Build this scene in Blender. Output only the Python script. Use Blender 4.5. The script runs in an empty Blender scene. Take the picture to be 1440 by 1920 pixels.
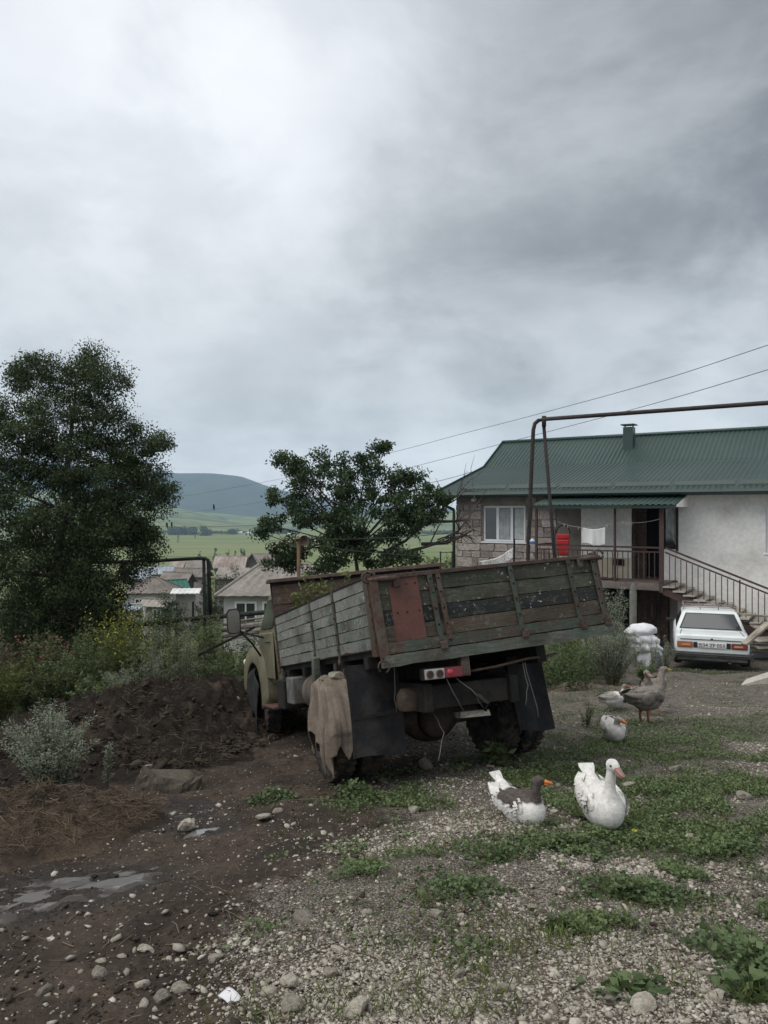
import bpy, bmesh, math, random
import numpy as np
from mathutils import Vector, Matrix, Euler

random.seed(7); np.random.seed(7)
R = math.radians
SC = bpy.context.scene
COL = SC.collection

# ---------------------------------------------------------------- camera
cd = bpy.data.cameras.new('camera'); cam = bpy.data.objects.new('camera', cd); COL.objects.link(cam)
cd.sensor_fit = 'VERTICAL'; cd.sensor_height = 24.0; cd.lens = 18.0; cd.clip_start = 0.05; cd.clip_end = 30000
cam.location = (0, 0, 0); cam.rotation_euler = (R(90), 0, 0)
SC.camera = cam
F = 1440.0

# ---------------------------------------------------------------- sky
SUN_EL, SUN_AZ = 58, -115        # degrees; azimuth from +Y towards +X
w = bpy.data.worlds.new('World'); SC.world = w; w.use_nodes = True
nt = w.node_tree; nt.nodes.clear()
def N(t, **k):
    n = nt.nodes.new(t)
    for a, b in k.items(): setattr(n, a, b)
    return n
def L(a, b): nt.links.new(a, b)
def MA(op, a, b=None, c=None, clamp=False):
    n = N('ShaderNodeMath', operation=op, use_clamp=clamp)
    for i, v in enumerate((a, b, c)):
        if v is None: continue
        if isinstance(v, (int, float)): n.inputs[i].default_value = v
        else: L(v, n.inputs[i])
    return n.outputs[0]
sky = N('ShaderNodeTexSky', sky_type='NISHITA'); sky.sun_disc = False
sky.sun_elevation = R(SUN_EL); sky.sun_rotation = R(SUN_AZ); sky.air_density = 1.0; sky.dust_density = 3.0
tc = N('ShaderNodeTexCoord')
sep = N('ShaderNodeSeparateXYZ'); L(tc.outputs['Generated'], sep.inputs[0])
# project the view direction on a cloud deck so that clouds flatten towards the horizon
den = MA('ADD', MA('ABSOLUTE', sep.outputs[2]), 0.42)
cx = MA('DIVIDE', sep.outputs[0], den); cy = MA('DIVIDE', sep.outputs[1], den)
comb = N('ShaderNodeCombineXYZ'); L(cx, comb.inputs[0]); L(cy, comb.inputs[1])
def cnoise(scale, detail, rough, off, dist=0.0):
    m = N('ShaderNodeMapping'); m.inputs['Location'].default_value = off; L(comb.outputs[0], m.inputs[0])
    n = N('ShaderNodeTexNoise'); n.inputs['Scale'].default_value = scale; n.inputs['Detail'].default_value = detail
    n.inputs['Roughness'].default_value = rough; n.inputs['Distortion'].default_value = dist
    L(m.outputs[0], n.inputs['Vector']); return n.outputs[0]
n1 = cnoise(1.5, 6, 0.50, (3.1, 1.7, 0), 0.5)
n2 = cnoise(2.9, 9, 0.60, (0.4, 7.7, 0), 0.25)
# soft masses of the cloud deck: bright thin cloud and a heavy grey bank, edges broken up by the noise
def blob(d, r0, r1):
    v = N('ShaderNodeVectorMath', operation='DOT_PRODUCT'); L(tc.outputs['Generated'], v.inputs[0])
    v.inputs[1].default_value = Vector(d).normalized()
    a = MA('ADD', MA('ARCCOSINE', v.outputs['Value']), MA('MULTIPLY', MA('SUBTRACT', n1, 0.5), 0.55))
    a = MA('ADD', a, MA('MULTIPLY', MA('SUBTRACT', n2, 0.5), 0.22))
    mr = N('ShaderNodeMapRange', interpolation_type='SMOOTHSTEP'); L(a, mr.inputs[0])
    mr.inputs[1].default_value = r0; mr.inputs[2].default_value = r1; mr.inputs[3].default_value = 1; mr.inputs[4].default_value = 0
    return mr.outputs[0]
def dr(px, py): return ((px-720)/F, 1, (960-py)/F)
lum = MA('MULTIPLY_ADD', MA('SUBTRACT', n1, 0.5), 0.42, 0.390)
n2e = N('ShaderNodeMapRange', interpolation_type='SMOOTHSTEP'); L(n2, n2e.inputs[0]); n2e.inputs[1].default_value = 0.40; n2e.inputs[2].default_value = 0.60
lum = MA('ADD', lum, MA('MULTIPLY', MA('SUBTRACT', n2, 0.5), 0.22))
lum = MA('ADD', lum, MA('MULTIPLY', MA('SUBTRACT', n2e.outputs[0], 0.5), 0.06))
lum = MA('ADD', lum, MA('MULTIPLY', blob(dr(330, 130), 0.0, 0.50), 0.20))
lum = MA('SUBTRACT', lum, MA('MULTIPLY', blob(dr(1180, 220), 0.05, 0.44), 0.14))
hz = N('ShaderNodeMapRange', interpolation_type='SMOOTHSTEP'); L(sep.outputs[2], hz.inputs[0])
hz.inputs[1].default_value = 0.02; hz.inputs[2].default_value = 0.14; hz.inputs[3].default_value = 0.14; hz.inputs[4].default_value = 0
lum = MA('ADD', lum, hz.outputs[0])
n3 = cnoise(9.0, 6, 0.6, (5.4, 2.7, 0), 0.2)
lum = MA('ADD', lum, MA('MULTIPLY', MA('SUBTRACT', n3, 0.5), 0.10))
lum = MA('MAXIMUM', lum, 0.12)
tint = N('ShaderNodeValToRGB'); L(lum, tint.inputs[0])
e = tint.color_ramp.elements
e[0].position = 0.10; e[0].color = (0.105, 0.111, 0.118, 1)
e[1].position = 0.95; e[1].color = (0.915, 0.925, 0.945, 1)
k = tint.color_ramp.elements.new(0.45); k.color = (0.428, 0.447, 0.466, 1)
sc_ = N('ShaderNodeVectorMath', operation='SCALE'); L(tint.outputs[0], sc_.inputs[0]); sc_.inputs['Scale'].default_value = 10.0
mx = N('ShaderNodeMix', data_type='RGBA'); mx.inputs[0].default_value = 0.94
L(sky.outputs[0], mx.inputs[6]); L(sc_.outputs[0], mx.inputs[7])
bg = N('ShaderNodeBackground'); bg.inputs[1].default_value = 0.1; L(mx.outputs[2], bg.inputs[0])
ow = N('ShaderNodeOutputWorld'); L(bg.outputs[0], ow.inputs[0])

# ---------------------------------------------------------------- sun (veiled by cloud)
sd = bpy.data.lights.new('sun', 'SUN'); sun = bpy.data.objects.new('sun', sd); COL.objects.link(sun)
sd.energy = 1.5; sd.angle = R(60); sd.color = (1.0, 0.97, 0.92)
sdir = Vector((math.sin(R(SUN_AZ))*math.cos(R(SUN_EL)), math.cos(R(SUN_AZ))*math.cos(R(SUN_EL)), math.sin(R(SUN_EL))))
sun.rotation_euler = (-sdir).to_track_quat('-Z', 'Y').to_euler()

SC.view_settings.view_transform = 'Standard'; SC.view_settings.look = 'None'
SC.view_settings.exposure = 0.76; SC.view_settings.gamma = 1.0
SC.render.engine = 'CYCLES'
SC.cycles.max_bounces = 6; SC.cycles.diffuse_bounces = 3; SC.cycles.glossy_bounces = 3; SC.cycles.transmission_bounces = 4
SC.cycles.volume_bounces = 2; SC.cycles.transparent_max_bounces = 8
SC.cycles.use_denoising = True
try: SC.cycles.denoiser = 'OPENIMAGEDENOISE'
except Exception: pass

# ---------------------------------------------------------------- helpers
def P(px, py, d): return Vector(((px-720)/F*d, d, (960-py)/F*d))
def sstep(a, b, x):
    t = np.clip((np.asarray(x, float)-a)/(b-a), 0, 1); return t*t*(3-2*t)
_LAT = np.random.RandomState(3).rand(256, 256)
def vn(x, y):
    x = np.asarray(x, float); y = np.asarray(y, float)
    xi = np.floor(x).astype(int); yi = np.floor(y).astype(int); fx = x-xi; fy = y-yi
    fx = fx*fx*(3-2*fx); fy = fy*fy*(3-2*fy)
    a = _LAT[xi & 255, yi & 255]; b = _LAT[(xi+1) & 255, yi & 255]; c = _LAT[xi & 255, (yi+1) & 255]; d = _LAT[(xi+1) & 255, (yi+1) & 255]
    return (a*(1-fx)+b*fx)*(1-fy)+(c*(1-fx)+d*fx)*fy - 0.5
def fbm(x, y, o=4, g=0.5):
    s = 0; a = 1.0; x = np.asarray(x, float); y = np.asarray(y, float)
    for i in range(o):
        s = s+a*vn(x+17.3*i, y+9.1*i); a *= g; x = x*2.03; y = y*2.03
    return s

def new_obj(name, me, parent=None, loc=None, rot=None, mat=None):
    o = bpy.data.objects.new(name, me); COL.objects.link(o)
    if parent is not None: o.parent = parent
    if loc is not None: o.location = loc
    if rot is not None: o.rotation_euler = rot
    if mat is not None and me is not None and not me.materials: me.materials.append(mat)
    return o
def tag(o, label=None, cat=None, group=None, kind=None):
    if label: o['label'] = label
    if cat: o['category'] = cat
    if group: o['group'] = group
    if kind: o['kind'] = kind
    return o
def thing(name, label, cat, loc=(0, 0, 0), rot=(0, 0, 0), group=None):
    return tag(new_obj(name, None, None, loc, rot), label, cat, group)

class MB:
    def __init__(s): s.v = []; s.f = []
    def add(s, vs, fs):
        b = len(s.v); s.v += [tuple(v) for v in vs]; s.f += [tuple(b+i for i in f) for f in fs]; return s
    def box(s, c, d, rot=None, top=1.0, skew=(0, 0)):
        hx, hy, hz = d[0]/2, d[1]/2, d[2]/2; vs = []
        for z in (-1, 1):
            k = top if z > 0 else 1.0
            for x, y in ((-1, -1), (1, -1), (1, 1), (-1, 1)):
                p = Vector((x*hx*k+(skew[0] if z > 0 else 0), y*hy*k+(skew[1] if z > 0 else 0), z*hz))
                if rot is not None: p = rot @ p
                vs.append(p+Vector(c))
        return s.add(vs, [(0, 3, 2, 1), (4, 5, 6, 7), (0, 1, 5, 4), (1, 2, 6, 5), (2, 3, 7, 6), (3, 0, 4, 7)])
    def span(s, a, b):
        return s.box([(a[i]+b[i])/2 for i in range(3)], [abs(b[i]-a[i]) for i in range(3)])
    def bar(s, a, b, wd, ht, up=(0, 0, 1)):
        a = Vector(a); b = Vector(b); d = (b-a); l = d.length; d.normalize(); u = Vector(up)
        x = d.cross(u)
        if x.length < 1e-4: x = d.cross(Vector((1, 0, 0)))
        x.normalize(); u = x.cross(d)
        M_ = Matrix((x, d, u)).transposed()
        return s.box((a+b)/2, (wd, l, ht), M_)
    def tube(s, pts, r, n=8, cap=True):
        pts = [Vector(p) for p in pts]; k = len(pts)
        rs = [r]*k if isinstance(r, (int, float)) else list(r)
        b = len(s.v); ref = None
        for i, p in enumerate(pts):
            t = (pts[min(i+1, k-1)]-pts[max(i-1, 0)])
            if t.length < 1e-9: t = Vector((0, 0, 1))
            t.normalize()
            if ref is None: ref = Vector((0, 0, 1)) if abs(t.z) < 0.9 else Vector((1, 0, 0))
            x = t.cross(ref)
            if x.length < 1e-5: x = t.cross(Vector((0.3, 1, 0.2)))
            x.normalize(); y = t.cross(x).normalized(); ref = -y if False else ref
            for j in range(n):
                a = 2*math.pi*j/n
                s.v.append(tuple(p+(x*math.cos(a)+y*math.sin(a))*rs[i]))
        for i in range(k-1):
            for j in range(n):
                j2 = (j+1) % n
                s.f.append((b+i*n+j, b+i*n+j2, b+(i+1)*n+j2, b+(i+1)*n+j))
        if cap:
            s.f.append(tuple(b+j for j in range(n))[::-1]); s.f.append(tuple(b+(k-1)*n+j for j in range(n)))
        return s
    def loft(s, rings, cap=True):
        b = len(s.v); n = len(rings[0])
        for r in rings: s.v += [tuple(p) for p in r]
        for i in range(len(rings)-1):
            for j in range(n):
                j2 = (j+1) % n
                s.f.append((b+i*n+j, b+i*n+j2, b+(i+1)*n+j2, b+(i+1)*n+j))
        if cap:
            s.f.append(tuple(b+j for j in range(n))[::-1]); e_ = b+(len(rings)-1)*n; s.f.append(tuple(e_+j for j in range(n)))
        return s
    def prism(s, poly, lo, hi, axis=0):
        # poly in the two other axes
        def pt(a, q):
            if axis == 0: return (a, q[0], q[1])
            if axis == 1: return (q[0], a, q[1])
            return (q[0], q[1], a)
        return s.loft([[pt(lo, q) for q in poly], [pt(hi, q) for q in poly]])
    def lathe(s, prof, n=24, axis='z', c=(0, 0, 0)):
        rings = []
        for r, h in prof:
            ring = []
            for j in range(n):
                a = 2*math.pi*j/n; x, y = r*math.cos(a), r*math.sin(a)
                ring.append((c[0]+x, c[1]+y, c[2]+h) if axis == 'z' else ((c[0]+h, c[1]+x, c[2]+y) if axis == 'x' else (c[0]+x, c[1]+h, c[2]+y)))
            rings.append(ring)
        return s.loft(rings)
    def ball(s, c, r, n=12, m=8):
        if isinstance(r, (int, float)): r = (r, r, r)
        rings = []
        for i in range(1, m):
            t = math.pi*i/m
            rings.append([(c[0]+r[0]*math.sin(t)*math.cos(2*math.pi*j/n), c[1]+r[1]*math.sin(t)*math.sin(2*math.pi*j/n), c[2]-r[2]*math.cos(t)) for j in range(n)])
        b = len(s.v); s.loft(rings, cap=False)
        s.v.append((c[0], c[1], c[2]-r[2])); s.v.append((c[0], c[1], c[2]+r[2])); p0 = len(s.v)-2; e_ = b+(m-2)*n
        for j in range(n):
            j2 = (j+1) % n; s.f.append((p0, b+j2, b+j)); s.f.append((p0+1, e_+j, e_+j2))
        return s
    def grid(s, fn, nu, nv):
        b = len(s.v)
        for i in range(nu+1):
            for j in range(nv+1): s.v.append(tuple(fn(i/nu, j/nv)))
        for i in range(nu):
            for j in range(nv):
                a = b+i*(nv+1)+j; s.f.append((a, a+1, a+nv+2, a+nv+1))
        return s
    def mesh(s, name, smooth=False, bevel=0.0, seg=2, jitter=0.0):
        me = bpy.data.meshes.new(name); vs = s.v
        if jitter: vs = [tuple(c+random.uniform(-jitter, jitter) for c in v) for v in vs]
        me.from_pydata(vs, [], s.f)
        bm = bmesh.new(); bm.from_mesh(me)
        bmesh.ops.recalc_face_normals(bm, faces=bm.faces)
        if bevel:
            ed = [e_ for e_ in bm.edges if len(e_.link_faces) == 2 and e_.calc_face_angle(0) > 0.5]
            bmesh.ops.bevel(bm, geom=ed, offset=bevel, segments=seg, profile=0.5, affect='EDGES', clamp_overlap=True)
        if smooth:
            for f in bm.faces: f.smooth = True
            if smooth == 'auto':
                for e_ in bm.edges:
                    if len(e_.link_faces) == 2 and e_.calc_face_angle(0) > 0.7: e_.smooth = False
        bm.to_mesh(me); bm.free(); return me
    def build(s, name, mat, parent=None, loc=None, rot=None, smooth=False, bevel=0.0, seg=2, jitter=0.0):
        return new_obj(name, s.mesh(name, smooth, bevel, seg, jitter), parent, loc, rot, mat)

def np_mesh(name, V, Fq, smooth=False, attrs=None):
    """V (n,3), Fq (m,k) int"""
    me = bpy.data.meshes.new(name); V = np.asarray(V, np.float32); Fq = np.asarray(Fq, np.int32); k = Fq.shape[1]
    me.vertices.add(len(V)); me.vertices.foreach_set('co', V.ravel())
    me.loops.add(Fq.size); me.loops.foreach_set('vertex_index', Fq.ravel())
    me.polygons.add(len(Fq)); me.polygons.foreach_set('loop_start', np.arange(0, Fq.size, k, dtype=np.int32))
    try: me.polygons.foreach_set('loop_total', np.full(len(Fq), k, np.int32))
    except Exception: pass
    me.update(calc_edges=True)
    if smooth: me.polygons.foreach_set('use_smooth', np.ones(len(Fq), bool))
    for a, d in (attrs or {}).items():
        at = me.attributes.new(a, 'FLOAT', 'POINT'); at.data.foreach_set('value', np.asarray(d, np.float32))
    me.validate(); return me

def organic(name, mb, voxel, smooth=6, fac=0.6):
    """melt overlapping blobs into one continuous skin"""
    me = mb.mesh(name+'_raw'); o = bpy.data.objects.new('tmp', me); COL.objects.link(o)
    m = o.modifiers.new('r', 'REMESH'); m.mode = 'VOXEL'; m.voxel_size = voxel; m.use_smooth_shade = True
    if smooth:
        m2 = o.modifiers.new('s', 'SMOOTH'); m2.factor = fac; m2.iterations = smooth
    dg = bpy.context.evaluated_depsgraph_get(); dg.update()
    out = bpy.data.meshes.new_from_object(o.evaluated_get(dg)); out.name = name
    bpy.data.objects.remove(o); bpy.data.meshes.remove(me)
    for p in out.polygons: p.use_smooth = True
    out.materials.clear(); return out

# ---------------------------------------------------------------- materials
class NM:
    def __init__(s, name):
        s.m = bpy.data.materials.new(name); s.m.use_nodes = True; s.t = s.m.node_tree; s.t.nodes.clear()
        s.out = s.n('ShaderNodeOutputMaterial'); s.b = s.n('ShaderNodeBsdfPrincipled'); s.l(s.b.outputs[0], s.out.inputs[0])
    def n(s, t, **k):
        n = s.t.nodes.new(t)
        for a, b in k.items(): setattr(n, a, b)
        return n
    def l(s, a, b): s.t.links.new(a, b)
    def setv(s, sock, v):
        if isinstance(v, (int, float)): sock.default_value = v
        elif isinstance(v, tuple): sock.default_value = v if len(v) == 4 or sock.type == 'VECTOR' else (*v, 1)
        else: s.l(v, sock)
    def vec(s, stretch=(1, 1, 1), rnd=True, coord='Object'):
        t = s.n('ShaderNodeTexCoord'); mp = s.n('ShaderNodeMapping'); mp.inputs['Scale'].default_value = stretch
        src = t.outputs[coord]
        if rnd:
            oi = s.n('ShaderNodeObjectInfo'); a = s.n('ShaderNodeVectorMath', operation='MULTIPLY_ADD')
            a.inputs[0].default_value = (7.3, 5.1, 9.7); s.l(oi.outputs['Random'], a.inputs[1]); s.l(src, a.inputs[2]); src = a.outputs[0]
        s.l(src, mp.inputs[0]); return mp.outputs[0]
    def noise(s, v, scale, detail=4, rough=0.55, dist=0.0):
        n = s.n('ShaderNodeTexNoise'); s.l(v, n.inputs['Vector']); n.inputs['Scale'].default_value = scale
        n.inputs['Detail'].default_value = detail; n.inputs['Roughness'].default_value = rough; n.inputs['Distortion'].default_value = dist
        return n.outputs[0]
    def vor(s, v, scale, feature='F1', out='Distance'):
        n = s.n('ShaderNodeTexVoronoi', feature=feature); s.l(v, n.inputs['Vector']); n.inputs['Scale'].default_value = scale
        return n.outputs[out]
    def ramp(s, x, a, b, lo=0.0, hi=1.0):
        n = s.n('ShaderNodeMapRange', interpolation_type='SMOOTHSTEP'); s.setv(n.inputs[0], x)
        for i, v in enumerate((a, b, lo, hi)): n.inputs[i+1].default_value = v
        return n.outputs[0]
    def mix(s, f, a, b):
        n = s.n('ShaderNodeMix', data_type='RGBA'); s.setv(n.inputs[0], f); s.setv(n.inputs[6], a); s.setv(n.inputs[7], b); return n.outputs[2]
    def mul(s, col, f):
        n = s.n('ShaderNodeVectorMath', operation='SCALE'); s.setv(n.inputs[0], col[:3] if isinstance(col, tuple) else col); s.setv(n.inputs['Scale'], f); return n.outputs[0]
    def math(s, op, a, b, c=None):
        n = s.n('ShaderNodeMath', operation=op); s.setv(n.inputs[0], a); s.setv(n.inputs[1], b)
        if c is not None: s.setv(n.inputs[2], c)
        return n.outputs[0]
    def attr(s, name): n = s.n('ShaderNodeAttribute'); n.attribute_name = name; return n.outputs['Fac']
    def rand(s): return s.n('ShaderNodeObjectInfo').outputs['Random']
    def bump(s, h, strength=0.5, dist=0.02):
        n = s.n('ShaderNodeBump'); n.inputs['Strength'].default_value = strength; n.inputs['Distance'].default_value = dist
        s.l(h, n.inputs['Height']); s.l(n.outputs[0], s.b.inputs['Normal'])
    def fin(s, col, rough=0.8, metal=0.0, spec=0.4, alpha=None):
        s.setv(s.b.inputs['Base Color'], col); s.setv(s.b.inputs['Roughness'], rough); s.setv(s.b.inputs['Metallic'], metal)
        s.b.inputs['Specular IOR Level'].default_value = spec; return s.m

def mat(name, c1, c2=None, scale=6.0, rough=0.85, bump=0.3, bdist=0.01, stretch=(1, 1, 1), lo=0.4, hi=0.62, metal=0.0, spec=0.3, var=0.15, fine=40.0, coord='Object'):
    """two-tone weathered surface with fine grain"""
    k = NM(name); v = k.vec(stretch, coord=coord); c2 = c2 or tuple(x*0.75 for x in c1)
    n = k.noise(v, scale, 6, 0.6); f = k.noise(v, fine, 4, 0.65)
    col = k.mix(k.ramp(n, lo, hi), c1, c2)
    col = k.mul(col, k.ramp(f, 0.25, 0.75, 1-var*1.6, 1+var*1.6))
    col = k.mul(col, k.ramp(k.rand(), 0, 1, 1-var, 1+var))
    if bump: k.bump(k.math('MULTIPLY_ADD', f, 0.5, n), bump, bdist)
    return k.fin(col, rough, metal, spec)

def wood(name, paint, bare, cover=0.5, chips=None, axis=0, rough=0.85):
    """weathered painted board: paint worn off along the grain, cracks, pale chips"""
    k = NM(name); st = [9, 9, 9]; st[axis] = 0.9
    v = k.vec(tuple(st)); v2 = k.vec((1, 1, 1))
    g = k.noise(v, 5.0, 8, 0.65, 0.4); big = k.noise(v2, 3.2, 6, 0.7)
    wear = k.math('ADD', k.math('MULTIPLY', g, 0.55), k.math('MULTIPLY', big, 0.55))
    f = k.ramp(wear, cover-0.06, cover+0.09)
    col = k.mix(f, paint, bare)
    pat = k.noise(v2, 1.3, 6, 0.65); col = k.mix(k.ramp(pat, 0.46, 0.60, 0, 0.6), col, tuple(c*0.75 for c in bare)); pat2 = k.noise(v, 2.2, 5, 0.6); col = k.mix(k.ramp(pat2, 0.52, 0.66, 0, 0.5), col, (0.045, 0.040, 0.032))
    gr = k.noise(v, 22.0, 6, 0.7)
    col = k.mul(col, k.ramp(gr, 0.25, 0.75, 0.62, 1.35))
    stain = k.noise(v2, 1.7, 5, 0.6); col = k.mix(k.ramp(stain, 0.45, 0.68, 0, 0.65), col, (0.030, 0.026, 0.019)); lich = k.noise(v2, 14.0, 6, 0.75); col = k.mix(k.math('MULTIPLY', k.ramp(lich, 0.56, 0.66), 0.45), col, (0.19, 0.185, 0.145))
    col = k.mul(col, k.ramp(k.rand(), 0, 1, 0.8, 1.2))
    if chips:
        ch = k.noise(v2, 26.0, 5, 0.7); cl = k.noise(v2, 3.0, 3, 0.5)
        col = k.mix(k.math('MULTIPLY', k.ramp(ch, 0.60, 0.64), k.ramp(cl, 0.44, 0.56)), col, chips)
    k.bump(k.math('ADD', gr, k.math('MULTIPLY', f, -0.4)), 0.7, 0.006)
    return k.fin(col, rough, 0, 0.25)

def rusty(name, paint, rust=(0.10, 0.042, 0.022), cover=0.5, rough=0.7):
    k = NM(name); v = k.vec(); a = k.noise(v, 5, 7, 0.7); b = k.noise(v, 30, 5, 0.7)
    f = k.ramp(k.math('ADD', k.math('MULTIPLY', a, 0.7), k.math('MULTIPLY', b, 0.3)), cover-0.05, cover+0.07)
    col = k.mix(f, paint, k.mix(k.ramp(b, 0.35, 0.7), rust, tuple(c*0.45 for c in rust)))
    col = k.mul(col, k.ramp(k.rand(), 0, 1, 0.85, 1.15))
    k.bump(k.math('ADD', b, f), 0.4, 0.004); return k.fin(col, rough, 0.0, 0.35)

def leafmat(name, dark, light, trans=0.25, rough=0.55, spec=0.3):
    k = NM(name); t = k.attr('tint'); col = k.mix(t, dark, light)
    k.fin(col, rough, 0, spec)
    tr = k.n('ShaderNodeBsdfTranslucent'); k.setv(tr.inputs[0], k.mul(col, 1.2))
    ms = k.n('ShaderNodeMixShader'); ms.inputs[0].default_value = trans
    k.l(k.b.outputs[0], ms.inputs[1]); k.l(tr.outputs[0], ms.inputs[2]); k.l(ms.outputs[0], k.out.inputs[0]); return k.m
# ================================================================ GROUND
def G(x, y):
    x = np.asarray(x, float); y = np.asarray(y, float)
    yard = -1.6-0.115*np.minimum(y, 24)-0.02*np.maximum(y-24, 0)+0.06*(np.clip(x, -7, 1)-1)
    yard = yard-0.14*np.exp(-((x+1.6)**2+(y-10.6)**2)/1.2)
    far = np.interp(y, [12, 18, 28, 45, 90, 200, 450, 1450, 1800, 2600, 9000], [-3.3, -4.3, -6.0, -8.3, -14, -25, -40, -40, -36, -28, -28])
    right = np.interp(y, [20, 26, 46, 80, 200, 450, 1450, 1800, 2600, 9000], [-4.0, -4.4, -2.5, -6, -25, -40, -40, -36, -28, -28])
    ang = x/np.maximum(y, 1)
    rw = sstep(-0.02, 0.10, ang)
    f = far*(1-rw)+right*rw
    b = sstep(12.5, 19, y)*(1-sstep(0.5, 4.5, x)) + sstep(24, 32, y)*sstep(0.5, 4.5, x)
    z = yard*(1-b)+f*b
    hill = 100*np.exp(-((ang+0.42)/0.16)**2)*sstep(1300, 2600, y)
    hill = hill+35*np.exp(-((ang-0.2)/0.14)**2)*sstep(1400, 2600, y)
    roll_ = fbm(x/300.0+3, y/300.0, 4)*sstep(1500, 2200, y)*30
    return z+hill+roll_
def heap(x, y):
    """long manure heap, high near the truck and sinking towards the stump"""
    x = np.asarray(x, float); y = np.asarray(y, float)
    a = 0.60*np.exp(-(((x+2.75)/1.15)**2+((y-11.4)/1.4)**2))+0.42*np.exp(-(((x+4.2)/1.3)**2+((y-10.6)/1.2)**2))+0.20*np.exp(-(((x+2.5)/1.0)**2+((y-8.9)/1.0)**2))+0.16*np.exp(-(((x+3.9)/1.2)**2+((y-8.6)/1.0)**2))
    return a-0.03
def heap2(x, y):
    x = np.asarray(x, float); y = np.asarray(y, float)
    return 0.26*np.exp(-(((x+2.55-0.35*(y-6))/0.62)**2+((y-6.05)/0.55)**2))+0.22*np.exp(-(((x+3.3)/0.7)**2+((y-5.9)/0.6)**2))-0.03
def soil_mask(x, y):
    m = (x+0.12)-0.16*(np.minimum(y, 9)-5.5)+1.0*fbm(x*0.9+4, y*0.9, 4)
    g = sstep(-0.75, 0.75, m)
    g = np.maximum(g, sstep(9.5, 12, y)*sstep(1.2, 2.4, x))
    return g
def gp(px, py):
    """point of the ground seen at a photo pixel"""
    sx = (px-720)/F; sz = (960-py)/F; d0 = 1.5; prev = None
    for i in range(4000):
        d = d0*1.004**i
        h = float(G(sx*d, d))
        if sz*d <= h: return Vector((sx*d, d, h))
    return Vector((sx*d, d, h))
PUD = [(*gp(40, 1668)[:2], 0.54, 0.22, 0.45), (*gp(165, 1642)[:2], 0.40, 0.15, 0.3), (*gp(348, 1522)[:2], 0.17, 0.22, 0.2), (*gp(390, 1548)[:2], 0.16, 0.10, 0.4), (*gp(310, 1547)[:2], 0.12, 0.07, 0.4)]
def gz(x, y): return float(G(x, y))
def onG(x, y, dz=0.0): return Vector((x, y, gz(x, y)+dz))

# ---- yard sheet
def yard_disp(x, y):
    g = soil_mask(x, y)
    d = fbm(x*1.1, y*1.1, 3)*0.10+fbm(x*6+3, y*6, 4)*(0.018+0.035*(1-g))+np.abs(fbm(x*17, y*17+5, 3))*0.02*(1-g)
    for (a, b_, r1, r2, s_) in PUD:
        q = np.exp(-(((x-a)/(r1*1.3))**2+((y-b_)/(r2*1.7))**2)); d = d*(1-q)-0.055*q+0.085*q*fbm(x*6+1, y*9, 4)
    return d
xs = np.concatenate([np.arange(-16, -5, 0.16), np.arange(-5, 5.5, 0.045), np.arange(5.5, 17, 0.12)])
ys = np.concatenate([np.arange(-4, 2, 0.3), np.arange(2, 9, 0.04), np.arange(9, 24.01, 0.1)])
X, Y = np.meshgrid(xs, ys)
Z = G(X, Y)+yard_disp(X, Y)*sstep(24, 20, Y)
nx, ny = len(xs), len(ys)
idx = np.arange(nx*ny).reshape(ny, nx)
Fq = np.stack([idx[:-1, :-1], idx[:-1, 1:], idx[1:, 1:], idx[1:, :-1]], -1).reshape(-1, 4)
gm = soil_mask(X, Y)
def green_mask(x, y):
    """where low weeds cover the yard"""
    def e(cx_, cy_, rx, ry): return np.exp(-(((x-cx_)/rx)**2+((y-cy_)/ry)**2))
    m = 0.95*e(1.55, 5.7, 1.15, 0.65)+0.85*e(2.6, 6.4, 1.2, 0.55)+0.8*e(2.2, 8.0, 0.9, 0.8)+0.7*e(3.0, 9.2, 1.4, 1.1)+0.7*e(1.3, 7.0, 0.8, 0.35)+0.5*e(5.3, 9.5, 2.2, 1.2)+0.75*e(2.0, 5.0, 0.8, 0.28)
    m = m+0.7*e(7.4, 15.6, 2.2, 0.7)+0.6*e(3.2, 12.6, 1.6, 1.2)+0.5*e(0.0, 6.6, 0.7, 0.25)+0.6*e(4.0, 7.4, 1.1, 0.5)
    return np.clip(m*1.15+1.3*fbm(x*1.7+9, y*1.7, 4)-0.12, 0, 1)*sstep(-1.0, -0.2, x)
wet = np.zeros_like(X)
for (a, b_, r1, r2, s_) in PUD: wet = np.maximum(wet, np.exp(-(((X-a)/(r1*2.0))**2+((Y-b_)/(r2*2.6))**2)))
grn = np.maximum(green_mask(X, Y)*0.55, sstep(12.2, 14, Y)*(1-sstep(1.0, 2.6, X)))
ground_me = np_mesh('ground', np.stack([X, Y, Z], -1).reshape(-1, 3), Fq, True, {'gravel': gm.ravel(), 'green': grn.ravel(), 'wet': wet.ravel()})
k = NM('yard_soil_and_gravel'); v = k.vec((1, 1, 1), rnd=False)
n_a = k.noise(v, 2.2, 6, 0.65); n_b = k.noise(v, 23, 6, 0.7); n_c = k.noise(v, 90, 4, 0.7)
soil = k.mix(k.ramp(n_a, 0.36, 0.66), (0.034, 0.0245, 0.0178), (0.070, 0.051, 0.0365))
soil = k.mul(soil, k.ramp(n_b, 0.25, 0.75, 0.6, 1.35))
pv = k.vor(v, 70.0); pc = k.vor(v, 70.0, out='Color'); sepc = k.n('ShaderNodeSeparateColor'); k.l(pc, sepc.inputs[0])
peb = k.mix(sepc.outputs[0], (0.24, 0.215, 0.175), (0.44, 0.405, 0.345))
grit = k.mix(k.ramp(pv, 0.30, 0.62), peb, (0.11, 0.090, 0.068))
gm_ = k.ramp(k.math('ADD', k.attr('gravel'), k.math('MULTIPLY', k.math('SUBTRACT', n_b, 0.5), 0.9)), 0.25, 0.75)
col = k.mix(gm_, soil, grit)
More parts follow.
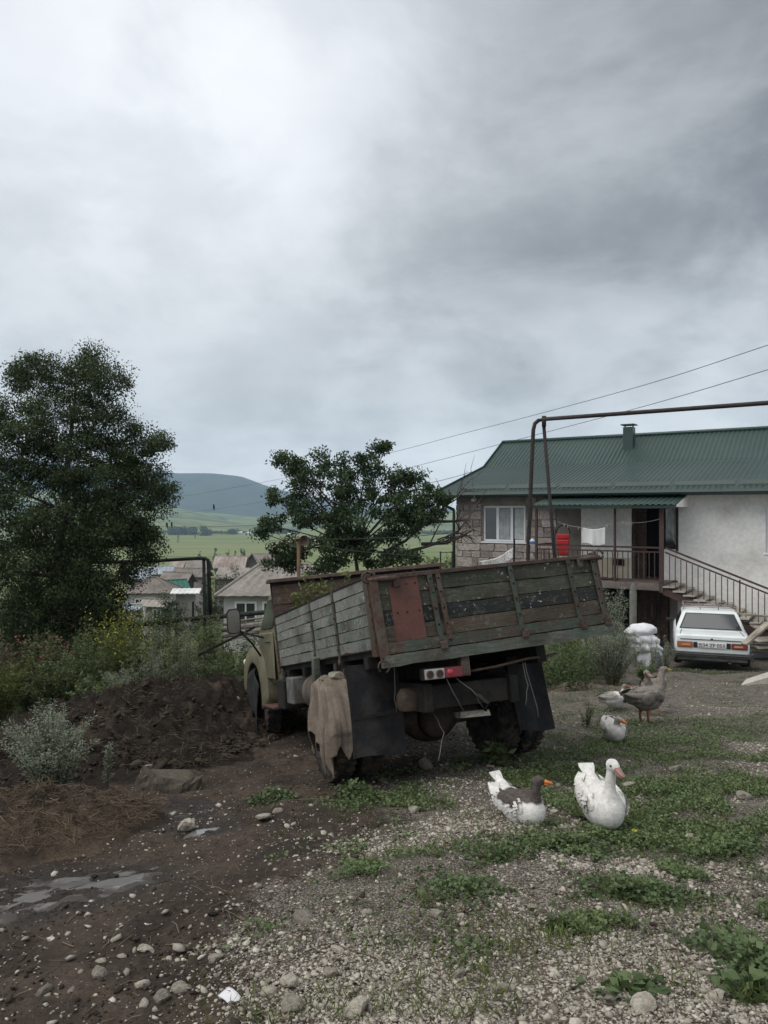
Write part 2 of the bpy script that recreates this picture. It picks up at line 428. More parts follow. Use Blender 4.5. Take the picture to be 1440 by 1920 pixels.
n_e = k.noise(v, 7.0, 6, 0.7)
col = k.mix(k.math('MULTIPLY', k.ramp(n_e, 0.46, 0.66), 0.65), col, soil)
col = k.mul(col, k.ramp(n_c, 0.3, 0.7, 0.78, 1.25))
sp = k.math('MULTIPLY', k.ramp(sepc.outputs[1], 0.955, 0.975), k.ramp(pv, 0.45, 0.30))
col = k.mix(sp, col, (0.36, 0.33, 0.29))
col = k.mix(k.math('MULTIPLY', k.attr('green'), k.ramp(n_b, 0.35, 0.6)), col, (0.045, 0.060, 0.026))
k.bump(k.math('ADD', k.math('MULTIPLY', n_b, 1.2), k.math('ADD', k.math('MULTIPLY', pv, k.math('MULTIPLY', gm_, -1.3)), k.math('MULTIPLY', n_c, 0.5))), 1.0, 0.02)
wt = k.ramp(k.math('ADD', k.attr('wet'), k.math('MULTIPLY', k.math('SUBTRACT', n_b, 0.5), 0.6)), 0.35, 0.75)
col = k.mul(col, k.ramp(wt, 0, 1, 1.0, 0.62))
k.fin(col, k.ramp(wt, 0, 1, 0.9, 0.28), 0, 0.3)
GROUND = new_obj('ground', ground_me, mat=k.m); tag(GROUND, 'sloping farmyard of dark soil and grey gravel', kind='structure')

# ---- hillside, village slope, valley floor and hills in one far sheet
th = np.linspace(-1.25, 1.25, 420); rr = np.concatenate([np.geomspace(11, 500, 220), np.geomspace(520, 3300, 130)])
T, RR = np.meshgrid(th, rr); X = RR*np.sin(T); Y = RR*np.cos(T)
Z = G(X, Y)+fbm(X*0.35, Y*0.35, 3)*0.25*sstep(20, 30, RR)
inside = sstep(24.0, 22.5, Y)*sstep(17, 15.5, np.abs(X))
Z = Z-0.35*inside
idx = np.arange(X.size).reshape(X.shape)
Fq = np.stack([idx[:-1, :-1], idx[:-1, 1:], idx[1:, 1:], idx[1:, :-1]], -1).reshape(-1, 4)
k = NM('meadow'); v = k.vec((1, 1, 1), rnd=False); vf = k.vec((0.0016, 0.0085, 0.01), rnd=False); vm = k.vec((0.08, 0.08, 0.08), rnd=False)
n_f = k.noise(vf, 3.0, 5, 0.6, 0.6); n_m = k.noise(vm, 3.0, 6, 0.65); n_d = k.noise(v, 3.0, 5, 0.7)
c_f = k.mix(k.ramp(n_f, 0.38, 0.62), (0.13, 0.165, 0.052), (0.19, 0.20, 0.085))
vs_ = k.vec((0.0009, 0.012, 0.01), rnd=False); n_s = k.noise(vs_, 6.0, 3, 0.5); c_f = k.mix(k.ramp(n_s, 0.56, 0.66, 0, 0.75), c_f, (0.075, 0.11, 0.04))
c_n = k.mix(k.ramp(n_m, 0.35, 0.65), (0.055, 0.075, 0.03), (0.10, 0.105, 0.05))
c_n = k.mul(c_n, k.ramp(n_d, 0.2, 0.8, 0.6, 1.4))
geo = k.n('ShaderNodeNewGeometry'); sp_ = k.n('ShaderNodeSeparateXYZ'); k.l(geo.outputs['Position'], sp_.inputs[0])
col = k.mix(k.ramp(sp_.outputs[1], 180, 420), c_n, c_f)
vh = k.vec((0.0022, 0.0022, 0.004), rnd=False); n_h = k.noise(vh, 3.0, 6, 0.65, 0.8)
col = k.mix(k.math('MULTIPLY', k.ramp(sp_.outputs[1], 1500, 1900), k.ramp(n_h, 0.46, 0.60)), col, (0.055, 0.085, 0.045))
k.fin(col, 0.95, 0, 0.1)
TER = new_obj('valley_terrain', np_mesh('valley_terrain', np.stack([X, Y, Z], -1).reshape(-1, 3), Fq, True), mat=k.m)
tag(TER, 'green hillside falling to flat meadows in the valley', kind='structure')

# ---- mountain
th = np.linspace(-1.15, 1.15, 260); tt = np.linspace(0, 1, 60)
T, S = np.meshgrid(th, tt)
ang = np.tan(T)
ppx = 720+F*ang
crest = (960-np.interp(ppx, [-2500, -900, -250, 60, 250, 330, 400, 452, 500, 560, 640, 740, 850, 1000, 1300, 2200, 4500], [900, 870, 850, 862, 880, 884, 886, 890, 909, 925, 938, 948, 953, 935, 905, 880, 915]))/F*4050
crest = crest+fbm(T*9, T*0+2, 4)*18
RRm = 2900+S*1200
Ym = RRm*np.cos(T)**0; Xm = ang*Ym
Zm = -60+(crest+60)*sstep(-0.15, 1.0, S)+fbm(Xm/380, Ym/380, 4)*55*S*(1-S)*2
Fm = np.arange(T.size).reshape(T.shape); Fq = np.stack([Fm[:-1, :-1], Fm[:-1, 1:], Fm[1:, 1:], Fm[1:, :-1]], -1).reshape(-1, 4)
k = NM('forested_mountain'); vm = k.vec((0.002, 0.002, 0.004), rnd=False); nn = k.noise(vm, 3, 6, 0.65)
k.fin(k.mix(k.ramp(nn, 0.4, 0.65), (0.022, 0.032, 0.030), (0.042, 0.055, 0.042)), 0.95, 0, 0.1)
MT = new_obj('mountain', np_mesh('mountain', np.stack([Xm, Ym, Zm], -1).reshape(-1, 3), Fq, True), mat=k.m)
tag(MT, 'broad blue mountain ridge fading into the cloud', kind='structure')

# ---- air
k = NM('valley_haze'); k.t.nodes.remove(k.b); pvn = k.n('ShaderNodeVolumePrincipled'); pvn.inputs['Density'].default_value = 0.00016
pvn.inputs['Color'].default_value = (0.58, 0.77, 1.0, 1); pvn.inputs['Anisotropy'].default_value = 0.0
k.l(pvn.outputs[0], k.out.inputs['Volume'])
hb = MB().span((-10500, -600, -75), (10500, 4300, 350)).build('haze', k.m); tag(hb, 'pale blue haze lying over the valley', kind='stuff')
# ================================================================ TRUCK
m_rubber = mat('old_black_rubber', (0.012, 0.0125, 0.014), (0.026, 0.024, 0.023), 7, 0.85, 0.3, 0.006, spec=0.3)
m_tyre = mat('muddy_tyre_rubber', (0.022, 0.021, 0.020), (0.075, 0.060, 0.048), 9, 0.92, 0.5, 0.006, spec=0.2)
m_dark = mat('grimy_shaded_chassis_steel', (0.009, 0.008, 0.0075), (0.022, 0.018, 0.015), 6, 0.8, 0.4, 0.006)  # grime, plus shade under the bed put into the near-black colour
m_rust = rusty('rusted_iron', (0.075, 0.062, 0.050), (0.082, 0.046, 0.032), 0.46)
m_rustgreen = rusty('rusty_green_iron', (0.050, 0.066, 0.050), (0.075, 0.050, 0.036), 0.50)
m_redsheet = mat('red_oxide_sheet', (0.112, 0.046, 0.035), (0.080, 0.036, 0.029), 3.5, 0.6, 0.15, 0.003, var=0.08)
m_olive = mat('faded_olive_paint', (0.165, 0.152, 0.098), (0.115, 0.104, 0.066), 3.0, 0.55, 0.15, 0.004, var=0.1, spec=0.35)
w_green = wood('worn_green_boards', (0.1320, 0.1716, 0.1408), (0.2068, 0.2024, 0.1804), 0.50, (0.42, 0.44, 0.40))
w_dkgreen = wood('dark_green_boards', (0.0508, 0.0640, 0.0426), (0.0861, 0.0820, 0.0623), 0.53, (0.40, 0.41, 0.37))
w_black = wood('blackened_board', (0.022, 0.026, 0.024), (0.050, 0.050, 0.046), 0.60, (0.48, 0.49, 0.46))
w_brown = wood('brown_grey_board', (0.0828, 0.0562, 0.0403), (0.0900, 0.0756, 0.0576), 0.55)
w_redbrown = wood('red_brown_boards', (0.0978, 0.0561, 0.0442), (0.1403, 0.1062, 0.0892), 0.58)
w_sill = wood('green_sill_board', (0.0612, 0.0867, 0.0663), (0.1062, 0.1062, 0.0892), 0.50, None)
w_redsill = wood('red_and_green_rail', (0.0723, 0.0425, 0.0340), (0.0638, 0.0808, 0.0638), 0.53, None)

TR = thing('dump_truck', 'derelict olive dump truck with weathered green wooden bed sinking nose-down into the soil', 'truck',
           (0.47, 7.58, -2.50), (R(-10), R(-1.0), R(21)))
TM = Matrix.Translation(TR.location) @ Euler((R(-10), R(-1.0), R(21)), 'XYZ').to_matrix().to_4x4()
# bed pose found from its corners in the photo
BM = Matrix.Translation((1.065, 6.859, -1.235)) @ Euler((R(-13.1), R(-3.43), R(22.7)), 'XYZ').to_matrix().to_4x4()
BL = TM.inverted() @ BM
def bed(o): o.parent = TR; o.matrix_local = BL; return o
W2, LB = 1.175, 3.41

def plank(x0, x1, y0, y1, z0, z1, ax=0, n=14, e=0.006, f=0.003):
    """warped old board with chipped edges, long in axis ax"""
    lo, hi = [(x0, x1), (y0, y1), (z0, z1)][ax]; o1, o2 = [(1, 2), (0, 2), (0, 1)][ax]; R1 = [(x0, x1), (y0, y1), (z0, z1)]
    rings = []; bow = random.uniform(-1, 1)*f; ph = random.uniform(0, 6)
    for i in range(n+1):
        t = i/n; w_ = bow*math.sin(math.pi*t)+0.4*f*math.sin(7*t+ph); ring = []
        for a, b in ((0, 0), (1, 0), (1, 1), (0, 1)):
            p = [0, 0, 0]; p[ax] = lo+(hi-lo)*t+(random.uniform(-2, 2)*e if i in (0, n) else 0)
            j = random.uniform(-e, e)*(2.2 if random.random() < 0.12 else 0.6)
            p[o1] = R1[o1][a]+w_+random.uniform(-.3, .3)*f; p[o2] = R1[o2][b]+(-abs(j) if b else abs(j))
            ring.append(tuple(p))
        rings.append(ring)
    return MB().loft(rings)
# --- tailgate: frame, boards, straps (bed local: x across, y forward, z up; y=0 outer rear face)
tg = bed(MB().span((-W2, 0.022, 0.10), (W2, 0.045, 0.755)).build('tailgate', w_black)); tag(tg, 'tailgate of rotting green, black and brown boards')
rows = [(0.105, 0.205, w_redsill, -0.030), (0.207, 0.338, w_brown, 0.0), (0.341, 0.472, w_black, -0.003), (0.475, 0.606, w_dkgreen, 0.001), (0.609, 0.738, w_dkgreen, -0.004)]
for z0, z1, m_, dy in rows:
    for x0, x1 in ((-W2+0.05, -0.62), (-0.618, W2-0.05)):
        plank(x0, x1, -0.012+dy, 0.018, z0, z1).build('plank', m_, tg)
plank(-W2+0.01, W2+0.035, -0.055, 0.02, -0.005, 0.100, 0, 18, 0.008).build('sill_beam', w_sill, tg)
MB().span((-W2, -0.045, 0.738), (W2, 0.05, 0.775)).build('top_rail', m_rust, tg, bevel=0.006, jitter=0.003)
MB().span((-W2+0.16, -0.030, 0.135), (-W2+0.44, -0.014, 0.770)).build('patch_plate', m_redsheet, tg, bevel=0.004, jitter=0.008)
for i in range(9):
    MB().ball((-W2+0.20+0.10*(i % 3)+random.uniform(-.02, .02), -0.032, 0.2+0.24*(i//3)), 0.008, 6, 4).build('rivet', m_dark, tg)
for x, tp, m_ in ((-0.62, 0.02, m_rustgreen), (-0.54, 0.03, m_rust), (0.20, 0.02, m_rustgreen), (0.84, 0.02, m_rustgreen), (1.12, 0.0, m_rustgreen)):
    s_ = MB().bar((x-0.01, -0.036, 0.755), (x+0.02, -0.036, 0.02 if x != -0.54 else 0.16), 0.048, 0.014, up=(0, -1, 0)).build('strap', m_, tg, bevel=0.003)
    for z in (0.16, 0.30, 0.44, 0.58, 0.70):
        MB().ball((x-0.01+0.03*(0.755-z)/0.735, -0.046, z), 0.010, 6, 4).build('bolt', m_dark, s_)
    if x != -0.54:
        MB().span((x-0.015, -0.078, 0.085), (x+0.052, -0.057, 0.155)).build('hinge', m_rust, s_, bevel=0.006)
for z in (0.30, 0.45, 0.62):   # stub boards at the broken left end
    MB().span((-W2+0.02, -0.010, z-0.05), (-W2+0.17, 0.015, z+0.06)).build('plank', w_brown, tg, bevel=0.006, jitter=0.01)
MB().bar((-W2+0.012, -0.028, 0.735), (-W2+0.035, -0.020, 0.07), 0.075, 0.05, up=(0, -1, 0)).build('corner_post', m_rust, tg, bevel=0.008, jitter=0.004)
for sx in (-1, 1):
    la = MB().tube([(sx*(W2+0.03), -0.03, 0.74), (sx*(W2-0.10), -0.055, 0.742), (sx*(W2-0.22), -0.06, 0.735)], 0.022, 8).build('latch', m_rust, tg, smooth=True)
    MB().tube([(sx*(W2+0.02)+0.05*math.cos(a)*1.2, -0.035, 0.765+0.045*math.sin(a)) for a in np.linspace(0, 6.0, 14)], 0.012, 6).build('hook', m_rust, la, smooth=True)
    MB().span((sx*(W2-0.25), -0.062, 0.66), (sx*(W2-0.19), -0.048, 0.745)).build('bracket', m_rust, la, bevel=0.005)
MB().tube([(-W2+0.0+0.05*math.sin(a), -0.05, 0.01-0.05*math.cos(a)) for a in np.linspace(0.3, 5.6, 12)], 0.008, 6).build('ring', m_rust, tg, smooth=True)

# --- side boards
def side(sx, lab, mats):
    sp = bed(MB().span((sx*(W2-0.035), 0.05, 0.17), (sx*(W2-0.012), LB, 0.765)).build('side_board', w_black)); tag(sp, lab)
    n = 6; h = (0.775-0.165)/n
    for i in range(n):
        z0 = 0.165+i*h; m_ = mats[i % len(mats)]; off = random.uniform(-0.004, 0.004)
        for y0, y1 in ((0.05, 1.42), (1.43, LB)) if i in (1, 4) else ((0.05, LB),):
            plank(min(sx*(W2-0.010), sx*(W2+0.014+off)), max(sx*(W2-0.010), sx*(W2+0.014+off)), y0, y1, z0+0.002, z0+h-0.002, 1, 18, 0.005, 0.003).build('plank', m_, sp)
    for y in (1.0, 1.80, LB-0.03):
        st = MB().bar((sx*(W2+0.022), y, 0.785), (sx*(W2+0.022), y+0.01, 0.09), 0.05, 0.012, up=(sx, 0, 0)).build('strap', m_rustgreen if y < 3 else m_rust, sp, bevel=0.003)
        for z in (0.22, 0.36, 0.52, 0.68): MB().ball((sx*(W2+0.030), y, z), 0.011, 6, 4).build('bolt', m_dark, st)
        MB().ball((sx*(W2+0.03), y+0.01, 0.10), (0.012, 0.03, 0.03), 8, 6).build('hinge_eye', m_rust, st)
    MB().bar((sx*(W2+0.01), 0.045, 0.80), (sx*(W2+0.01), 0.055, 0.10), 0.09, 0.05, up=(sx, 0, 0)).build('corner_post', m_rust, sp, bevel=0.006, jitter=0.003)
    MB().bar((sx*(W2+0.0), 0.03, 0.778), (sx*(W2+0.0), LB, 0.778), 0.05, 0.02).build('top_rail', m_dark, sp, bevel=0.004)
    return sp
side(-1, 'left side board of faded pale green planks', [w_green])
side(1, 'right side board of dark planks', [w_redbrown])
hd = bed(MB().span((-W2-0.02, LB-0.03, 0.14), (W2+0.02, LB, 1.22)).build('headboard', w_black)); tag(hd, 'tall red-brown plank headboard behind the cab')
for i, (z0, z1) in enumerate(((0.15, 0.42), (0.425, 0.70), (0.705, 0.92), (0.925, 1.17))):
    plank(-W2-0.03+0.02*(i == 3), W2+0.03, LB-0.055, LB-0.032, z0, z1, 0, 16, 0.009).build('plank', w_redbrown, hd)
MB().span((-W2-0.06, LB-0.12, 1.205), (W2+0.04, LB+0.04, 1.25)).build('plank', w_redbrown, hd, bevel=0.005, jitter=0.006)
for x in (-0.55, 0.1, 0.75): MB().span((x, LB-0.072, 0.15), (x+0.05, LB-0.057, 1.2)).build('strap', m_rust, hd, bevel=0.003)
fl = bed(MB().span((-W2+0.03, 0.05, 0.105), (W2-0.03, LB, 0.16)).build('bed_floor', m_dark))
for y in (0.35, 1.0, 1.7, 2.4, 3.1): MB().span((-W2+0.01, y, 0.0), (W2-0.01, y+0.10, 0.104)).build('cross_beam', m_dark, fl, bevel=0.006)
for sx in (-1, 1): MB().span((sx*0.45-0.05, 0.1, -0.16), (sx*0.45+0.05, LB, -0.001)).build('subframe_beam', m_dark, fl, bevel=0.006)
MB().span((-W2+0.02, 1.30, -0.10), (-W2+0.09, 1.38, 0.10)).build('pivot_lug', m_rustgreen, fl, bevel=0.01)
for y in (0.95, 2.95): MB().tube([(-W2+0.0, y+0.05*math.cos(a), 0.0+0.07*math.sin(a)) for a in np.linspace(2.6, 6.8, 12)], 0.008, 6).build('chain_hook', m_rust, fl, smooth=True)

# --- chassis
def tp(name, mb, m, parent=TR, **k): return mb.build(name, m, parent, **k)
for sx in (-1, 1):
    tp('frame_rail', MB().span((sx*0.42-0.04, -1.05, 0.62), (sx*0.42+0.04, 4.7, 0.86)), m_dark, bevel=0.008)
tp('cross_member', MB().span((-0.378, -1.0, 0.64), (0.378, -0.90, 0.84)), m_dark, bevel=0.008)
tp('cross_member', MB().span((-0.378, 0.9, 0.64), (0.378, 1.0, 0.84)), m_dark, bevel=0.008)
m_diff = mat('oily_brown_axle', (0.045, 0.030, 0.020), (0.075, 0.055, 0.040), 8, 0.7, 0.4, 0.006)
ax = tp('rear_axle', MB().lathe([(0.07, -0.72), (0.085, -0.45), (0.09, -0.30), (0.20, -0.16), (0.235, -0.05), (0.235, 0.07), (0.19, 0.18), (0.09, 0.30), (0.085, 0.45), (0.07, 0.72)], 24, 'x', (0, 0, 0.465)), m_diff, smooth=True)
tp('diff_cover', MB().lathe([(0.19, 0.0), (0.17, -0.06), (0.10, -0.10), (0.02, -0.115)], 20, 'y', (0.0, -0.19, 0.465)), m_diff, ax, smooth=True)
for sx in (-1, 1):
    lf = MB()
    for i in range(6):
        l_ = 0.72-0.09*i; lf.tube([(sx*0.55, -l_, 0.66-0.018*i+0.10*(l_/0.72)**2-0.09), (sx*0.55, 0, 0.57-0.018*i), (sx*0.55, l_, 0.66-0.018*i+0.10*(l_/0.72)**2-0.09)], 0.018, 4)
    tp('leaf_spring', lf, m_dark)
# wheels
def tyre_mesh(r=0.465, wd=0.215):
    hw = wd/2; prof = [(0.27, -hw*0.72), (0.33, -hw*0.98), (0.40, -hw*1.03), (r-0.03, -hw*0.92), (r-0.012, -hw*0.78), (r-0.012, hw*0.78), (r-0.03, hw*0.92), (0.40, hw*1.03), (0.33, hw*0.98), (0.27, hw*0.72)]
    b = MB().lathe(prof, 48, 'x')
    for i in range(32):       # lugs
        a = 2*math.pi*i/32
        for s_ in (-1, 1):
            aa = a+s_*0.05; c_, n_ = math.cos(aa), math.sin(aa); rm = Matrix(((1, 0, 0), (0, c_, -n_), (0, n_, c_)))
            b.box((s_*hw*0.46, (r-0.012)*c_, (r-0.012)*n_), (hw*0.82, 0.034, 0.052), rm @ Matrix.Rotation(0.45*s_, 3, 'Y'))
    return b
me_tyre = tyre_mesh().mesh('tyre', smooth='auto')
me_rim = MB().lathe([(0.27, -0.08), (0.275, -0.085), (0.25, -0.07), (0.245, 0.02), (0.19, 0.03), (0.14, -0.02), (0.09, -0.03), (0.085, -0.10), (0.0, -0.11)], 28, 'x').mesh('rim', smooth='auto')
for nm, x, y in (('rear_wheel', -0.985, 0), ('rear_wheel', -0.715, 0), ('rear_wheel', 0.715, 0), ('rear_wheel', 0.985, 0), ('front_wheel', -0.83, 3.7), ('front_wheel', 0.83, 3.7)):
    r_ = new_obj(nm, me_rim, TR, (x, y, 0.465), (0, 0, math.pi if x > 0 else 0), m_rust)
    new_obj('tyre', me_tyre, r_, mat=m_tyre)
tp('front_axle', MB().span((-0.80, 3.64, 0.38), (0.80, 3.76, 0.48)), m_dark, bevel=0.01)
# mudflaps (slightly curled rubber sheets with thickness)
def flap(x0, x1, y, z0, z1, seed):
    def fn(s_, t):
        return Vector((x0+(x1-x0)*s_+0.02*math.sin(3*t+seed), y-0.025*math.sin(s_*3.4+seed)-0.05*(1-t)**2+0.012*math.sin(9*s_+seed), z0+(z1-z0)*t+0.02*math.sin(4*s_+seed)*(1-t)))
    b = MB(); b.grid(fn, 14, 14); n = len(b.v); b.v += [(v[0], v[1]+0.012, v[2]) for v in b.v]
    b.f += [tuple(i+n for i in f[::-1]) for f in list(b.f)]
    edge = [i*15 for i in range(15)]+[14*15+j for j in range(1, 15)]+[i*15+14 for i in range(13, -1, -1)]+[j for j in range(13, 0, -1)]
    for i in range(len(edge)): a, c = edge[i], edge[(i+1) % len(edge)]; b.f.append((a, c, c+n, a+n))
    return b
f1 = tp('mudflap', flap(-1.02, -0.52, -0.62, 0.26, 1.06, 0.3), m_rubber, smooth='auto'); tag(f1, 'long left mudflap with a strap nailed across')
MB().bar((-1.0, -0.685, 0.60), (-0.60, -0.69, 0.63), 0.010, 0.035).build('strap', m_dark, f1, bevel=0.003)
f2 = tp('mudflap', flap(0.62, 1.02, -0.62, 0.30, 1.0, 1.7), m_rubber, smooth='auto')
# tail lamp
m_lwhite = NM('lamp_clear_plastic').fin((0.34, 0.31, 0.29), 0.3, 0, 0.5); m_lred = NM('lamp_red_plastic').fin((0.16, 0.014, 0.016), 0.3, 0, 0.5)
m_ldark = NM('lamp_reflector').fin((0.10, 0.07, 0.06), 0.3, 0.4, 0.5)
tl = tp('tail_lamp', MB().span((-0.50, -1.15, 0.895), (-0.13, -1.06, 0.995)), m_dark, bevel=0.012); tag(tl, 'rectangular tail lamp, clear at one end and red at the other')
MB().span((-0.492, -1.168, 0.902), (-0.305, -1.152, 0.988)).build('clear_lens', m_lwhite, tl, bevel=0.012)
MB().span((-0.302, -1.168, 0.902), (-0.138, -1.152, 0.988)).build('red_lens', m_lred, tl, bevel=0.008)
for x in (-0.445, -0.355):
    MB().lathe([(0.034, 0), (0.035, -0.006), (0.026, -0.008), (0.024, 0.0)], 20, 'y', (x, -1.169, 0.945)).build('reflector', m_ldark, tl, smooth='auto')
MB().ball((-0.255, -1.166, 0.948), (0.03, 0.012, 0.028), 12, 8).build('bulb_dome', NM('lamp_bright_red').fin((0.42, 0.03, 0.05), 0.25, 0, 0.5), tl, smooth=True)
tp('lamp_bracket', MB().span((-0.125, -1.13, 0.90), (-0.04, -1.05, 1.08)), m_rust, bevel=0.008)
tp('air_pipe', MB().tube([(-0.04, -1.05, 0.93), (0.25, -1.06, 0.95), (0.6, -1.02, 0.99), (0.85, -0.95, 0.99), (1.05, -0.80, 1.0)], 0.013, 6), m_rust, smooth=True)
tp('brake_chamber', MB().lathe([(0.0, 0), (0.10, 0.01), (0.12, 0.05), (0.12, 0.15), (0.08, 0.2), (0.0, 0.21)], 20, 'z', (-0.48, -0.75, 0.62)), m_diff, smooth='auto')
tp('tow_hook', MB().tube([(0.0, -1.05, 0.74), (0.0, -1.17, 0.72), (0.05, -1.22, 0.66), (0.02, -1.20, 0.60)], 0.02, 8), m_dark, smooth=True)
tp('spare_bracket', MB().span((-0.10, -0.98, 0.54), (0.20, -0.80, 0.57)), mat('pale_dried_mud', (0.26, 0.24, 0.21), (0.14, 0.12, 0.10), 12), jitter=0.02)
def wire(pts):
    pts = [Vector(p) for p in pts]; out = []
    for i in range(len(pts)-1):
        for t in (0, 0.33, 0.66): out.append(pts[i].lerp(pts[i+1], t)+Vector((random.uniform(-.008, .008), random.uniform(-.01, .01), 0)))
    out.append(pts[-1]); return MB().tube(out, 0.0045, 5)
m_wire = mat('grey_wire', (0.16, 0.15, 0.14), None, 5, 0.6, 0)
for pts in ([(-0.28, -1.12, 0.90), (-0.20, -1.10, 0.74), (-0.08, -1.0, 0.60)], [(-0.20, -1.12, 0.90), (-0.06, -1.16, 0.78), (0.04, -1.14, 0.62)], [(0.55, -1.02, 0.96), (0.58, -1.0, 0.75), (0.54, -1.0, 0.58)],
            [(0.57, -1.02, 0.96), (0.63, -1.0, 0.70), (0.66, -1.0, 0.46)], [(-0.28, -0.8, 0.58), (-0.24, -0.9, 0.42), (-0.34, -0.95, 0.20)], [(-0.60, -0.74, 1.05), (-0.61, -0.73, 0.8), (-0.60, -0.72, 0.62)]):
    tp('dangling_wire', wire(pts), m_wire, smooth=True)
# cab, fenders, running board, tanks
cab = tp('cab', MB().loft([[(x*0.98, y, 0.78) for x, y in ((-.93, 2.35), (.93, 2.35), (.93, 3.55), (-.93, 3.55))], [(x, y, 1.45) for x, y in ((-.95, 2.33), (.95, 2.33), (.95, 3.50), (-.95, 3.50))],
                           [(x*0.9, y, 1.95) for x, y in ((-.93, 2.38), (.93, 2.38), (.93, 3.22), (-.93, 3.22))], [(x*0.8, y, 2.06) for x, y in ((-.93, 2.5), (.93, 2.5), (.93, 3.1), (-.93, 3.1))]]), m_olive, bevel=0.05, seg=3, smooth='auto')
m_glass = NM('dusty_window_glass').fin((0.03, 0.035, 0.038), 0.12, 0, 0.6)
for sx in (-1, 1):
    dr_ = MB().loft([[(sx*0.957, y, z) for y, z in ((2.5, 0.85), (3.35, 0.85), (3.35, 1.45), (2.5, 1.45))], [(sx*0.975, y, z) for y, z in ((2.52, 0.87), (3.33, 0.87), (3.33, 1.43), (2.52, 1.43))]]).build('door', m_olive, cab)
    MB().loft([[(sx*0.947, 2.55, 1.50), (sx*0.947, 3.28, 1.50), (sx*0.870, 3.10, 1.88), (sx*0.870, 2.55, 1.88)], [(sx*0.955, 2.55, 1.50), (sx*0.955, 3.28, 1.50), (sx*0.878, 3.10, 1.88), (sx*0.878, 2.55, 1.88)]]).build('side_window', m_glass, cab)
    MB().tube([(sx*0.98, 2.62, 1.32), (sx*1.01, 2.65, 1.32), (sx*1.01, 2.75, 1.32), (sx*0.98, 2.78, 1.32)], 0.01, 6).build('door_handle', m_dark, dr_)
MB().loft([[(-0.80, 3.50, 1.50), (0.80, 3.50, 1.50), (0.72, 3.26, 1.90), (-0.72, 3.26, 1.90)], [(-0.80, 3.52, 1.50), (0.80, 3.52, 1.50), (0.72, 3.28, 1.90), (-0.72, 3.28, 1.90)]]).build('windscreen', m_glass, cab)
hood = tp('hood', MB().loft([[(x, 3.45, z) for x, z in ((-.62, .8), (.62, .8), (.66, 1.2), (.5, 1.45), (-.5, 1.45), (-.66, 1.2))], [(x, 4.55, z) for x, z in ((-.50, .7), (.50, .7), (.52, 1.12), (.40, 1.26), (-.40, 1.26), (-.52, 1.12))]]), m_olive, bevel=0.05, seg=3, smooth='auto')
tp('grille', MB().span((-0.48, 4.56, 0.66), (0.48, 4.62, 1.10)), m_dark, bevel=0.02)
tp('front_bumper', MB().span((-1.0, 4.66, 0.46), (1.0, 4.74, 0.66)), m_rust, bevel=0.02)
def fender(sx):
    # outer skin following the wheel arch, in y-z, then wrapped over to the hood
    out = [(2.92, 0.60), (2.92, 0.98), (3.02, 1.16), (3.22, 1.275), (3.6, 1.30), (4.0, 1.28), (4.30, 1.20), (4.46, 1.02), (4.50, 0.78)]
    arch = [(3.7+0.56*math.cos(a), 0.56+0.50*math.sin(a)) for a in np.linspace(0.12, math.pi-0.10, 15)]
    poly_o = out+[(4.49, 0.72)]+arch+[(3.13, 0.50)]
    # resample both chains to make quads
    def chain(pts, n):
        pts = [Vector((0, *p)) for p in pts]; seg_ = [0]
        for i in range(1, len(pts)): seg_.append(seg_[-1]+(pts[i]-pts[i-1]).length)
        res = []
        for t in np.linspace(0, seg_[-1], n):
            i = max(1, min(len(pts)-1, int(np.searchsorted(seg_, t)))); u = (t-seg_[i-1])/max(1e-6, seg_[i]-seg_[i-1]); res.append(pts[i-1].lerp(pts[i], u))
        return res
    A = chain([(3.06, 0.46)]+out+[(4.50, 0.66)], 26); B = chain([(3.14, 0.46)]+arch[::-1]+[(4.26, 0.62)], 26)
    b = MB(); prof = []
    for i in range(26):
        a, c = A[i], B[i]; mid = a.lerp(c, 0.35)
        inn = Vector((-sx*0.44, a.y*0.98+3.7*0.02, a.z+0.03))
        row = [Vector((sx*0.55, inn.y, inn.z)), Vector((sx*0.86, a.y, a.z+0.005)), Vector((sx*0.965, a.lerp(c, 0.06).y, a.lerp(c, 0.06).z)), Vector((sx*1.01, mid.y, mid.z)), Vector((sx*1.02, c.lerp(a, 0.12).y, c.lerp(a, 0.12).z)), Vector((sx*1.005, c.y, c.z)), Vector((sx*0.93, c.y, c.z))]
        prof.append(row)
    n = len(prof[0])
    for r_ in prof: b.v += [tuple(p) for p in r_]
    for i in range(25):
        for j in range(n-1): b.f.append((i*n+j, i*n+j+1, (i+1)*n+j+1, (i+1)*n+j))
    return b
for sx in (-1, 1):
    fo = tp('fender', fender(sx), m_olive, smooth='auto'); md = fo.modifiers.new('t', 'SOLIDIFY'); md.thickness = 0.012
    MB().lathe([(0.0, 0.0), (0.10, 0.0), (0.105, 0.02), (0.07, 0.045), (0.0, 0.055)], 20, 'y', (sx*0.74, 4.47, 0.98)).build('headlight', m_lwhite, fo, smooth='auto')
    MB().ball((sx*0.98, 4.38, 1.06), (0.03, 0.045, 0.045), 10, 8).build('marker_light', NM('milky_marker_lens').fin((0.6, 0.58, 0.5), 0.3), fo, smooth=True)
rb = tp('running_board', MB().span((-1.03, 2.35, 0.50), (-0.68, 3.06, 0.53)), rusty('red_rust_step', (0.105, 0.060, 0.048), (0.15, 0.075, 0.055), 0.5), bevel=0.006)
MB().bar((-0.68, 2.40, 0.53), (-0.66, 3.0, 0.86), 0.02, 0.30, up=(0, 0, 1)).build('riser', m_rust, rb)
tp('battery_box', MB().span((-1.0, 1.90, 0.52), (-0.62, 2.26, 0.86)), m_dark, bevel=0.015)
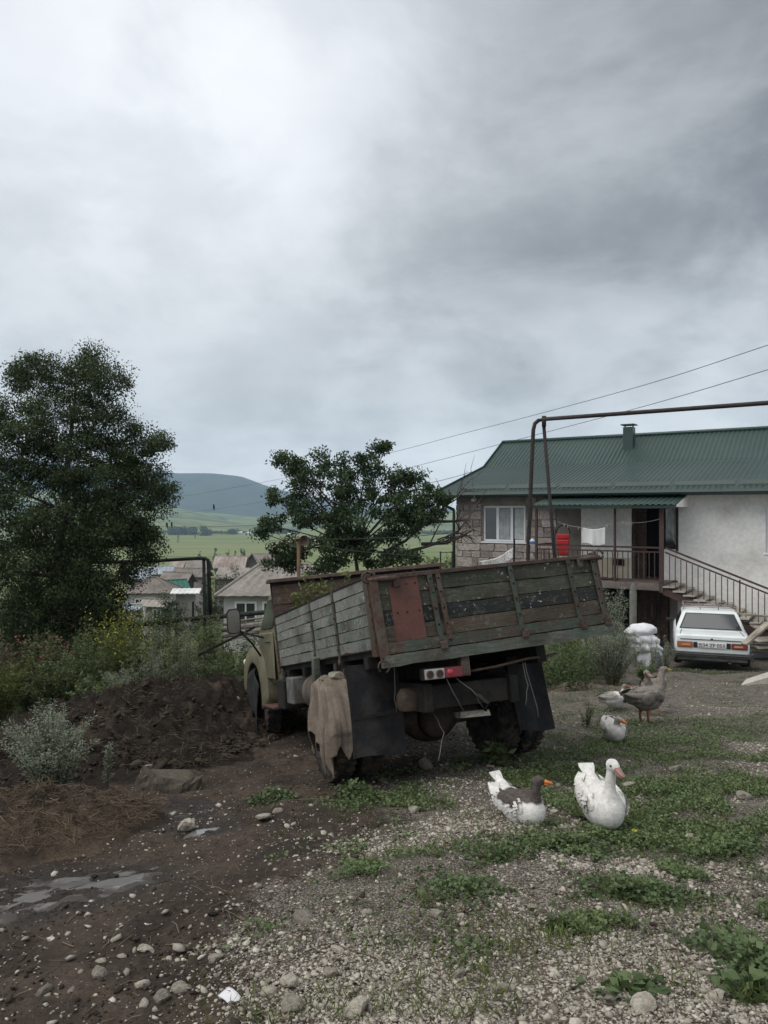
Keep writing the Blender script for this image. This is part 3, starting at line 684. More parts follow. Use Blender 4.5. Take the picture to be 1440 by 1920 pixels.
tp('tool_box', MB().span((-0.98, 1.52, 0.60), (-0.60, 1.84, 0.90)), mat('grey_blue_box_paint', (0.15, 0.155, 0.15), (0.08, 0.075, 0.065), 6), bevel=0.015)
tp('hydraulic_tank', MB().lathe([(0.0, 0), (0.19, 0.01), (0.21, 0.03), (0.21, 0.60), (0.19, 0.62), (0.0, 0.63)], 24, 'y', (-0.72, 0.72, 0.74)), mat('brown_tank_paint', (0.10, 0.085, 0.066), (0.06, 0.05, 0.04), 5), smooth='auto')
tp('fuel_tank', MB().span((0.55, 1.0, 0.45), (0.98, 2.1, 0.85)), m_dark, bevel=0.05)
tp('hydraulic_hose', MB().tube([(-0.80, 2.4, 1.0), (-0.9, 2.25, 0.86), (-0.75, 2.1, 0.90), (-0.6, 2.0, 1.0)], 0.025, 8), m_rubber, smooth=True)
tp('timber_block', MB().box((-0.95, 0.60, 1.00), (0.07, 0.09, 0.26), Matrix.Rotation(0.1, 3, 'X')), w_sill, bevel=0.01)
# rear-view mirror on its bracket
mr_ = tp('mirror', MB().prism([(-0.075, -0.16), (0.06, -0.17), (0.085, -0.13), (0.09, 0.12), (0.06, 0.17), (-0.06, 0.165), (-0.09, 0.12), (-0.095, -0.12)], 0.0, 0.05, 1), m_rubber, bevel=0.012, loc=(-1.34, 3.10, 1.63), rot=(R(8), R(-3), R(-4)))
MB().prism([(-0.065, -0.145), (0.05, -0.155), (0.073, -0.12), (0.078, 0.11), (0.05, 0.155), (-0.05, 0.15), (-0.078, 0.11), (-0.083, -0.11)], -0.006, -0.001, 1).build('mirror_glass', NM('old_mirror_glass').fin((0.45, 0.46, 0.47), 0.12, 0.85, 0.5), mr_)
arm = MB(); arm.tube([(-1.28, 3.14, 1.53), (-1.10, 3.16, 1.32), (-0.96, 3.18, 1.10)], 0.014, 8); arm.tube([(-1.26, 3.14, 1.50), (-1.10, 3.05, 1.43), (-0.95, 2.98, 1.38)], 0.012, 8)
tp('mirror_arm', arm, m_dark, smooth=True)
# tattered black sheet hanging over the front wheel
def cloth_grid(fn, nu, nv, th=0.008):
    b = MB(); b.grid(fn, nu, nv); return b
ft = tp('torn_rubber_skirt', cloth_grid(lambda s_, t: Vector((-1.0-0.03*math.sin(9*s_+2*t)-0.05*t, 3.35+0.75*s_+0.03*math.sin(5*t), 0.98-0.22*(2*s_-1)**2-(0.70+0.10*math.sin(11*s_))*t)), 18, 12), m_rubber, smooth=True)
ft.modifiers.new('t', 'SOLIDIFY').thickness = 0.01

# --- rag over the left rear wheel, and the stone that holds it (things resting on the truck)
RAG = thing('rag', 'brown-grey rag draped over the truck\'s left rear tyre', 'rag', TR.location, TR.rotation_euler)
m_rag = mat('dusty_brown_cloth', (0.165, 0.138, 0.112), (0.115, 0.093, 0.074), 5, 0.95, 0.5, 0.01, spec=0.1, fine=90)
def ragf(s_, t):
    # cloth hanging round the rear tread and the outer wall of the tyre, in deep hanging folds
    ph = s_*8.0+0.35*math.sin(s_*11); fl = abs((ph % 1.0)*2-1)            # sharp-edged folds
    zb = 0.24+0.10*math.sin(s_*9+0.6)+0.10*(fl-0.5)+0.05*math.sin(s_*31)+0.25*max(0, s_-0.62)
    z = 0.972*(1-t)+zb*t; u = min(1, t*1.5)
    yh = 0.500 if z < 0.465 else math.sqrt(max(1e-4, 0.510**2-(z-0.465)**2))
    fold = (0.046*fl**1.3+0.018*math.sin(s_*41+3*t))*u+0.02*math.sin(s_*6+2*t)*u
    if s_ < 0.28: a = s_/0.28; x = -0.87-0.26*a; y = -yh-fold*0.7-0.012
    else: a = (s_-0.28)/0.72; ye = min(0.20, yh*0.6); x = -1.125-max(0, fold)-0.02*t; y = -yh+(ye+yh)*a*(1-0.12*t)+0.02*math.sin(ph*6.28)*u
    if t < 0.14: x = -0.97+(x+0.97)*(0.40+0.60*t/0.14)
    return Vector((x, y, z))
ro = cloth_grid(ragf, 150, 34).build('cloth', m_rag, RAG, smooth=True); ro.modifiers.new('t', 'SOLIDIFY').thickness = 0.009
def stone_mesh(seed, flat=0.65, sub=2, rough=0.28):
    rs = np.random.RandomState(seed); bm = bmesh.new(); bmesh.ops.create_icosphere(bm, subdivisions=sub, radius=1.0)
    pl = [(Vector(rs.normal(size=3)).normalized(), rs.uniform(0.48, 0.8)) for _ in range(18)]
    for v in bm.verts:
        p = v.co.copy()
        for n_, d in pl:
            q = p.dot(n_)
            if q > d: p -= n_*(q-d)*0.92
        p += Vector(rs.normal(size=3))*rough*0.06; v.co = Vector((p.x, p.y*rs.uniform(0.98, 1.02), p.z*flat))
    me = bpy.data.meshes.new('stone'); bm.to_mesh(me); bm.free(); return me
m_stone = mat('pale_grey_stone', (0.36, 0.33, 0.275), (0.25, 0.22, 0.175), 3.0, 0.92, 0.5, 0.05, var=0.2, fine=12)
m_stone_d = mat('earthy_stone', (0.26, 0.235, 0.20), (0.17, 0.145, 0.115), 3.0, 0.92, 0.5, 0.05, var=0.2, fine=12)
p = TM @ Vector((-0.97, -0.18, 0.93+0.03))
st = new_obj('stone', stone_mesh(91, 0.8), None, p, (0.2, 0.1, 0.5), m_stone); st.scale = (0.11, 0.09, 0.075)
tag(st, 'pale stone holding down the rag on the truck tyre', 'stone')
# ================================================================ HOUSE ON THE YARD
PHI = R(33); HB = Vector((2.53, 26.6, -4.5))
HO = thing('village_house', 'stone and white plaster house with green corrugated roof and raised balcony', 'house', HB, (0, 0, -PHI))
HM = Matrix.Translation(HB) @ Matrix.Rotation(-PHI, 4, 'Z'); HMI = HM.inverted()
def hp(px, py, v=0.0):
    """photo pixel -> house local point on the plane y=v"""
    o = HMI @ Vector((0, 0, 0)); d = (HMI.to_3x3() @ Vector(((px-720)/F, 1, (960-py)/F)))
    t = (v-o.y)/d.y; return o+d*t
def hx(px, v=0.0): return hp(px, 960, v).x
def hpart(name, mb, m, parent=HO, **k): return mb.build(name, m, parent, **k)
m_mortar = mat('grey_mortar', (0.30, 0.275, 0.25), (0.22, 0.20, 0.18), 3, 0.95, 0.5, 0.02)
m_tuff = mat('pink_grey_tuff', (0.345, 0.300, 0.272), (0.235, 0.205, 0.186), 4, 0.95, 0.8, 0.03, var=0.30, fine=14)
m_white = mat('old_white_plaster', (0.78, 0.77, 0.74), (0.60, 0.58, 0.54), 0.9, 0.9, 0.35, 0.02, var=0.06, fine=9, lo=0.45, hi=0.75)
m_greyrender = mat('bare_cement_render', (0.19, 0.168, 0.148), (0.14, 0.122, 0.108), 1.5, 0.95, 0.4, 0.02, var=0.1)
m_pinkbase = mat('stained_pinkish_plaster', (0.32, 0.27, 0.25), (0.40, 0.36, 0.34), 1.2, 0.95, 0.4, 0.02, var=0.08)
m_roofg = mat('green_metal_roofing', (0.018, 0.040, 0.032), (0.026, 0.050, 0.041), 0.45, 0.42, 0.0, var=0.06, spec=0.5)
m_dkgreen = mat('dark_green_metal', (0.012, 0.030, 0.024), (0.016, 0.038, 0.030), 1, 0.45, 0, var=0.05, spec=0.45)
m_upvc = NM('white_window_plastic').fin((0.70, 0.71, 0.72), 0.35, 0, 0.5)
m_pane = NM('house_window_glass').fin((0.025, 0.03, 0.033), 0.04, 0, 0.9)
m_brown = mat('brown_painted_iron', (0.055, 0.034, 0.030), (0.075, 0.045, 0.038), 4, 0.6, 0.15, 0.003)
m_conc = mat('balcony_concrete', (0.17, 0.145, 0.130), (0.12, 0.10, 0.09), 2, 0.9, 0.4, 0.01)
m_step = mat('pale_stone_step', (0.36, 0.33, 0.28), (0.28, 0.25, 0.21), 3, 0.9, 0.4, 0.01)
w_door = wood('dark_plank_door', (0.040, 0.026, 0.020), (0.075, 0.050, 0.038), 0.55)
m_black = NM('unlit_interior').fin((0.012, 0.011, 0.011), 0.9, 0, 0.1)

EZ = 5.13            # eave height over house base
UR = 13.5            # right end of the house, outside the picture
u_s0, u_s1 = 0.0, hx(1043); u_g1 = hx(1090); u_d0, u_d1 = hx(1184), hx(1241); u_dw = hx(1271)
BZ = hp(1180, 1092, -1.35).z      # balcony floor top
# the window openings
wx0, wx1 = hx(905), hx(985); wz1, wz0 = hp(945, 948).z, hp(945, 1016).z
vx0 = hx(1436); vz1, vz0 = hp(1438, 948).z, hp(1438, 1037).z
def wall_with_hole(u0, u1, z0, z1, hole, v0=0.0, v1=0.4):
    b = MB()
    if hole is None: return b.span((u0, v0, z0), (u1, v1, z1))
    a, c, d, e_ = hole
    b.span((u0, v0, z0), (a, v1, z1)); b.span((c, v0, z0), (u1, v1, z1)); b.span((a, v0, z0), (c, v1, d)); b.span((a, v0, e_), (c, v1, z1)); return b
stone_wall = hpart('stone_wall', wall_with_hole(u_s0, u_s1, 0, EZ, (wx0, wx1, wz0, wz1)), m_mortar)
# every tuff block is its own stone
rs = np.random.RandomState(5); blocks = []
for i in range(6):
    b = MB().box((0, 0, 0), (1, 1, 1)); blocks.append(b.mesh('stone_block', bevel=0.06, jitter=0.075))
z = BZ-0.9; row = 0; nb = 0
while z < EZ-0.12:
    h = rs.uniform(0.17, 0.34); h = min(h, EZ-0.10-z); u = -0.02+(0.2 if row % 2 else 0)*rs.uniform(0.6, 1)
    if row % 2: u = -0.02
    first = True
    while u < u_s1-0.05:
        l_ = rs.uniform(0.22, 0.62) if not (first and row % 2) else rs.uniform(0.2, 0.3); first = False
        e_ = min(u+l_, u_s1)
        segs = [(u, e_)]
        if z+h > wz0-0.05 and z < wz1+0.12:
            segs = []
            if u < wx0-0.03: segs.append((u, min(e_, wx0-0.03)))
            if e_ > wx1+0.03: segs.append((max(u, wx1+0.03), e_))
        for a, c in segs:
            if c-a < 0.07: continue
            o = new_obj('stone_block', blocks[rs.randint(6)], stone_wall, ((a+c)/2, -0.004-rs.uniform(0, 0.014), z+h/2), (0, 0, rs.uniform(-.01, .01)), m_tuff)
            o.scale = (c-a-0.022, 0.06, h-0.022); nb += 1
        u = e_
    z += h; row += 1
hpart('wall_render', wall_with_hole(u_s1, u_g1, 0, EZ, None, -0.015), m_greyrender)
white = hpart('plaster_wall', MB().span((u_g1, -0.02, BZ-0.2), (u_d0, 0.4, EZ)), m_white)
white2 = hpart('plaster_wall', wall_with_hole(u_dw, UR, 0, EZ, (vx0, vx0+1.5, vz0, vz1), -0.022), m_white)
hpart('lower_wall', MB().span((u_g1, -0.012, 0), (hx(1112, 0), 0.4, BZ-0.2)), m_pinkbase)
m_cellar = mat('shaded_cellar_stone', (0.10, 0.088, 0.078), (0.065, 0.056, 0.05), 2)  # stone colour darkened to add to the shade inside the open cellar
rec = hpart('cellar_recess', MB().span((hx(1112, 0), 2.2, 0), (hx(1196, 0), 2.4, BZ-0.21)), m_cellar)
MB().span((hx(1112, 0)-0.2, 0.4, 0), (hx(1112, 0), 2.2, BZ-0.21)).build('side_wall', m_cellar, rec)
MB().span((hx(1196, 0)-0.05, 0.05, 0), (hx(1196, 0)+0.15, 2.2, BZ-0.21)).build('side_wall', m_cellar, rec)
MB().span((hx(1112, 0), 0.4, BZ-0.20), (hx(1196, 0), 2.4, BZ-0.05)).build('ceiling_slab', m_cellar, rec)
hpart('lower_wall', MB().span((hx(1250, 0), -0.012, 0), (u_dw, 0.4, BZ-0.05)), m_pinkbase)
hpart('wall_dado', MB().span((u_s1+0.05, -0.026, BZ), (u_d0-0.02, -0.021, BZ+0.62)), mat('cream_dado_paint', (0.50, 0.45, 0.35), (0.42, 0.37, 0.29), 2, 0.8, 0.1))
hpart('side_wall', MB().span((0.0, 0.4, 0), (0.4, 9.5, EZ)), m_mortar)
hpart('back_wall', MB().span((0.4, 9.1, 0), (UR, 9.5, EZ)), m_mortar)
gw = MB(); gw.loft([[(0.05, 0.3, EZ), (0.05, 9.6, EZ), (0.05, 5.04, EZ+1.95), (0.05, 3.27, EZ+0.92)], [(0.35, 0.3, EZ), (0.35, 9.6, EZ), (0.35, 5.04, EZ+1.95), (0.35, 3.27, EZ+0.92)]]); hpart('gable', gw, m_mortar)
# windows
def window(x0, x1, z0, z1, cells, curtains):
    fr = MB(); t = 0.075; v0, v1 = 0.06, 0.13
    fr.span((x0, v0, z0), (x0+t, v1, z1)); fr.span((x1-t, v0, z0), (x1, v1, z1)); fr.span((x0+t, v0, z1-t), (x1-t, v1, z1)); fr.span((x0+t, v0, z0), (x1-t, v1, z0+t))
    for c in cells[1:-1]:
        xm = x0+(x1-x0)*c; fr.span((xm-0.05, v0+0.003, z0+t), (xm+0.05, v1-0.003, z1-t))
    wo = hpart('window', fr, m_upvc, bevel=0.008)
    for i in range(len(cells)-1):
        a = x0+(x1-x0)*cells[i]+0.06; c = x0+(x1-x0)*cells[i+1]-0.06
        MB().span((a, 0.095, z0+0.07), (c, 0.101, z1-0.07)).build('pane', m_pane, wo)
        if curtains[i]:
            def cf(s_, t_, a=a, c=c): return Vector((a+(c-a)*(0.1+0.8*s_), 0.075+0.012*math.sin(s_*22), z0+0.1+(z1-z0-0.2)*t_))
    MB().span((x0-0.05, -0.05, z0-0.05), (x1+0.05, 0.06, z0-0.001)).build('sill', m_upvc, wo, bevel=0.008)
    return wo
w1 = window(wx0, wx1, wz0, wz1, (0, 0.34, 0.67, 1.0), (0, 1, 1))
m_curt = mat('net_curtain', (0.40, 0.42, 0.42), (0.30, 0.32, 0.32), 4, 0.9, 0)
for a, c in ((0.36, 0.62), (0.73, 0.95)):
    x0_, x1_ = wx0+(wx1-wx0)*a, wx0+(wx1-wx0)*c
    g_ = MB().grid(lambda s_, t_: Vector((x0_+(x1_-x0_)*s_, 0.088-0.004*math.sin(s_*25), wz0+0.09+(wz1-wz0-0.18)*t_)), 30, 1)
    g_.build('curtain', m_curt, w1, smooth=True)
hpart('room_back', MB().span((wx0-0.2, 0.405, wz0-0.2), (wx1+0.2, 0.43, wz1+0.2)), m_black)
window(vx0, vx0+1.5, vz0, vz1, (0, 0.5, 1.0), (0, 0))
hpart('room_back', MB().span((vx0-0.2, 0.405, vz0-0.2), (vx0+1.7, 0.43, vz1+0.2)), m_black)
# entrance: dark doorway, open door leaf and side light
DZ1 = hp(1210, 950, 0).z+0.1
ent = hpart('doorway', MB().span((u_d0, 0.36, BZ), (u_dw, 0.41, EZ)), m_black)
MB().span((u_d0, 0.02, BZ), (u_d0+0.12, 0.36, EZ-0.05)).build('door_frame', w_door, ent)
MB().span((u_d1-0.05, 0.02, BZ), (u_d1+0.06, 0.36, EZ-0.05)).build('door_frame', w_door, ent)
MB().span((u_d0+0.12, 0.10, BZ), (u_d0+0.42, 0.15, EZ-0.3)).build('door_leaf', w_door, ent, bevel=0.01)
MB().span((u_d0+0.12, 0.02, BZ), (u_d1-0.05, 0.34, BZ+0.06)).build('threshold', w_door, ent)
sl = hp(1255, 1030, 0).z
MB().span((u_d1+0.06, 0.02, BZ), (u_dw, 0.35, sl)).build('panel', m_white, ent)
MB().span((u_d1+0.08, 0.12, sl), (u_dw-0.05, 0.13, EZ-0.1)).build('side_light', m_pane, ent)
MB().grid(lambda s_, t: Vector((u_d1+0.15+0.40*s_, 0.08+0.02*math.sin(12*s_), sl+0.55+0.95*t-0.75*s_*(1-t))), 14, 6).build('curtain', m_curt, ent, smooth=True).modifiers.new('t', 'SOLIDIFY').thickness = 0.006
MB().span((u_dw-0.05, -0.04, sl-0.05), (u_dw+0.02, 0.02, EZ-0.1)).build('side_light_frame', w_door, ent)

# roof: corrugated sheets, shallow below and steep above the break
def corr(prof, u0, u1, pitch=0.15, depth=0.028, over=()):
    us = np.arange(u0, u1, pitch/4); b = MB(); n = len(prof)
    for i, u in enumerate(us):
        hgt = (0, depth, depth, 0)[i % 4]
        for (v, z_) in prof: b.v.append((u, v, z_+hgt))
    for i in range(len(us)-1):
        for j in range(n-1):
            a = i*n+j; b.f.append((a, a+n, a+n+1, a+1))
    return b
e0, bk, rd = (-0.62, EZ-0.02), (3.27, EZ+1.06), (5.04, EZ+2.16)
rf = hpart('roof', corr([e0, bk, rd], -0.55, UR), m_roofg); tag(rf, 'dark green corrugated metal roof'); rf.modifiers.new('t', 'SOLIDIFY').thickness = 0.006
for prof in ([rd, (10.2, EZ-0.02)],):
    o = MB(); o = corr(prof, -0.50, UR).build('roof_slope', m_roofg, rf); o.modifiers.new('t', 'SOLIDIFY').thickness = 0.006
MB().tube([(-0.55, rd[0], rd[1]+0.04), (UR, rd[0], rd[1]+0.04)], 0.07, 8).build('ridge_cap', m_roofg, rf, smooth=True)
vb = MB(); vb.bar((-0.55, e0[0], e0[1]+0.01), (-0.55, bk[0], bk[1]+0.01), 0.03, 0.16); vb.bar((-0.552, bk[0], bk[1]+0.01), (-0.552, rd[0], rd[1]+0.01), 0.03, 0.16); vb.build('verge_board', m_roofg, rf)
for i in range(7):
    a = 0.25+i*1.75; sv = -0.10; szz = e0[1]+(sv-e0[0])*(bk[1]-e0[1])/(bk[0]-e0[0])
    MB().bar((a, sv, szz+0.09), (a+1.62, sv, szz+0.09), 0.02, 0.13, up=(0, 0.35, 1)).build('snow_guard', m_roofg, rf)
hpart('soffit', MB().span((-0.5, -0.60, EZ-0.14), (UR, 0.02, EZ-0.06)), m_dkgreen)
gt = hpart('gutter', MB().tube([(-0.6, -0.68, EZ-0.06), (UR, -0.68, EZ-0.06)], 0.075, 8), m_dkgreen, smooth='auto')
MB().tube([(-0.42, -0.66, EZ-0.1), (-0.42, -0.62, EZ-0.3), (-0.08, -0.10, EZ-0.55), (-0.08, -0.08, EZ-0.75), (-0.08, -0.08, 1.0)], 0.055, 8).build('downpipe', m_dkgreen, gt, smooth=True)
cpos = hp(1180, 815, 4.3)
ch = hpart('chimney', MB().span((cpos.x-0.17, 4.10, cpos.z-0.8), (cpos.x+0.17, 4.45, cpos.z+0.26)), m_roofg)
MB().span((cpos.x-0.24, 4.02, cpos.z+0.33), (cpos.x+0.24, 4.53, cpos.z+0.365)).build('cap', m_roofg, ch)
for sx in (-.14, .14): MB().span((cpos.x+sx-0.02, 4.25, cpos.z+0.25), (cpos.x+sx+0.02, 4.29, cpos.z+0.34)).build('cap_leg', m_dkgreen, ch)

# awning over the balcony
a0, a1 = hx(1000, -1.5), hx(1272, -1.4)
az0, az1 = hp(1140, 947, -1.5).z, EZ-0.17
aw = hpart('awning', corr([(-1.62, az0), (-0.02, az0+0.33)], a0, a1, 0.16, 0.025), m_roofg); aw.modifiers.new('t', 'SOLIDIFY').thickness = 0.006
MB().span((a0, -1.60, az0-0.10), (a1-0.02, -1.55, az0-0.015)).build('fascia', m_dkgreen, aw)
MB().loft([[(a1-0.03, -1.58, az0-0.06), (a1-0.03, -0.03, az0-0.06), (a1-0.03, -0.03, az0+0.31), (a1-0.03, -1.58, az0-0.012)], [(a1+0.0, -1.58, az0-0.06), (a1+0.0, -0.03, az0-0.06), (a1+0.0, -0.03, az0+0.31), (a1+0.0, -1.58, az0-0.012)]]).build('end_board', m_white, aw)
# balcony
VB = -1.35
b0, b1 = hx(1003, VB), hx(1241, VB)
bal = hpart('balcony', MB().span((b0, VB, BZ-0.20), (b1+0.03, -0.03, BZ)), m_conc, bevel=0.01)
RZ = hp(1160, 1025, VB).z; R2 = RZ-0.13
rl = hpart('balcony_railing', MB().span((b0, VB+0.02, RZ-0.03), (b1-0.06, VB+0.06, RZ+0.02)), m_brown)
MB().span((b0, VB+0.025, R2-0.02), (b1-0.06, VB+0.055, R2+0.02)).build('rail', m_brown, rl); MB().span((b0, VB+0.025, BZ+0.07), (b1-0.06, VB+0.055, BZ+0.10)).build('rail', m_brown, rl)
me_bal = MB().span((-0.011, -0.011, 0), (0.011, 0.011, R2-0.02-BZ-0.10)).mesh('baluster')
nbal = int((b1-b0-0.2)/0.145)
for i in range(1, nbal+1): new_obj('baluster', me_bal, rl, (b0+(b1-b0-0.06)*i/(nbal+1), VB+0.04, BZ+0.10), mat=m_brown)
for x, t, top in ((b1-0.02, 0.055, az0-0.10), (hx(1152, VB), 0.025, az0-0.10), (b0+0.03, 0.03, az0-0.10)):
    MB().span((x-t, VB+0.0, BZ if t < 0.05 else BZ-0.25), (x+t, VB+0.09, top)).build('post', m_brown, rl)
MB().span((b0+0.0, VB+0.10, RZ-0.03), (b0+0.04, -0.03, RZ+0.02)).build('rail', m_brown, rl)
for i in range(7): new_obj('baluster', me_bal, rl, (b0+0.02, VB+0.2+i*0.15, BZ+0.10), mat=m_brown)
# stairs down along the wall
s0 = Vector((b1+0.05, VB, BZ)); e_pt = hp(1440, 1178, VB)
run = e_pt.x-s0.x; rise = s0.z-e_pt.z; slope = rise/run; nst = 18; tread = 0.27; 
str_ = hpart('staircase', MB().bar((s0.x, VB+0.05, s0.z-0.20), (s0.x+nst*tread, VB+0.05, s0.z-0.20-nst*tread*slope), 0.08, 0.20), m_brown)
MB().bar((s0.x, VB+0.60, s0.z-0.20), (s0.x+nst*tread, VB+0.60, s0.z-0.20-nst*tread*slope), 0.9, 0.08).build('flight_slab', m_conc, str_)
for i in range(nst):
    MB().span((s0.x+i*tread-0.02, VB-0.05, s0.z-0.05-(i+0.55)*tread*slope), (s0.x+(i+1)*tread+0.03, -0.06, s0.z-(i+0.55)*tread*slope)).build('step', m_step, str_, bevel=0.008, jitter=0.006)
hr = RZ-BZ
sr = hpart('stair_railing', MB().bar((s0.x+0.03, VB+0.04, RZ), (s0.x+nst*tread, VB+0.04, RZ-(nst*tread-0.03)*slope), 0.04, 0.05), m_brown)
MB().bar((s0.x+0.03, VB+0.04, R2), (s0.x+nst*tread, VB+0.04, R2-(nst*tread-0.03)*slope), 0.03, 0.04).build('rail', m_brown, sr)
for i in range(1, 32):
    x = s0.x+i*0.15
    if x > s0.x+nst*tread: break
    zt = R2-0.02-(x-s0.x)*slope
    big = i == 13
    MB().span((x-(0.018 if big else 0.011), VB+0.03, s0.z-0.05-(x-s0.x)*slope), (x+(0.018 if big else 0.011), VB+0.052, zt+(0.1 if big else 0))).build('baluster', rusty('red_oxide_post', (0.11, 0.03, 0.025)) if big else m_brown, sr)
# cellar door under the balcony
cz1 = hp(1220, 1110, -0.2).z; c0, c1 = hx(1195, -0.15), hx(1243, -0.15)
cdr = hpart('cellar_door', MB().span((c0, -0.10, 0.1), (c1, -0.06, cz1)), w_door)
n = 8
for i in range(n):
    a = c0+(c1-c0)*i/n; MB().span((a+0.006, -0.135, 0.12), (a+(c1-c0)/n-0.006, -0.10, cz1-0.02)).build('plank', w_door, cdr, bevel=0.004, jitter=0.004)
for z in (0.5, cz1-0.35): MB().span((c0+0.02, -0.165, z), (c1-0.02, -0.137, z+0.11)).build('ledge', w_door, cdr, bevel=0.004)
MB().bar((c0+0.05, -0.15, 0.6), (c1-0.05, -0.15, cz1-0.40), 0.025, 0.10, up=(0, -1, 0)).build('brace', w_door, cdr)
MB().span((c1, -0.20, 0), (c1+0.16, -0.02, cz1+0.05)).build('jamb', w_door, cdr, bevel=0.01); MB().span((c0-0.16, -0.20, 0), (c0, -0.02, cz1+0.05)).build('jamb', w_door, cdr, bevel=0.01)
MB().span((c0-0.16, -0.20, cz1+0.05), (c1+0.16, -0.02, cz1+0.2)).build('lintel', m_conc, cdr, bevel=0.01)

# --- things on the balcony
def at_house(px, py, v): return HM @ hp(px, py, v)
m_red = mat('red_plastic', (0.50, 0.020, 0.028), (0.40, 0.016, 0.022), 4, 0.4, 0, var=0.05, spec=0.5)
c = hp(1056, 1042, -1.05); sl_ = thing('plastic_sled', 'bright red plastic sled with black hoop hung behind the balcony rail', 'sled', HM @ c, (0, 0, -PHI))
tz = hp(1056, 1001, -1.05).z-c.z; hw = 0.20
b = MB()
for i in range(4):
    z0, z1 = tz*i/4, tz*(i+1)/4-0.02; wv = hw*(0.80+0.06*i)
    b.prism([(-wv, z0+0.02), (wv, z0+0.02), (wv*1.06, z1), (-wv*1.06, z1)], -0.05, 0.03, 1)
b.prism([(-hw*0.75, 0.0), (hw*0.75, 0.0), (hw*1.0, tz), (-hw*1.0, tz)], -0.02, 0.05, 1)
b.build('shell', m_red, sl_, bevel=0.015)
MB().tube([(0.24*math.cos(a)*0.9, 0.0, tz+0.02+0.24*math.sin(a)) for a in np.linspace(0.0, math.pi, 14)], 0.017, 6).build('hoop', m_rubber, sl_, smooth=True)
# clothes line and cloth
lnA, lnB = hp(1045, 978, -1.30), hp(1152, 980, -1.30); lnC, lnD = hp(1152, 975, -1.25), hp(1240, 972, -1.30)
def sag(a, c_, dz, n=16): return [a.lerp(c_, i/n)-Vector((0, 0, 4*dz*(i/n)*(1-i/n))) for i in range(n+1)]
m_line = mat('clothes_line_cord', (0.42, 0.41, 0.38), None, 5, 0.8, 0)
cl = thing('clothes_line', 'sagging clothes line with pegs along the balcony', 'clothes line', HB, (0, 0, -PHI))
pts1 = sag(lnA, lnB, 0.16); pts2 = sag(lnC, lnD, 0.10)
MB().tube(pts1, 0.007, 5).build('cord', m_line, cl); MB().tube(pts2, 0.007, 5).build('cord', m_line, cl)
for pts, ids in ((pts1, (2, 3, 6, 7, 8, 14)), (pts2, (3, 4, 5, 6))):
    for i in ids: MB().box(pts[i]+Vector((0, 0, -0.03)), (0.022, 0.03, 0.09)).build('peg', m_line, cl)
q0 = hp(1090, 988, -1.30); q1 = hp(1135, 986, -1.30); zb = hp(1110, 1022, -1.30).z
wcl = thing('hanging_cloth', 'white cloth pegged on the balcony clothes line', 'laundry', HM @ q0, (0, 0, -PHI))
MB().grid(lambda s_, t: Vector(((q1.x-q0.x)*s_, 0.05*math.sin(s_*9+1)*t+0.015*math.sin(s_*23), -0.06*math.sin(math.pi*s_)*(1-t)+(zb-q0.z)*t*(1-0.08*math.sin(s_*7)))), 30, 12).build('cloth', NM('white_laundry').fin((0.68, 0.68, 0.67), 0.9, 0, 0.1), wcl, smooth=True).modifiers.new('t', 'SOLIDIFY').thickness = 0.01
# lace cloth on a line near the gas pipe
l0 = at_house(962, 1027, -2.2); l1 = at_house(898, 1052, -2.2); l2 = at_house(962, 1047, -2.2)
k = NM('patterned_lace'); v = k.vec((1, 1, 1)); k.fin(k.mix(k.ramp(k.vor(v, 22), 0.25, 0.35), (0.12, 0.11, 0.11), (0.62, 0.61, 0.60)), 0.9)
lc = MB().grid(lambda s_, t: l0.lerp(l1, s_).lerp(l2.lerp(l1+Vector((0.2, 0, -0.25)), s_), t)+Vector((0, 0.06*math.sin(s_*10), -0.1*math.sin(math.pi*s_))), 20, 8).build('lace_cloth', k.m, smooth=True)
lc.modifiers.new('t', 'SOLIDIFY').thickness = 0.008; tag(lc, 'white patterned lace cloth hanging slanted below the house window', 'cloth')
lp = thing('clothes_post', 'thin dark stake at the end of the lace cloth', 'post', at_house(963, 1060, -2.2)); MB().tube([(0, 0, -1.6), (0.02, 0, 0.8)], 0.03, 6).build('stake', m_dark, lp)
# shoes by the wall
m_shoe = mat('worn_black_shoe', (0.03, 0.02, 0.02), None, 6, 0.5, 0)
for px, lab in ((1133, 'dark shoe lying on the balcony floor nearer the truck'), (1152, 'dark shoe lying on the balcony floor nearer the doorway')):
    c = hp(px, 1072, -0.9); so = thing('shoe', lab, 'shoe', HM @ Vector((c.x, -0.9, BZ)), (0, 0, -PHI), 'shoes on the balcony')
    MB().ball((0, 0, 0.045), (0.15, 0.05, 0.045), 12, 8).build('upper', m_shoe, so, smooth=True); MB().span((-0.15, -0.045, 0), (0.15, 0.045, 0.02)).build('sole', m_rubber, so, bevel=0.01)
wc = hp(1160, 1054, -0.02); vt = tag(MB().span((-0.18, -0.03, -0.10), (0.18, 0.0, 0.10)).build('wall_bracket', m_dark, None, HM @ wc, (0, 0, -PHI), bevel=0.02), 'small dark bracket on the cream balcony wall', 'bracket')
# floodlight under the eave
fc = hp(888, 937, -0.2); fo_ = tag(MB().ball((0, 0, 0), (0.10, 0.08, 0.07), 10, 8).build('outdoor_lamp', m_upvc, None, HM @ fc, (0, 0, -PHI), smooth=True), 'small white lamp under the eave above the window', 'lamp')
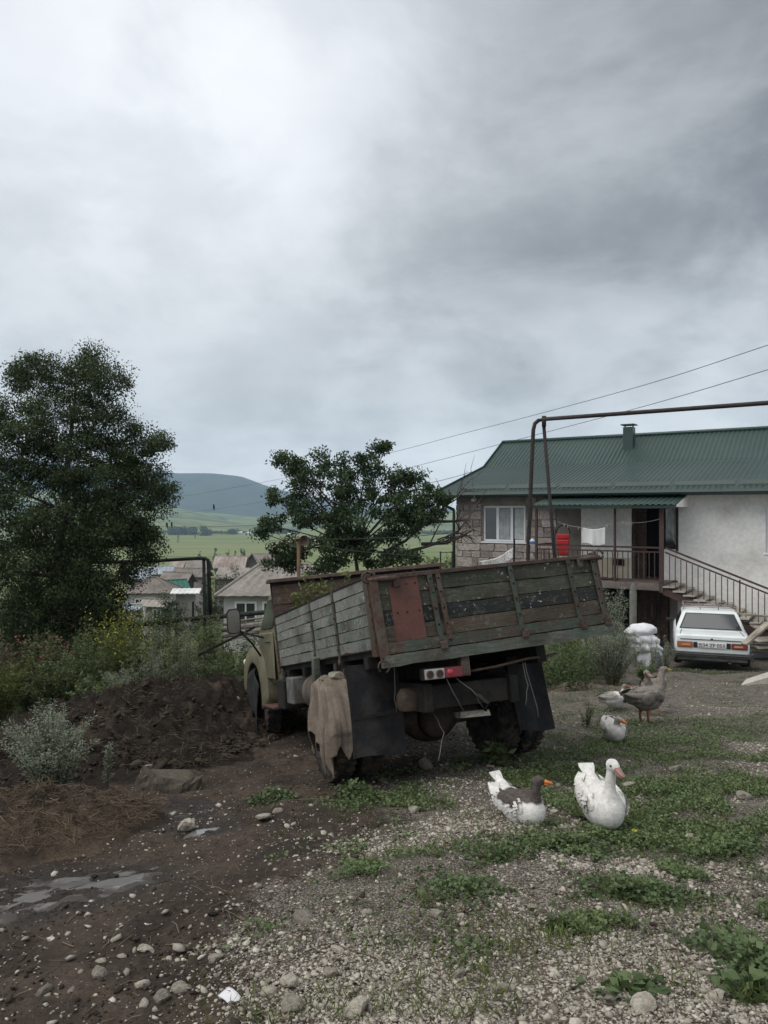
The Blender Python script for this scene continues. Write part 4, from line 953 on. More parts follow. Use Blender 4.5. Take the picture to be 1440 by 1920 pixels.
# ================================================================ VEGETATION HELPERS
def leaf_mesh(name, C, D, size, tint, aspect=0.5, fold=0.15, up=0.5, rs=None, nrm=None):
    """C (n,3) leaf bases, D (n,3) leaf directions, size (n,), rhombic leaves bent along the rib"""
    rs = rs or np.random.RandomState(1); n = len(C); C = np.asarray(C, float); D = np.asarray(D, float)
    D = D/np.maximum(1e-6, np.linalg.norm(D, axis=1))[:, None]
    Q = rs.normal(size=(n, 3)); Q[:, 2] += up*2
    if nrm is not None: Q = np.asarray(nrm, float)+0.15*rs.normal(size=(n, 3))
    S = np.cross(D, Q); S /= np.maximum(1e-6, np.linalg.norm(S, axis=1))[:, None]
    Nn = np.cross(S, D); size = np.asarray(size, float)[:, None]
    V = np.stack([C, C+D*size*0.45+S*size*aspect*0.5+Nn*size*fold, C+D*size-Nn*size*0.12, C+D*size*0.45-S*size*aspect*0.5+Nn*size*fold], 1).reshape(-1, 3)
    Fq = np.arange(4*n).reshape(-1, 4)
    return np_mesh(name, V, Fq, False, {'tint': np.repeat(tint, 4)})
def unit(rs, n):
    d = rs.normal(size=(n, 3)); return d/np.linalg.norm(d, axis=1)[:, None]
m_bark = mat('dark_bark', (0.050, 0.042, 0.036), (0.085, 0.075, 0.065), 8, 0.95, 0.6, 0.02, stretch=(3, 3, 0.7))
m_bark_pale = mat('pale_dead_branch', (0.20, 0.18, 0.155), (0.13, 0.115, 0.10), 8, 0.9, 0.4, 0.01)
lm_birch = leafmat('birch_leaves', (0.019, 0.034, 0.013), (0.085, 0.118, 0.042), 0.25)
lm_fruit = leafmat('fruit_tree_leaves', (0.020, 0.042, 0.018), (0.085, 0.125, 0.050), 0.25)
lm_weed = leafmat('tall_weed_leaves', (0.038, 0.062, 0.024), (0.125, 0.160, 0.062), 0.25)
lm_arte = leafmat('silvery_wormwood_leaves', (0.120, 0.145, 0.105), (0.280, 0.305, 0.230), 0.2, 0.8, 0.1)
lm_yg = leafmat('yellow_green_leaves', (0.060, 0.085, 0.022), (0.165, 0.190, 0.050), 0.3)
lm_low = leafmat('low_weed_leaves', (0.050, 0.082, 0.032), (0.165, 0.215, 0.092), 0.25)
lm_flower = leafmat('yellow_flowers', (0.30, 0.26, 0.02), (0.50, 0.45, 0.05), 0.2)
lm_pink = leafmat('pink_flowers', (0.35, 0.06, 0.08), (0.50, 0.16, 0.16), 0.2)
lm_red = leafmat('reddish_leaves', (0.055, 0.045, 0.028), (0.120, 0.095, 0.055), 0.2)
lm_far = leafmat('distant_tree_leaves', (0.018, 0.034, 0.016), (0.060, 0.085, 0.036), 0.15)

def tree(name, label, base, trunk, lobes, nclump, per, lsize, lmat, seed, bark=None, droop=0.0, bare=0.0, group=None, csize=0.16, cat='tree', trunk_r=0.12):
    """trunk polyline (relative), lobes [(center, radii, weight)], clumps of leaves through the crown's volume"""
    rs = np.random.RandomState(seed); t = thing(name, label, cat, base, group=group)
    tr = MB(); tp_ = [Vector(p) for p in trunk]; k_ = len(tp_)
    tr.tube(tp_, [trunk_r*(1-0.8*i/(k_-1)) for i in range(k_)], 10)
    wts = np.array([l_[2] for l_ in lobes], float); wts /= wts.sum()
    cls = []
    for c, r_, wt in lobes:
        c = Vector(c); j = int(np.argmin([abs(p.z-(c.z-0.35*r_[2])) for p in tp_])); s_ = tp_[j]
        mid = s_.lerp(c, 0.5)+Vector(rs.normal(size=3))*0.08*c.length*0.5
        rb = trunk_r*0.40*(1-0.6*j/(k_-1)); tr.tube([s_, mid, c], [rb, rb*0.65, rb*0.3], 7)
        n = max(3, int(nclump*wt/sum(l_[2] for l_ in lobes)))
        d = unit(rs, n); rad = rs.uniform(0.15, 1.0, n)**0.5*(1+0.10*np.clip(rs.normal(size=n), -2, 2))
        pts = np.array(c)+d*rad[:, None]*np.array(r_)
        for i in range(n):
            cls.append(pts[i])
            if rs.rand() < 0.55:
                q = Vector(pts[i]); m_ = mid.lerp(c, rs.uniform(0.2, 1.0)); tr.tube([m_, m_.lerp(q, 0.55)+Vector(rs.normal(size=3))*0.05, q], [rb*0.28, rb*0.18, rb*0.07], 4, cap=False)
    tr.build('trunk', bark or m_bark, t, smooth=True)
    cls = np.array(cls); n = len(cls)
    cnt = rs.poisson(per, n)+3; ids = np.repeat(np.arange(n), cnt); N_ = len(ids)
    csz = (csize*rs.uniform(0.55, 1.35, n))[ids]; off = unit(rs, N_)*(rs.uniform(0, 1, N_)**0.45*1.35*csz)[:, None]*np.array([1.15, 1.15, 0.75]); off = off+rs.normal(size=(N_, 3))*0.12*csz[:, None]; off[:, 2] -= droop*np.abs(rs.normal(size=N_))*csz*0.8
    Cc = cls[ids]+off; D = unit(rs, N_); D[:, 2] -= 0.3+droop
    cl_t = rs.uniform(0, 1, n)*0.45; tint = np.clip(cl_t[ids]+rs.uniform(-0.05, 0.45, N_)+0.18*np.clip(off[:, 2]/csz, -1, 1), 0, 1)  # tint rises towards each clump's top, painting in light from above
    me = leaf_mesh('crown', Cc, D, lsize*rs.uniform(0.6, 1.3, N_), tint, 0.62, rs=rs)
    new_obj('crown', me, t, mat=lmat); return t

# birch at the left edge
bz = gz(-7.0, 16.2); B0 = Vector((-7.0, 16.2, bz))
def rel(px, py, d, b): q = P(px, py, d)-b; return (q.x, q.y, q.z)
bl = []
for px, py, rx, ry, wt in ((75, 705, 62, 45, 1.2), (185, 700, 58, 52, 1.4), (130, 775, 110, 70, 2.6), (265, 835, 48, 45, 1.0), (40, 850, 70, 70, 2.0), (180, 870, 110, 75, 3.2), (285, 912, 40, 38, 0.8), (110, 950, 130, 80, 3.6), (235, 965, 70, 60, 1.6),
                           (270, 1020, 38, 42, 0.6), (70, 1050, 100, 70, 2.6), (170, 1070, 80, 70, 2.2), (60, 1150, 80, 70, 2.2), (150, 1140, 85, 60, 2.0), (-60, 900, 90, 110, 2.0), (-70, 1060, 90, 110, 2.0), (-20, 780, 40, 50, 0.7), (40, 1220, 70, 40, 1.2), (200, 1000, 60, 40, 1.0), (110, 1195, 90, 45, 1.6), (20, 1265, 70, 35, 1.0), (190, 1160, 50, 40, 0.8)):
    bl.append((rel(px, py, 16.2, B0), (rx/F*16.2, 1.2*min(1, rx/90), ry/F*16.2), wt))
tree('birch_tree', 'tall dark birch filling the left edge beside the tall weeds', B0, [(0, 0, -0.1), (0.1, 0, 1.2), (0.0, 0.1, 2.6), (0.25, 0, 4.0), (0.35, 0, 5.2), (0.5, 0, 6.6)], bl, 1350, 150, 0.050, lm_birch, 11, droop=0.5, csize=0.185, trunk_r=0.13)
# fruit tree behind the truck
d_ = 17.0; B1 = Vector((-0.55, d_, gz(-0.55, d_))); fl_ = []
for px, py, rx, ry, wt in ((545, 875, 26, 14, 0.3), (575, 905, 38, 24, 0.7), (525, 862, 14, 10, 0.12), (530, 945, 42, 30, 0.9), (510, 985, 26, 22, 0.5), (610, 880, 20, 26, 0.5), (645, 912, 36, 34, 1.1), (690, 866, 18, 32, 0.6), (706, 832, 14, 14, 0.25), (720, 910, 40, 36, 1.2), (600, 960, 60, 40, 1.6), (680, 970, 70, 50, 2.2),
                           (765, 935, 55, 40, 1.7), (800, 960, 45, 34, 1.2), (740, 990, 60, 40, 1.6), (640, 1025, 90, 38, 2.2), (540, 1035, 40, 26, 0.8), (730, 1040, 70, 30, 1.4), (825, 935, 16, 12, 0.2), (770, 905, 12, 18, 0.15), (600, 1060, 60, 20, 0.9), (520, 1050, 26, 16, 0.4), (530, 857, 11, 7, .10), (548, 868, 13, 8, .12), (563, 882, 14, 10, .14), (640, 866, 9, 14, .12), (598, 850, 9, 12, .10), (657, 884, 12, 14, .14), (722, 838, 8, 6, .06), (748, 890, 8, 14, .10), (784, 896, 9, 13, .10), (826, 930, 14, 7, .10), (495, 1000, 14, 9, .10), (560, 918, 12, 9, .1)):
    fl_.append((rel(px, py, d_, B1), (rx/F*d_, 0.9*min(1, rx/60)+0.15, ry/F*d_), wt))
ft_ = tree('fruit_tree', 'spreading fruit tree with ragged crown behind the truck bed', B1, [(0, 0, -0.1), (0.05, 0, 0.9), (0.1, 0, 1.7), (0.0, 0, 2.4), (-0.1, 0, 3.2)], fl_, 330, 110, 0.066, lm_fruit, 23, csize=0.135, trunk_r=0.14)
# its half-dead branches reaching to the house
dead = MB(); rs = np.random.RandomState(4)
def twig(a, c, r_, lev):
    a = Vector(a); c = Vector(c); m_ = a.lerp(c, 0.5)+Vector(rs.normal(size=3))*0.08*(c-a).length
    dead.tube([a, m_, c], [r_, r_*0.75, r_*0.4], 5, cap=False)
    if lev > 0:
        for i in range(5 if lev > 1 else 4):
            s_ = a.lerp(c, rs.uniform(0.3, 1.0)); d = (c-a).normalized()+Vector(rs.normal(size=3))*0.65; twig(s_, s_+d*(c-a).length*rs.uniform(0.28, 0.5), r_*0.45, lev-1)
for a, c in (((720, 1035), (800, 978)), ((800, 978), (880, 975)), ((740, 1040), (850, 1010)), ((790, 1020), (885, 995)), ((780, 990), (845, 940)), ((560, 990), (600, 950))):
    dead = MB(); twig(rel(*a, d_, B1), rel(*c, d_, B1), 0.042, 2)
    dead.build('bare_branch', m_bark, ft_, smooth=True)

def stems_plant(name, label, base, n, h, spread, lsize, lmat, seed, per=60, lean=(0, 0), cat='plant', group=None, flowers=None, feather=False, taper=0.4, aspect=0.4, kind=None, stem_mat=None, down=0.0):
    """bushy plant of many leafy stems"""
    rs = np.random.RandomState(seed); t = thing(name, label, cat, base, group=group)
    st_ = MB(); C, D, S, T_ = [], [], [], []; FC = []
    for i in range(n):
        a = rs.uniform(0, 2*math.pi); q = rs.uniform(0, 1)**0.6; hh = h*rs.uniform(0.62, 1.0)*(1-0.25*q)
        tip = np.array([math.cos(a)*spread*q+lean[0]*hh, math.sin(a)*spread*q+lean[1]*hh, hh]); b0_ = np.array([math.cos(a)*0.10*q*spread, math.sin(a)*0.10*q*spread, -0.02])
        mid = (b0_+tip)/2+np.array([-math.cos(a)*spread*0.12*q, -math.sin(a)*spread*0.12*q, hh*0.06])
        pts = [b0_*(1-u)**2+mid*2*u*(1-u)+tip*u*u for u in np.linspace(0, 1, 5)]
        st_.tube([Vector(p_) for p_ in pts], [0.008*h+0.002, 0.006*h+0.002, 0.004*h+0.0015, 0.003, 0.0015], 4, cap=False)
        u = rs.uniform(0.12, 1.0, per)**0.8; pp = (b0_*((1-u)**2)[:, None]+mid*(2*u*(1-u))[:, None]+tip*(u*u)[:, None])
        dd = unit(rs, per); dd[:, 2] = dd[:, 2]*0.5+0.35-down; w_ = (1-u*(1-taper))
        pp = pp+dd*(rs.uniform(0.0, 0.09, per)*h*w_)[:, None]
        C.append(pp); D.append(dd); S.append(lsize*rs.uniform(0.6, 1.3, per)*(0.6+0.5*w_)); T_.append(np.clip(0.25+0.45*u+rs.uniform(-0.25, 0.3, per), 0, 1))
        if flowers and rs.rand() < flowers[1]:
            m_ = 9; FC.append(tip+rs.normal(size=(m_, 3))*np.array([0.06, 0.06, 0.08])*h)
    C = np.concatenate(C); D = np.concatenate(D); S = np.concatenate(S); T_ = np.concatenate(T_)
    if n <= 12:
        per_ = len(st_.v)//n
        for i in range(n):
            q_ = MB(); q_.v = st_.v[i*per_:(i+1)*per_]; q_.f = [tuple(a-i*per_ for a in f) for f in st_.f if i*per_ <= f[0] < (i+1)*per_]; q_.build('stem', stem_mat or lm_stem, t)
    else: tag(st_.build('stem', stem_mat or lm_stem, t), kind='stuff')
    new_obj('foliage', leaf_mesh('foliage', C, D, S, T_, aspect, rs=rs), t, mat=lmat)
    if FC:
        FC = np.concatenate(FC); new_obj('flowers', leaf_mesh('flowers', FC, unit(rs, len(FC)), np.full(len(FC), flowers[2]), rs.rand(len(FC)), 0.9, rs=rs), t, mat=flowers[0])
    return t
lm_stem = mat('weed_stem', (0.085, 0.085, 0.045), (0.12, 0.105, 0.06), 8, 0.8, 0)
m_straw_stem = mat('dry_stem', (0.20, 0.17, 0.11), (0.14, 0.115, 0.08), 8, 0.9, 0)

# silvery wormwood by the small heap
wb = gp(95, 1500)
wb.z += max(0, float(heap(wb.x, wb.y)), float(heap2(wb.x, wb.y)))
stems_plant('wormwood_bush', 'big silvery wormwood bush in front of the dark heap', wb, 80, 0.98, 0.46, 0.038, lm_arte, 31, 150, aspect=0.32, lean=(0.0, -0.05))
wb = gp(200, 1480)
wb.z += max(0, float(heap(wb.x, wb.y)), float(heap2(wb.x, wb.y)))
stems_plant('wormwood_stalk', 'single thin wormwood stalk beside the big silvery bush', wb, 4, 0.62, 0.07, 0.036, lm_arte, 32, 95, aspect=0.35)
# growth on the bank behind the heap
bank = [  # px base, depth, n, height, spread, leaf mat, name, label, flowers
 (60, 13.4, 26, 1.25, 0.75, lm_red, 'rose_bush', 'reddish dog-rose bush with pink blooms under the birch', (lm_pink, 0.16, 0.045)),
 (0, 12.6, 22, 0.95, 0.7, lm_yg, 'yellow_green_bush', 'yellow-green bush low at the left frame edge', None),
 (150, 13.0, 30, 1.20, 0.65, lm_weed, 'nettle_clump', 'dark nettle clump between rose bush and yellow flowers', None),
 (215, 13.6, 34, 1.55, 0.75, lm_yg, 'mustard_clump', 'tall weeds speckled with small yellow flowers', (lm_flower, 0.9, 0.032)),
 (300, 14.0, 30, 1.45, 0.75, lm_weed, 'weed_clump', 'tall green weed clump below the pipe elbow', (lm_flower, 0.15, 0.02)),
 (225, 12.4, 26, 0.70, 0.42, lm_arte, 'wormwood_bush', 'small silvery wormwood at the crest of the heap', None),
 (290, 13.0, 24, 0.95, 0.38, lm_arte, 'wormwood_bush', 'silvery wormwood among weeds left of the truck mirror', None),
 (345, 13.6, 24, 1.15, 0.42, lm_arte, 'wormwood_bush', 'pale upright wormwood nearest the black pipe legs', None),
 (385, 14.4, 26, 1.30, 0.65, lm_weed, 'weed_clump', 'green weed clump just left of the timber pile', None),
 (420, 13.2, 22, 0.75, 0.6, lm_weed, 'weed_clump', 'short green weeds behind the heap next to the fender', None),
 (110, 12.6, 24, 0.85, 0.6, lm_weed, 'nettle_clump', 'short nettle clump at the foot of the rose bush', None),
 (180, 12.3, 24, 0.62, 0.5, lm_low, 'nettle_clump', 'bright low nettles at the edge of the manure heap', None)]
for i, (px, d, n, h, s_, lm, nm, lab, fw) in enumerate(bank):
    x = (px-720)/F*d
    per = 170 if lm is lm_arte else 120
    stems_plant(nm, lab, onG(x, d, float(max(0, heap(x, d))) if d < 12.6 else 0), n, h*1.38, s_, 0.035 if lm is lm_arte else 0.062, lm, 100+i, per, flowers=fw, aspect=0.32 if lm is lm_arte else 0.42)
# the mass of weeds nobody could count
def undergrowth(name, label, pts, hts, lsize, lmat, seed, per=70):
    rs = np.random.RandomState(seed); C, D, S, T_ = [], [], [], []
    for p_, h in zip(pts, hts):
        u = rs.uniform(0.02, 1, per); a = rs.uniform(0, 6.28); ln = rs.uniform(0, 0.25)*h
        c = np.array(p_)+np.stack([math.cos(a)*ln*u*u, math.sin(a)*ln*u*u, u*h], 1)+rs.normal(size=(per, 3))*0.055*(1.2-u)[:, None]
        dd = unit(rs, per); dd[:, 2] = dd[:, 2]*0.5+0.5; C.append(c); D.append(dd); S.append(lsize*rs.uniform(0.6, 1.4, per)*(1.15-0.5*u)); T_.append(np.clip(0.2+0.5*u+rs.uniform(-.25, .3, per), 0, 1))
    o = new_obj(name, leaf_mesh(name, np.concatenate(C), np.concatenate(D), np.concatenate(S), np.concatenate(T_), 0.3, rs=rs), mat=lmat); return tag(o, label, kind='stuff')
rs = np.random.RandomState(77); pts, hts = [], []
while len(pts) < 620:
    y = rs.uniform(12.7, 19); x = rs.uniform(-0.52, -0.13)*y
    if y < 13.4 and x > -3.2: continue
    pts.append((x, y, gz(x, y))); hts.append(rs.uniform(0.6, 1.5)*(1.0 if y < 16 else 0.9))
undergrowth('undergrowth', 'tangled green weeds covering the bank behind the heap', pts, hts, 0.085, lm_weed, 5, 75)
pts, hts = [], []
while len(pts) < 500:
    y = rs.uniform(12.4, 16.5); x = rs.uniform(-0.24, -0.10)*y
    pts.append((x, y, gz(x, y))); hts.append(rs.uniform(0.12, 0.35))
undergrowth('bank_grass', 'short grass on the bank behind the truck cab', pts, hts, 0.06, lm_low, 6, 40)
# plants to the right of the truck
rt = [(1148, 1285, 62, 1.35, 0.62, lm_arte, 'wormwood_bush', 'big silvery wormwood bush between truck bed and white sacks', None, 0.042, 190),
      (1140, 1262, 22, 2.45, 0.42, lm_arte, 'tall_wormwood', 'tallest wormwood stalks rising in front of the balcony', None, 0.055, 190),
      (1075, 1262, 34, 1.15, 0.75, lm_yg, 'reed_clump', 'yellow-green leafy clump under the raised tailgate corner', None, 0.085, 90),
      (1246, 1262, 16, 0.85, 0.30, lm_arte, 'wormwood_bush', 'small wormwood bush between the sacks and the car', None, 0.034, 150),
      (1225, 1262, 6, 1.10, 0.16, lm_arte, 'wormwood_stalk', 'thin wormwood stalks behind the white sacks', None, 0.034, 120),
      (1205, 1275, 12, 0.42, 0.25, lm_low, 'burdock', 'fresh green leafy plant at the foot of the sacks', None, 0.08, 40),
      (1100, 1365, 10, 0.38, 0.14, lm_weed, 'weed_sprig', 'thin dark weed sprig standing right of the mudflap', None, 0.03, 50)]
for i, (px, py, n, h, s_, lm, nm, lab, fw, ls, per) in enumerate(rt):
    stems_plant(nm, lab, gp(px, py), n, h, s_, ls, lm, 200+i, per, flowers=fw, aspect=0.34)
# hedge behind the truck (seen through the gap under and above it)
rs = np.random.RandomState(8); pts, hts = [], []
while len(pts) < 260:
    x = rs.uniform(1.0, 4.8); y = rs.uniform(13.2, 16.5)
    if x > 3.6 and y < 14.6: continue
    pts.append((x, y, gz(x, y))); hts.append(rs.uniform(0.5, 1.2))
undergrowth('undergrowth', 'dark weeds growing behind the truck up to the wormwood', pts, hts, 0.085, lm_weed, 9, 70)
# shrubs on the grassy rise left of the house
for i, (px, d, rx, rz, zt, lab) in enumerate(((815, 30, 1.1, 0.5, 1040, 'grey-green shrub on the rise left of the house corner'), (772, 27, 1.0, 0.6, 1046, 'green shrub right behind the fruit tree'))):
    c = P(px, zt, d); b_ = onG(c.x, d); h = c.z-b_.z
    tree('garden_shrub', lab, b_, [(0, 0, -0.05), (0, 0, max(0.3, h*0.5)), (0.05, 0, max(0.6, h*0.9))], [((0, 0, h*0.6), (rx, 0.8, max(0.4, h*0.4)), 1)], 70, 26, 0.11, lm_low, 60+i, csize=0.2, cat='shrub', trunk_r=0.05)
# leaves growing inside the truck bed
rs = np.random.RandomState(15)
for i, (x, y, h) in enumerate(((-0.75, 3.2, 0.42), (-0.55, 3.22, 0.35), (-0.3, 3.1, 0.38), (-0.95, 3.15, 0.30))):
    q = BM @ Vector((x, y, 0.75)); labs = ('leftmost green sprout growing over the truck headboard', 'second green sprout over the truck headboard', 'rightmost green sprout by the truck headboard', 'lowest green sprout in the headboard corner')
    stems_plant('sprout', labs[i], q, 5, h+0.15, 0.16, 0.10, lm_yg, 300+i, 14, aspect=0.3, group='sprouts in the truck bed')
# ================================================================ VILLAGE BELOW
m_slate = mat('weathered_asbestos_roof', (0.270, 0.245, 0.218), (0.205, 0.185, 0.165), 0.8, 0.95, 0.2, 0.05, var=0.1, fine=4)
m_slate2 = mat('brown_asbestos_roof', (0.205, 0.178, 0.158), (0.150, 0.128, 0.114), 0.7, 0.95, 0.2, 0.05, var=0.1, fine=4)
m_pinkroof = mat('rust_streaked_tin_roof', (0.32, 0.275, 0.245), (0.22, 0.175, 0.15), 0.5, 0.7, 0.2, 0.05, var=0.1, fine=3, stretch=(1, 0.2, 1))
m_blueroof = mat('blue_grey_tin_roof', (0.31, 0.35, 0.39), (0.25, 0.28, 0.31), 0.5, 0.5, 0.0, var=0.08)
m_greenroof = mat('teal_green_roof', (0.035, 0.155, 0.115), (0.04, 0.13, 0.10), 0.5, 0.5, 0, var=0.08)
m_whiteroof = mat('pale_sheet_roof', (0.58, 0.58, 0.57), (0.45, 0.45, 0.44), 0.5, 0.6, 0)
m_vwall = mat('village_white_wall', (0.52, 0.51, 0.50), (0.42, 0.41, 0.39), 0.8, 0.9, 0.1)
m_vgrey = mat('village_grey_wall', (0.27, 0.25, 0.23), (0.20, 0.185, 0.17), 0.8, 0.9, 0.2)
m_vwood = mat('grey_barn_boards', (0.13, 0.12, 0.115), (0.085, 0.078, 0.072), 3, 0.9, 0.3, stretch=(6, 6, 0.4))
m_vbrown = mat('brown_barn_boards', (0.085, 0.062, 0.050), (0.055, 0.042, 0.035), 3, 0.9, 0.3, stretch=(6, 6, 0.4))
def ribbed(b, A, B, C_, D_, n, dep):
    """roof plane A-B eave, D-C ridge (same order), with ribs"""
    A, B, C_, D_ = map(Vector, (A, B, C_, D_)); nn = (B-A).cross(D_-A).normalized()
    if nn.z < 0: nn = -nn
    s0_ = len(b.v)
    for i in range(n+1):
        o = nn*(dep if i % 2 else 0); b.v.append(tuple(A.lerp(B, i/n)+o)); b.v.append(tuple(D_.lerp(C_, i/n)+o))
    for i in range(n): a = s0_+2*i; b.f.append((a, a+2, a+3, a+1))
def vhouse(label, px0, px1, yr, ye, d, yaw, kind, mroof, mwall, wins=(), dp=0.75, name='village_house', hipf=0.5, ov=0.45):
    x0, x1 = (px0-720)/F*d, (px1-720)/F*d; W = x1-x0; cxm = (x0+x1)/2; ze = (960-ye)/F*d; zr = (960-yr)/F*d
    base = onG(cxm, d+W*dp/2); base.z = min(base.z, gz(cxm, d)); he = max(1.8, ze-base.z); hr = he+(zr-ze)
    base.z = ze-he
    t = thing(name, label, 'house', base, (0, 0, R(yaw)), 'houses of the village below'); D = W*dp; hw, hd = W/2-ov, D/2-ov
    wl = MB().span((-hw, -hd, -1.5), (hw, hd, he)).build('wall', mwall, t)
    b = MB(); W2_, D2_ = W/2, D/2; eps = 0.02; nr = max(12, int(W/0.35))
    if kind == 'hip':
        r_ = W2_*hipf; y_ = D2_*0.0
        ribbed(b, (-W2_, -D2_, he), (W2_, -D2_, he), (r_, 0, hr), (-r_, 0, hr), nr, 0.05); ribbed(b, (-W2_, D2_, he), (W2_, D2_, he), (r_, 0, hr), (-r_, 0, hr), nr, 0.05)
        ribbed(b, (W2_, -D2_, he), (W2_, D2_, he), (r_, 0, hr), (r_, 0, hr), nr, 0.05); ribbed(b, (-W2_, -D2_, he), (-W2_, D2_, he), (-r_, 0, hr), (-r_, 0, hr), nr, 0.05)
        ro_ = b.build('roof', mroof, t)
        for sx in (-1, 1):
            for sy in (-1, 1): MB().tube([(sx*W2_, sy*D2_, he+0.05), (sx*r_, 0, hr+0.06)], 0.09, 6).build('hip_cap', mroof, ro_)
        MB().tube([(-r_, 0, hr+0.06), (r_, 0, hr+0.06)], 0.09, 6).build('ridge_cap', mroof, ro_)
    elif kind == 'gx':     # ridge across the view
        ribbed(b, (-W2_, -D2_, he), (W2_, -D2_, he), (W2_, 0, hr), (-W2_, 0, hr), nr, 0.05); ribbed(b, (-W2_, D2_, he), (W2_, D2_, he), (W2_, 0, hr), (-W2_, 0, hr), nr, 0.05)
        ro_ = b.build('roof', mroof, t)
        for sx in (-1, 1): MB().prism([(-hd, he), (hd, he), (0, hr-0.1)], sx*(hw-0.02), sx*(hw-0.2), 0).build('gable', m_vwood if mwall is not m_vbrown else m_vbrown, t)
        MB().tube([(-W2_, 0, hr+0.05), (W2_, 0, hr+0.05)], 0.08, 6).build('ridge_cap', mroof, ro_)
    elif kind == 'gy':     # gable end towards the camera
        ribbed(b, (-W2_, -D2_, he), (-W2_, D2_, he), (0, D2_, hr), (0, -D2_, hr), nr, 0.05); ribbed(b, (W2_, -D2_, he), (W2_, D2_, he), (0, D2_, hr), (0, -D2_, hr), nr, 0.05)
        ro_ = b.build('roof', mroof, t)
        for sy in (-1, 1): MB().prism([(-hw, he), (hw, he), (0, hr-0.1)], sy*(hd-0.02), sy*(hd-0.2), 1).build('gable', mwall, t)
        MB().tube([(0, -D2_, hr+0.05), (0, D2_, hr+0.05)], 0.08, 6).build('ridge_cap', mroof, ro_)
    else:                  # lean-to
        ribbed(b, (-W2_, -D2_, he), (W2_, -D2_, he), (W2_, D2_, hr), (-W2_, D2_, hr), nr, 0.04); ro_ = b.build('roof', mroof, t)
    ro_.modifiers.new('t', 'SOLIDIFY').thickness = 0.08
    for (fx, z0, ww, hh) in wins:
        x = -hw+2*hw*fx; wo = MB().span((x-ww/2, -hd-0.05, he-z0-hh), (x+ww/2, -hd-0.003, he-z0)).build('window', m_upvc, t)
        MB().span((x-ww/2+0.12, -hd-0.07, he-z0-hh+0.12), (x-0.05, -hd-0.052, he-z0-0.12)).build('pane', m_pane, wo); MB().span((x+0.05, -hd-0.07, he-z0-hh+0.12), (x+ww/2-0.12, -hd-0.052, he-z0-0.12)).build('pane', m_pane, wo)
    return t
vhouse('near white village house with big pale hipped roof left of the truck', 402, 640, 1066, 1118, 45, 0, 'hip', m_slate, m_vwall, ((0.2, 0.35, 1.3, 1.35), (0.45, 0.35, 1.3, 1.35)), 0.8, hipf=0.42)
vhouse('white village house with hipped brown roof beside the birch', 222, 326, 1087, 1113, 75, 4, 'hip', m_slate2, m_vwall, ((0.30, 0.5, 0.9, 1.2), (0.52, 0.5, 0.9, 1.2), (0.8, 0.7, 0.5, 0.5)), 0.8, hipf=0.15)
vhouse('village house with teal green roof and pale gable', 290, 346, 1090, 1108, 92, 38, 'gx', m_greenroof, m_vwall, (), 0.8)
vhouse('low shed with flat whitish roof below the green one', 318, 372, 1106, 1113, 68, 5, 'lean', m_whiteroof, m_vgrey, (), 0.5, 'shed')
vhouse('long brown-roofed barn with dark wooden gable end', 294, 362, 1075, 1093, 105, -22, 'gx', m_slate2, m_vbrown, (), 0.55)
vhouse('brown barn just behind the long barn', 318, 392, 1067, 1082, 118, -16, 'gx', m_slate2, m_vgrey, (), 0.5)
vhouse('pinkish tin-roofed house at the top of the black pipe arch', 314, 352, 1050, 1068, 142, -30, 'gx', m_pinkroof, m_vgrey, (), 0.7)
vhouse('wide pale brown roof behind the black pipe arch', 345, 392, 1051, 1071, 135, -8, 'gx', m_slate, m_vgrey, (), 0.7)
vhouse('bluish tin-roofed house nearest the birch trunk', 232, 278, 1068, 1086, 112, 18, 'gx', m_blueroof, m_vgrey, (), 0.7)
vhouse('blue-grey tin-roofed house between the barns', 268, 322, 1063, 1077, 128, 8, 'gx', m_blueroof, m_vgrey, (), 0.6)
vhouse('big house with rust-streaked pinkish tin roof under the field trees', 398, 462, 1044, 1066, 140, -6, 'gx', m_pinkroof, m_vwood, (), 0.6)
vhouse('grey barn with broad front roof below the rusty tin roof', 400, 462, 1067, 1086, 112, -5, 'lean', m_slate, m_vgrey, ((0.7, 0.3, 1.0, 0.8),), 0.6)
vhouse('weathered wooden gable barn right of the rusty tin roof', 455, 484, 1038, 1056, 150, 12, 'gy', m_slate2, m_vwood, (), 0.9)
vhouse('brown roof half hidden behind the fruit tree', 470, 540, 1040, 1062, 160, -10, 'gx', m_slate2, m_vgrey, (), 0.6)
vhouse('small grey shed in front of the brown hipped house', 258, 322, 1126, 1138, 60, -14, 'gx', m_slate, m_vgrey, ((0.6, 0.2, 0.8, 1.2),), 0.6, 'shed')
vhouse('tiny white lean-to shed under the birch', 222, 262, 1136, 1146, 55, 10, 'gx', m_blueroof, m_vwall, (), 0.6, 'shed')
for i, (px, py, wd, lab) in enumerate(((449, 999, 10, 'tiny white farmhouse farthest left beyond the meadow'), (466, 1000, 8, 'tiny grey farmhouse second from left beyond the meadow'), (492, 1003, 12, 'tiny white farmhouse just left of the fruit tree far away'), (545, 1001, 12, 'tiny farmhouse seen through the fruit tree far away'))):
    vhouse(lab, px-wd/2, px+wd/2, py-3, py, 1380, 0, 'gx', m_whiteroof, m_vwall, (), 0.8, 'farmhouse', ov=0.3)
